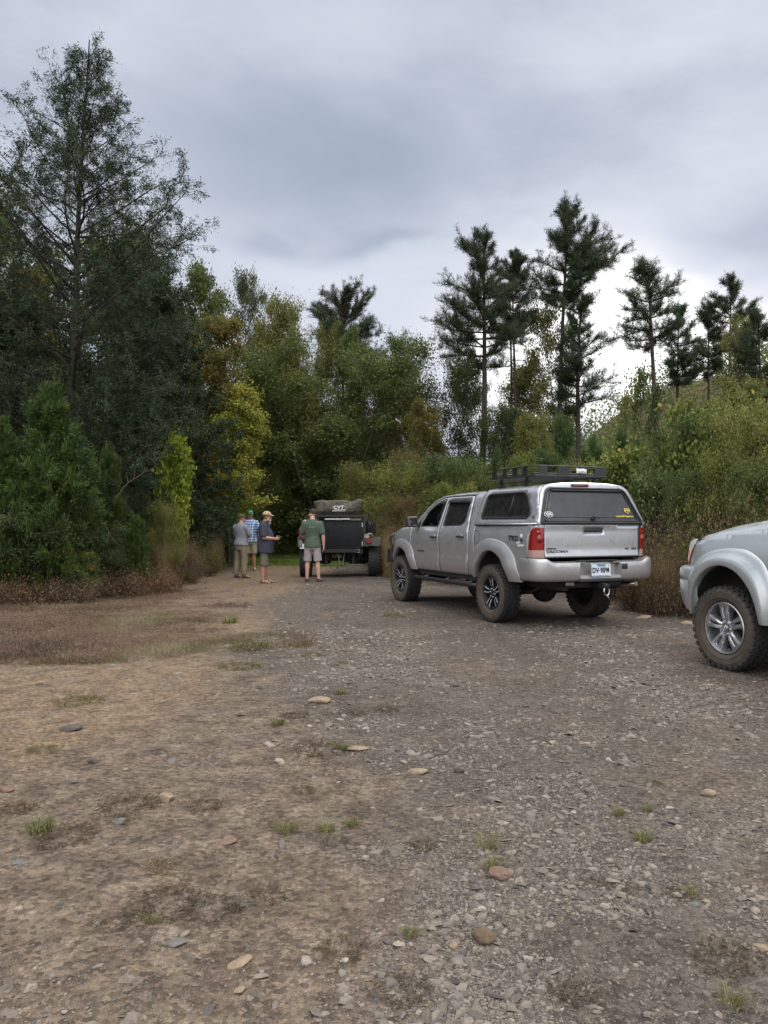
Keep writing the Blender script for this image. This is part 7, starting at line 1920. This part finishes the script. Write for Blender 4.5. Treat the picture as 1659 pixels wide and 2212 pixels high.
# --- tufts in the foreground
TF = {'green': blades(71, 110, .11, .13, .0045, .75), 'brown': blades(72, 260, .16, .085, .0026, .95), 'long': blades(73, 70, .12, .19, .0050, .8)}
def wiry(seed):
    return brush(seed, .15, .16, 90, 900, .016, .0016, .012)
WR = wiry(74); WR2 = wiry(75)
TUFTS = [('green', 88, 1790, 46, L_grass, 'large lime green grass tuft at the left border'), ('wiry', 150, 1805, 55, L_weed, 'brown wiry weed right of the lime tuft at the left border'), ('wiry', 40, 1742, 38, L_weed, 'brown weed above the lime tuft at the left border'),
 ('green', 736, 1498, 18, L_grass, 'small green tuft in the middle of the gravel'), ('green', 600, 1562, 24, L_grass, 'green brown tuft left of the flat tan stone'), ('wiry', 640, 1545, 26, L_weed, 'brown weed below the flat tan stone'), ('wiry', 770, 1537, 20, L_weed, 'small brown weed right of the flat tan stone'),
 ('wiry', 690, 1618, 50, L_weed, 'brown weed left of the tan slab'), ('green', 738, 1618, 26, L_grass, 'green tuft touching the tan slab'), ('wiry', 655, 1705, 24, L_weed, 'reddish weed in the middle distance'), ('green', 620, 1790, 34, L_grass, 'left end of the row of three green tufts'),
 ('green', 708, 1788, 28, L_grass, 'middle of the row of three green tufts'), ('green', 765, 1778, 26, L_grass, 'right end of the row of three green tufts'), ('wiry', 722, 1810, 26, L_weed, 'brown weed under the row of green tufts'), ('long', 1050, 1828, 34, L_grass, 'tall olive tuft above the reddish stone'),
 ('green', 1062, 1870, 30, L_grass, 'dense olive tuft touching the reddish stone'), ('wiry', 912, 1822, 28, L_weed, 'brown weed left of the tall olive tuft'), ('wiry', 1012, 1778, 14, L_weed, 'tiny brown weed above the tall olive tuft'), ('green', 1332, 1758, 24, L_grass, 'olive tuft right of centre'),
 ('green', 1395, 1750, 18, L_grass, 'small dark tuft beside another on the right'), ('green', 1385, 1812, 30, L_grass, 'wide olive tuft on the right'), ('wiry', 365, 1945, 66, L_weed, 'wide brown weed patch lower left'), ('green', 330, 1985, 22, L_grass, 'yellowish tuft inside the wide brown patch'),
 ('wiry', 460, 1960, 56, L_weed, 'sprawling brown weed right of the wide patch'), ('wiry', 580, 1925, 40, L_weed, 'brown weed upper right of the sprawling one'), ('wiry', 255, 1990, 34, L_weed, 'reddish weed at the left end of the wide patch'), ('wiry', 740, 2045, 46, L_weed, 'brown weed left of the round brown stone'),
 ('green', 887, 2012, 26, L_grass, 'small olive tuft above the round brown stone'), ('wiry', 950, 1990, 14, L_weed, 'tiny tuft right of the small olive tuft'), ('wiry', 870, 2140, 56, L_weed, 'reddish weed at the bottom centre'), ('long', 1492, 1932, 24, L_grass, 'bright green tuft on the right'),
 ('wiry', 1450, 1925, 22, L_weed, 'brown weed left of the bright green tuft'), ('wiry', 1560, 2065, 66, L_weed, 'wide brown green weed lower right'), ('long', 1572, 2160, 42, L_grass, 'tall lime green tuft in the lower right corner'), ('wiry', 1235, 2135, 46, L_weed, 'reddish brown weed at the bottom right of centre'),
 ('wiry', 1365, 1918, 24, L_weed, 'faint red weed on the right'), ('wiry', 1290, 1905, 26, L_weed, 'flat brown weed on the right'), ('wiry', 440, 1738, 34, L_weed, 'brown weed right of the large tan stone'), ('wiry', 350, 1868, 34, L_straw, 'pale straw stalks lower left'),
 ('green', 497, 1345, 26, L_grass, 'bright green tuft at the edge of the brown cover'), ('wiry', 545, 1400, 42, L_olive, 'olive weed where the brown cover meets the gravel'), ('wiry', 520, 1440, 38, L_olive, 'lower olive weed at the brown cover edge'), ('wiry', 170, 1512, 44, L_olive, 'olive weed low on the left'),
 ('wiry', 95, 1615, 32, L_olive, 'olive weed on the orange sand at the left'), ('wiry', 835, 1530, 22, L_weed, 'thin brown weed near the middle'), ('wiry', 675, 1415, 20, L_olive, 'small olive weed on the road'), ('wiry', 1410, 1690, 18, L_olive, 'small weed far right on the gravel'),
 ('wiry', 275, 1740, 55, L_weed, 'reddish weed left of the large tan stone'), ('wiry', 850, 1330, 22, L_olive, 'small weed in front of the men'), ('wiry', 655, 1395, 18, L_olive, 'tiny olive weed on the road near the cover'), ('wiry', 742, 1433, 14, L_olive, 'tiny dark weed on the road')]
for i, (k, px, py, w, mt, lab) in enumerate(TUFTS):
    x, y = ground_at(px, py); s0 = w / F_PX * y
    if k == 'wiry':
        make_plant(WR if i % 2 else WR2, ('stems', 'leaves'), 'small_weed', lab, 'weed', x, y, (B_red, mt), s0 / .155, s0 / .155 * .62, i * 1.3, 'weeds on the open ground')
    else:
        base_ = {'green': .115, 'long': .13}[k]
        make_plant((TF[k],), ('blades',), 'grass_tuft', lab, 'grass tuft', x, y, (mt,), s0 / base_, s0 / base_ * .8, i * 1.3, 'grass tufts on the open ground')
# --- stones one can single out, and sticks
def rock(px, py, w, flat, col, lab, seed, elong=1.2, rz=0., ang=.28):
    r = np.random.default_rng(seed); x, y = ground_at(px, py); s = w / F_PX * y
    bm = bmesh.new(); bmesh.ops.create_icosphere(bm, subdivisions=4, radius=1)
    pl_ = rdir(r, 13); dd = r.uniform(.55, .88, 13)
    for v in bm.verts:
        c = np.array(v.co)
        for n_, d_ in zip(pl_, dd):
            e = c @ n_ - d_
            if e > 0: c = c - n_ * e * (1 - ang)
        c = c * (1 + .12 * (float(fbm(np.array([c[0] * 3 + seed]), np.array([c[1] * 3 + c[2] * 2]), 3, 3)[0]) - .5) * 2)
        v.co = Vector((c[0] * s * elong, c[1] * s * .85, c[2] * s * flat))
    me = bpy.data.meshes.new('stone'); bm.to_mesh(me); bm.free(); me.polygons.foreach_set('use_smooth', [True] * len(me.polygons))
    if ang < .5: me.set_sharp_from_angle(angle=math.radians(24))
    o = link('stone', me, M_rock[col]); o.location = (x, y, gz1(x, y) + s * flat * .38); o.rotation_euler = (r.normal(0, .08), r.normal(0, .08), rz); tag(o, lab, 'stone', 'single stones on the open ground')
M_rock = {k: pmat(k + '_stone', c, .85, 0, .3, 30, bump=.003, bscale=120, spec=.3) for k, c in (('tan', (.22, .165, .112)), ('brown', (.115, .082, .052)), ('red', (.145, .092, .072)), ('grey', (.12, .112, .106)), ('dark', (.075, .062, .054)), ('pale', (.30, .27, .23)))}
ROCKS = [(360, 1726, 20, .62, 'tan', 'tan block shaped stone low on the left', 1, 1.0, .1, .15), (1045, 2024, 27, .85, 'brown', 'large round brown stone, the biggest near the bottom', 2, 1.0, 0, .6), (1080, 1888, 27, .55, 'red', 'reddish rounded stone under the olive tuft', 3, 1.1, .2, .4),
 (772, 1618, 20, .35, 'tan', 'flat tan slab beside a green tuft', 4, 1.3, .1, .2), (690, 1515, 22, .4, 'tan', 'flat tan stone in the middle of the ground', 5, 1.2, -.1, .2), (900, 1666, 20, .4, 'tan', 'low tan stone near the centre', 6, 1.2, .3, .3), (990, 1663, 10, .8, 'dark', 'small dark stone right of the low tan stone', 7, 1.1, 0, .2),
 (1527, 1713, 17, .6, 'tan', 'tan rounded stone on the gravel at the right', 8, 1.0, 0, .5), (157, 1572, 18, .5, 'dark', 'dark flat rock at the left', 9, 1.3, .1, .2), (205, 1640, 12, .6, 'dark', 'small dark brown rock on the orange sand', 10, 1.1, 0, .2), (16, 1702, 16, .5, 'red', 'red brown rock at the left border', 11, 1.3, 0, .3),
 (1638, 2042, 15, .5, 'tan', 'brown tan rock at the right border near the bottom', 12, 1.3, -.5, .2), (980, 2037, 12, .7, 'tan', 'small tan stone left of the round brown stone', 13, .9, .5, .3), (988, 2062, 12, .5, 'grey', 'small grey stone below left of the round brown stone', 14, 1.2, .4, .15), (265, 1772, 16, .5, 'grey', 'grey angular rock lower left of the tan block', 15, 1.2, .6, .1),
 (520, 2068, 24, .22, 'tan', 'buried flat tan rock near the bottom left', 16, 1.3, .6, .3), (380, 2030, 24, .25, 'grey', 'half buried grey brown rock under the brown weeds', 17, 1.2, .1, .4), (1495, 1950, 12, .4, 'grey', 'flat blue grey stone below the bright green tuft', 18, 1.3, 0, .2), (1520, 1945, 9, .5, 'tan', 'small yellowish stone below the bright green tuft', 19, 1.1, 0, .3),
 (520, 2130, 14, .5, 'tan', 'pale yellow stone close to the bottom edge', 20, 1.2, .8, .3), (745, 2070, 12, .5, 'pale', 'pale angular stone left of the bottom centre', 21, 1., .3, .1), (1345, 1695, 9, .5, 'dark', 'small dark stone in the gravel on the right', 22, 1.1, 0, .2), (1262, 1605, 10, .45, 'tan', 'small tan stone far out on the gravel', 23, 1.3, 0, .2),
 (1388, 1334, 13, .35, 'tan', 'flat brown stone behind the pickup rear wheel', 24, 1.8, .2, .3), (1490, 1345, 16, .3, 'tan', 'flat tan stone between pickup and SUV', 25, 1.6, 0, .3), (1040, 1960, 9, .5, 'pale', 'small pale stone above the round brown stone', 26, 1.2, 0, .2), (45, 1860, 15, .3, 'grey', 'flat layered grey rock near the left border', 27, 1.6, .3, .1), (488, 1812, 22, .16, 'red', 'flush reddish slab lower left of centre', 28, 1.3, .2, .3)]
for a in ROCKS: rock(*a)
def stick(px, py, w, rz, mat, lab, seed):
    r = np.random.default_rng(seed); x, y = ground_at(px, py); L = 2 * w / F_PX * y; wd = Wood(); P, d = bend((-L / 2, 0, .012), (1, 0, .0), L, 6, r, .08); wd.path(P, [L * .035 * (1 - .5 * i / 6) for i in range(7)], 6)
    P2, _ = bend(P[3], (.8, .6, .1), L * .3, 2, r, .1); wd.path(P2, [L * .02, L * .014, L * .008], 5)
    o = link('stick', wd.mesh('stick'), mat); o.location = (x, y, gz1(x, y) + .008); o.rotation_euler = (0, 0, rz); tag(o, lab, 'stick', 'sticks on the ground')
stick(1068, 1742, 12, 2.4, B_brown, 'short dark stick right of the low tan stone', 1); stick(350, 1522, 17, .6, B_grey, 'pale stick on the sandy patch at the left', 2); stick(100, 1478, 20, .1, B_grey, 'pale stick in the weeds at the left border', 3)
stick(1415, 1845, 20, -.5, B_twig, 'thin curved twig on the right', 4); stick(900, 2085, 18, -.3, B_twig, 'thin pale twig left of the round brown stone', 5); stick(330, 1360, 16, .05, B_grey, 'pale stick lying on the brown ground cover', 6)
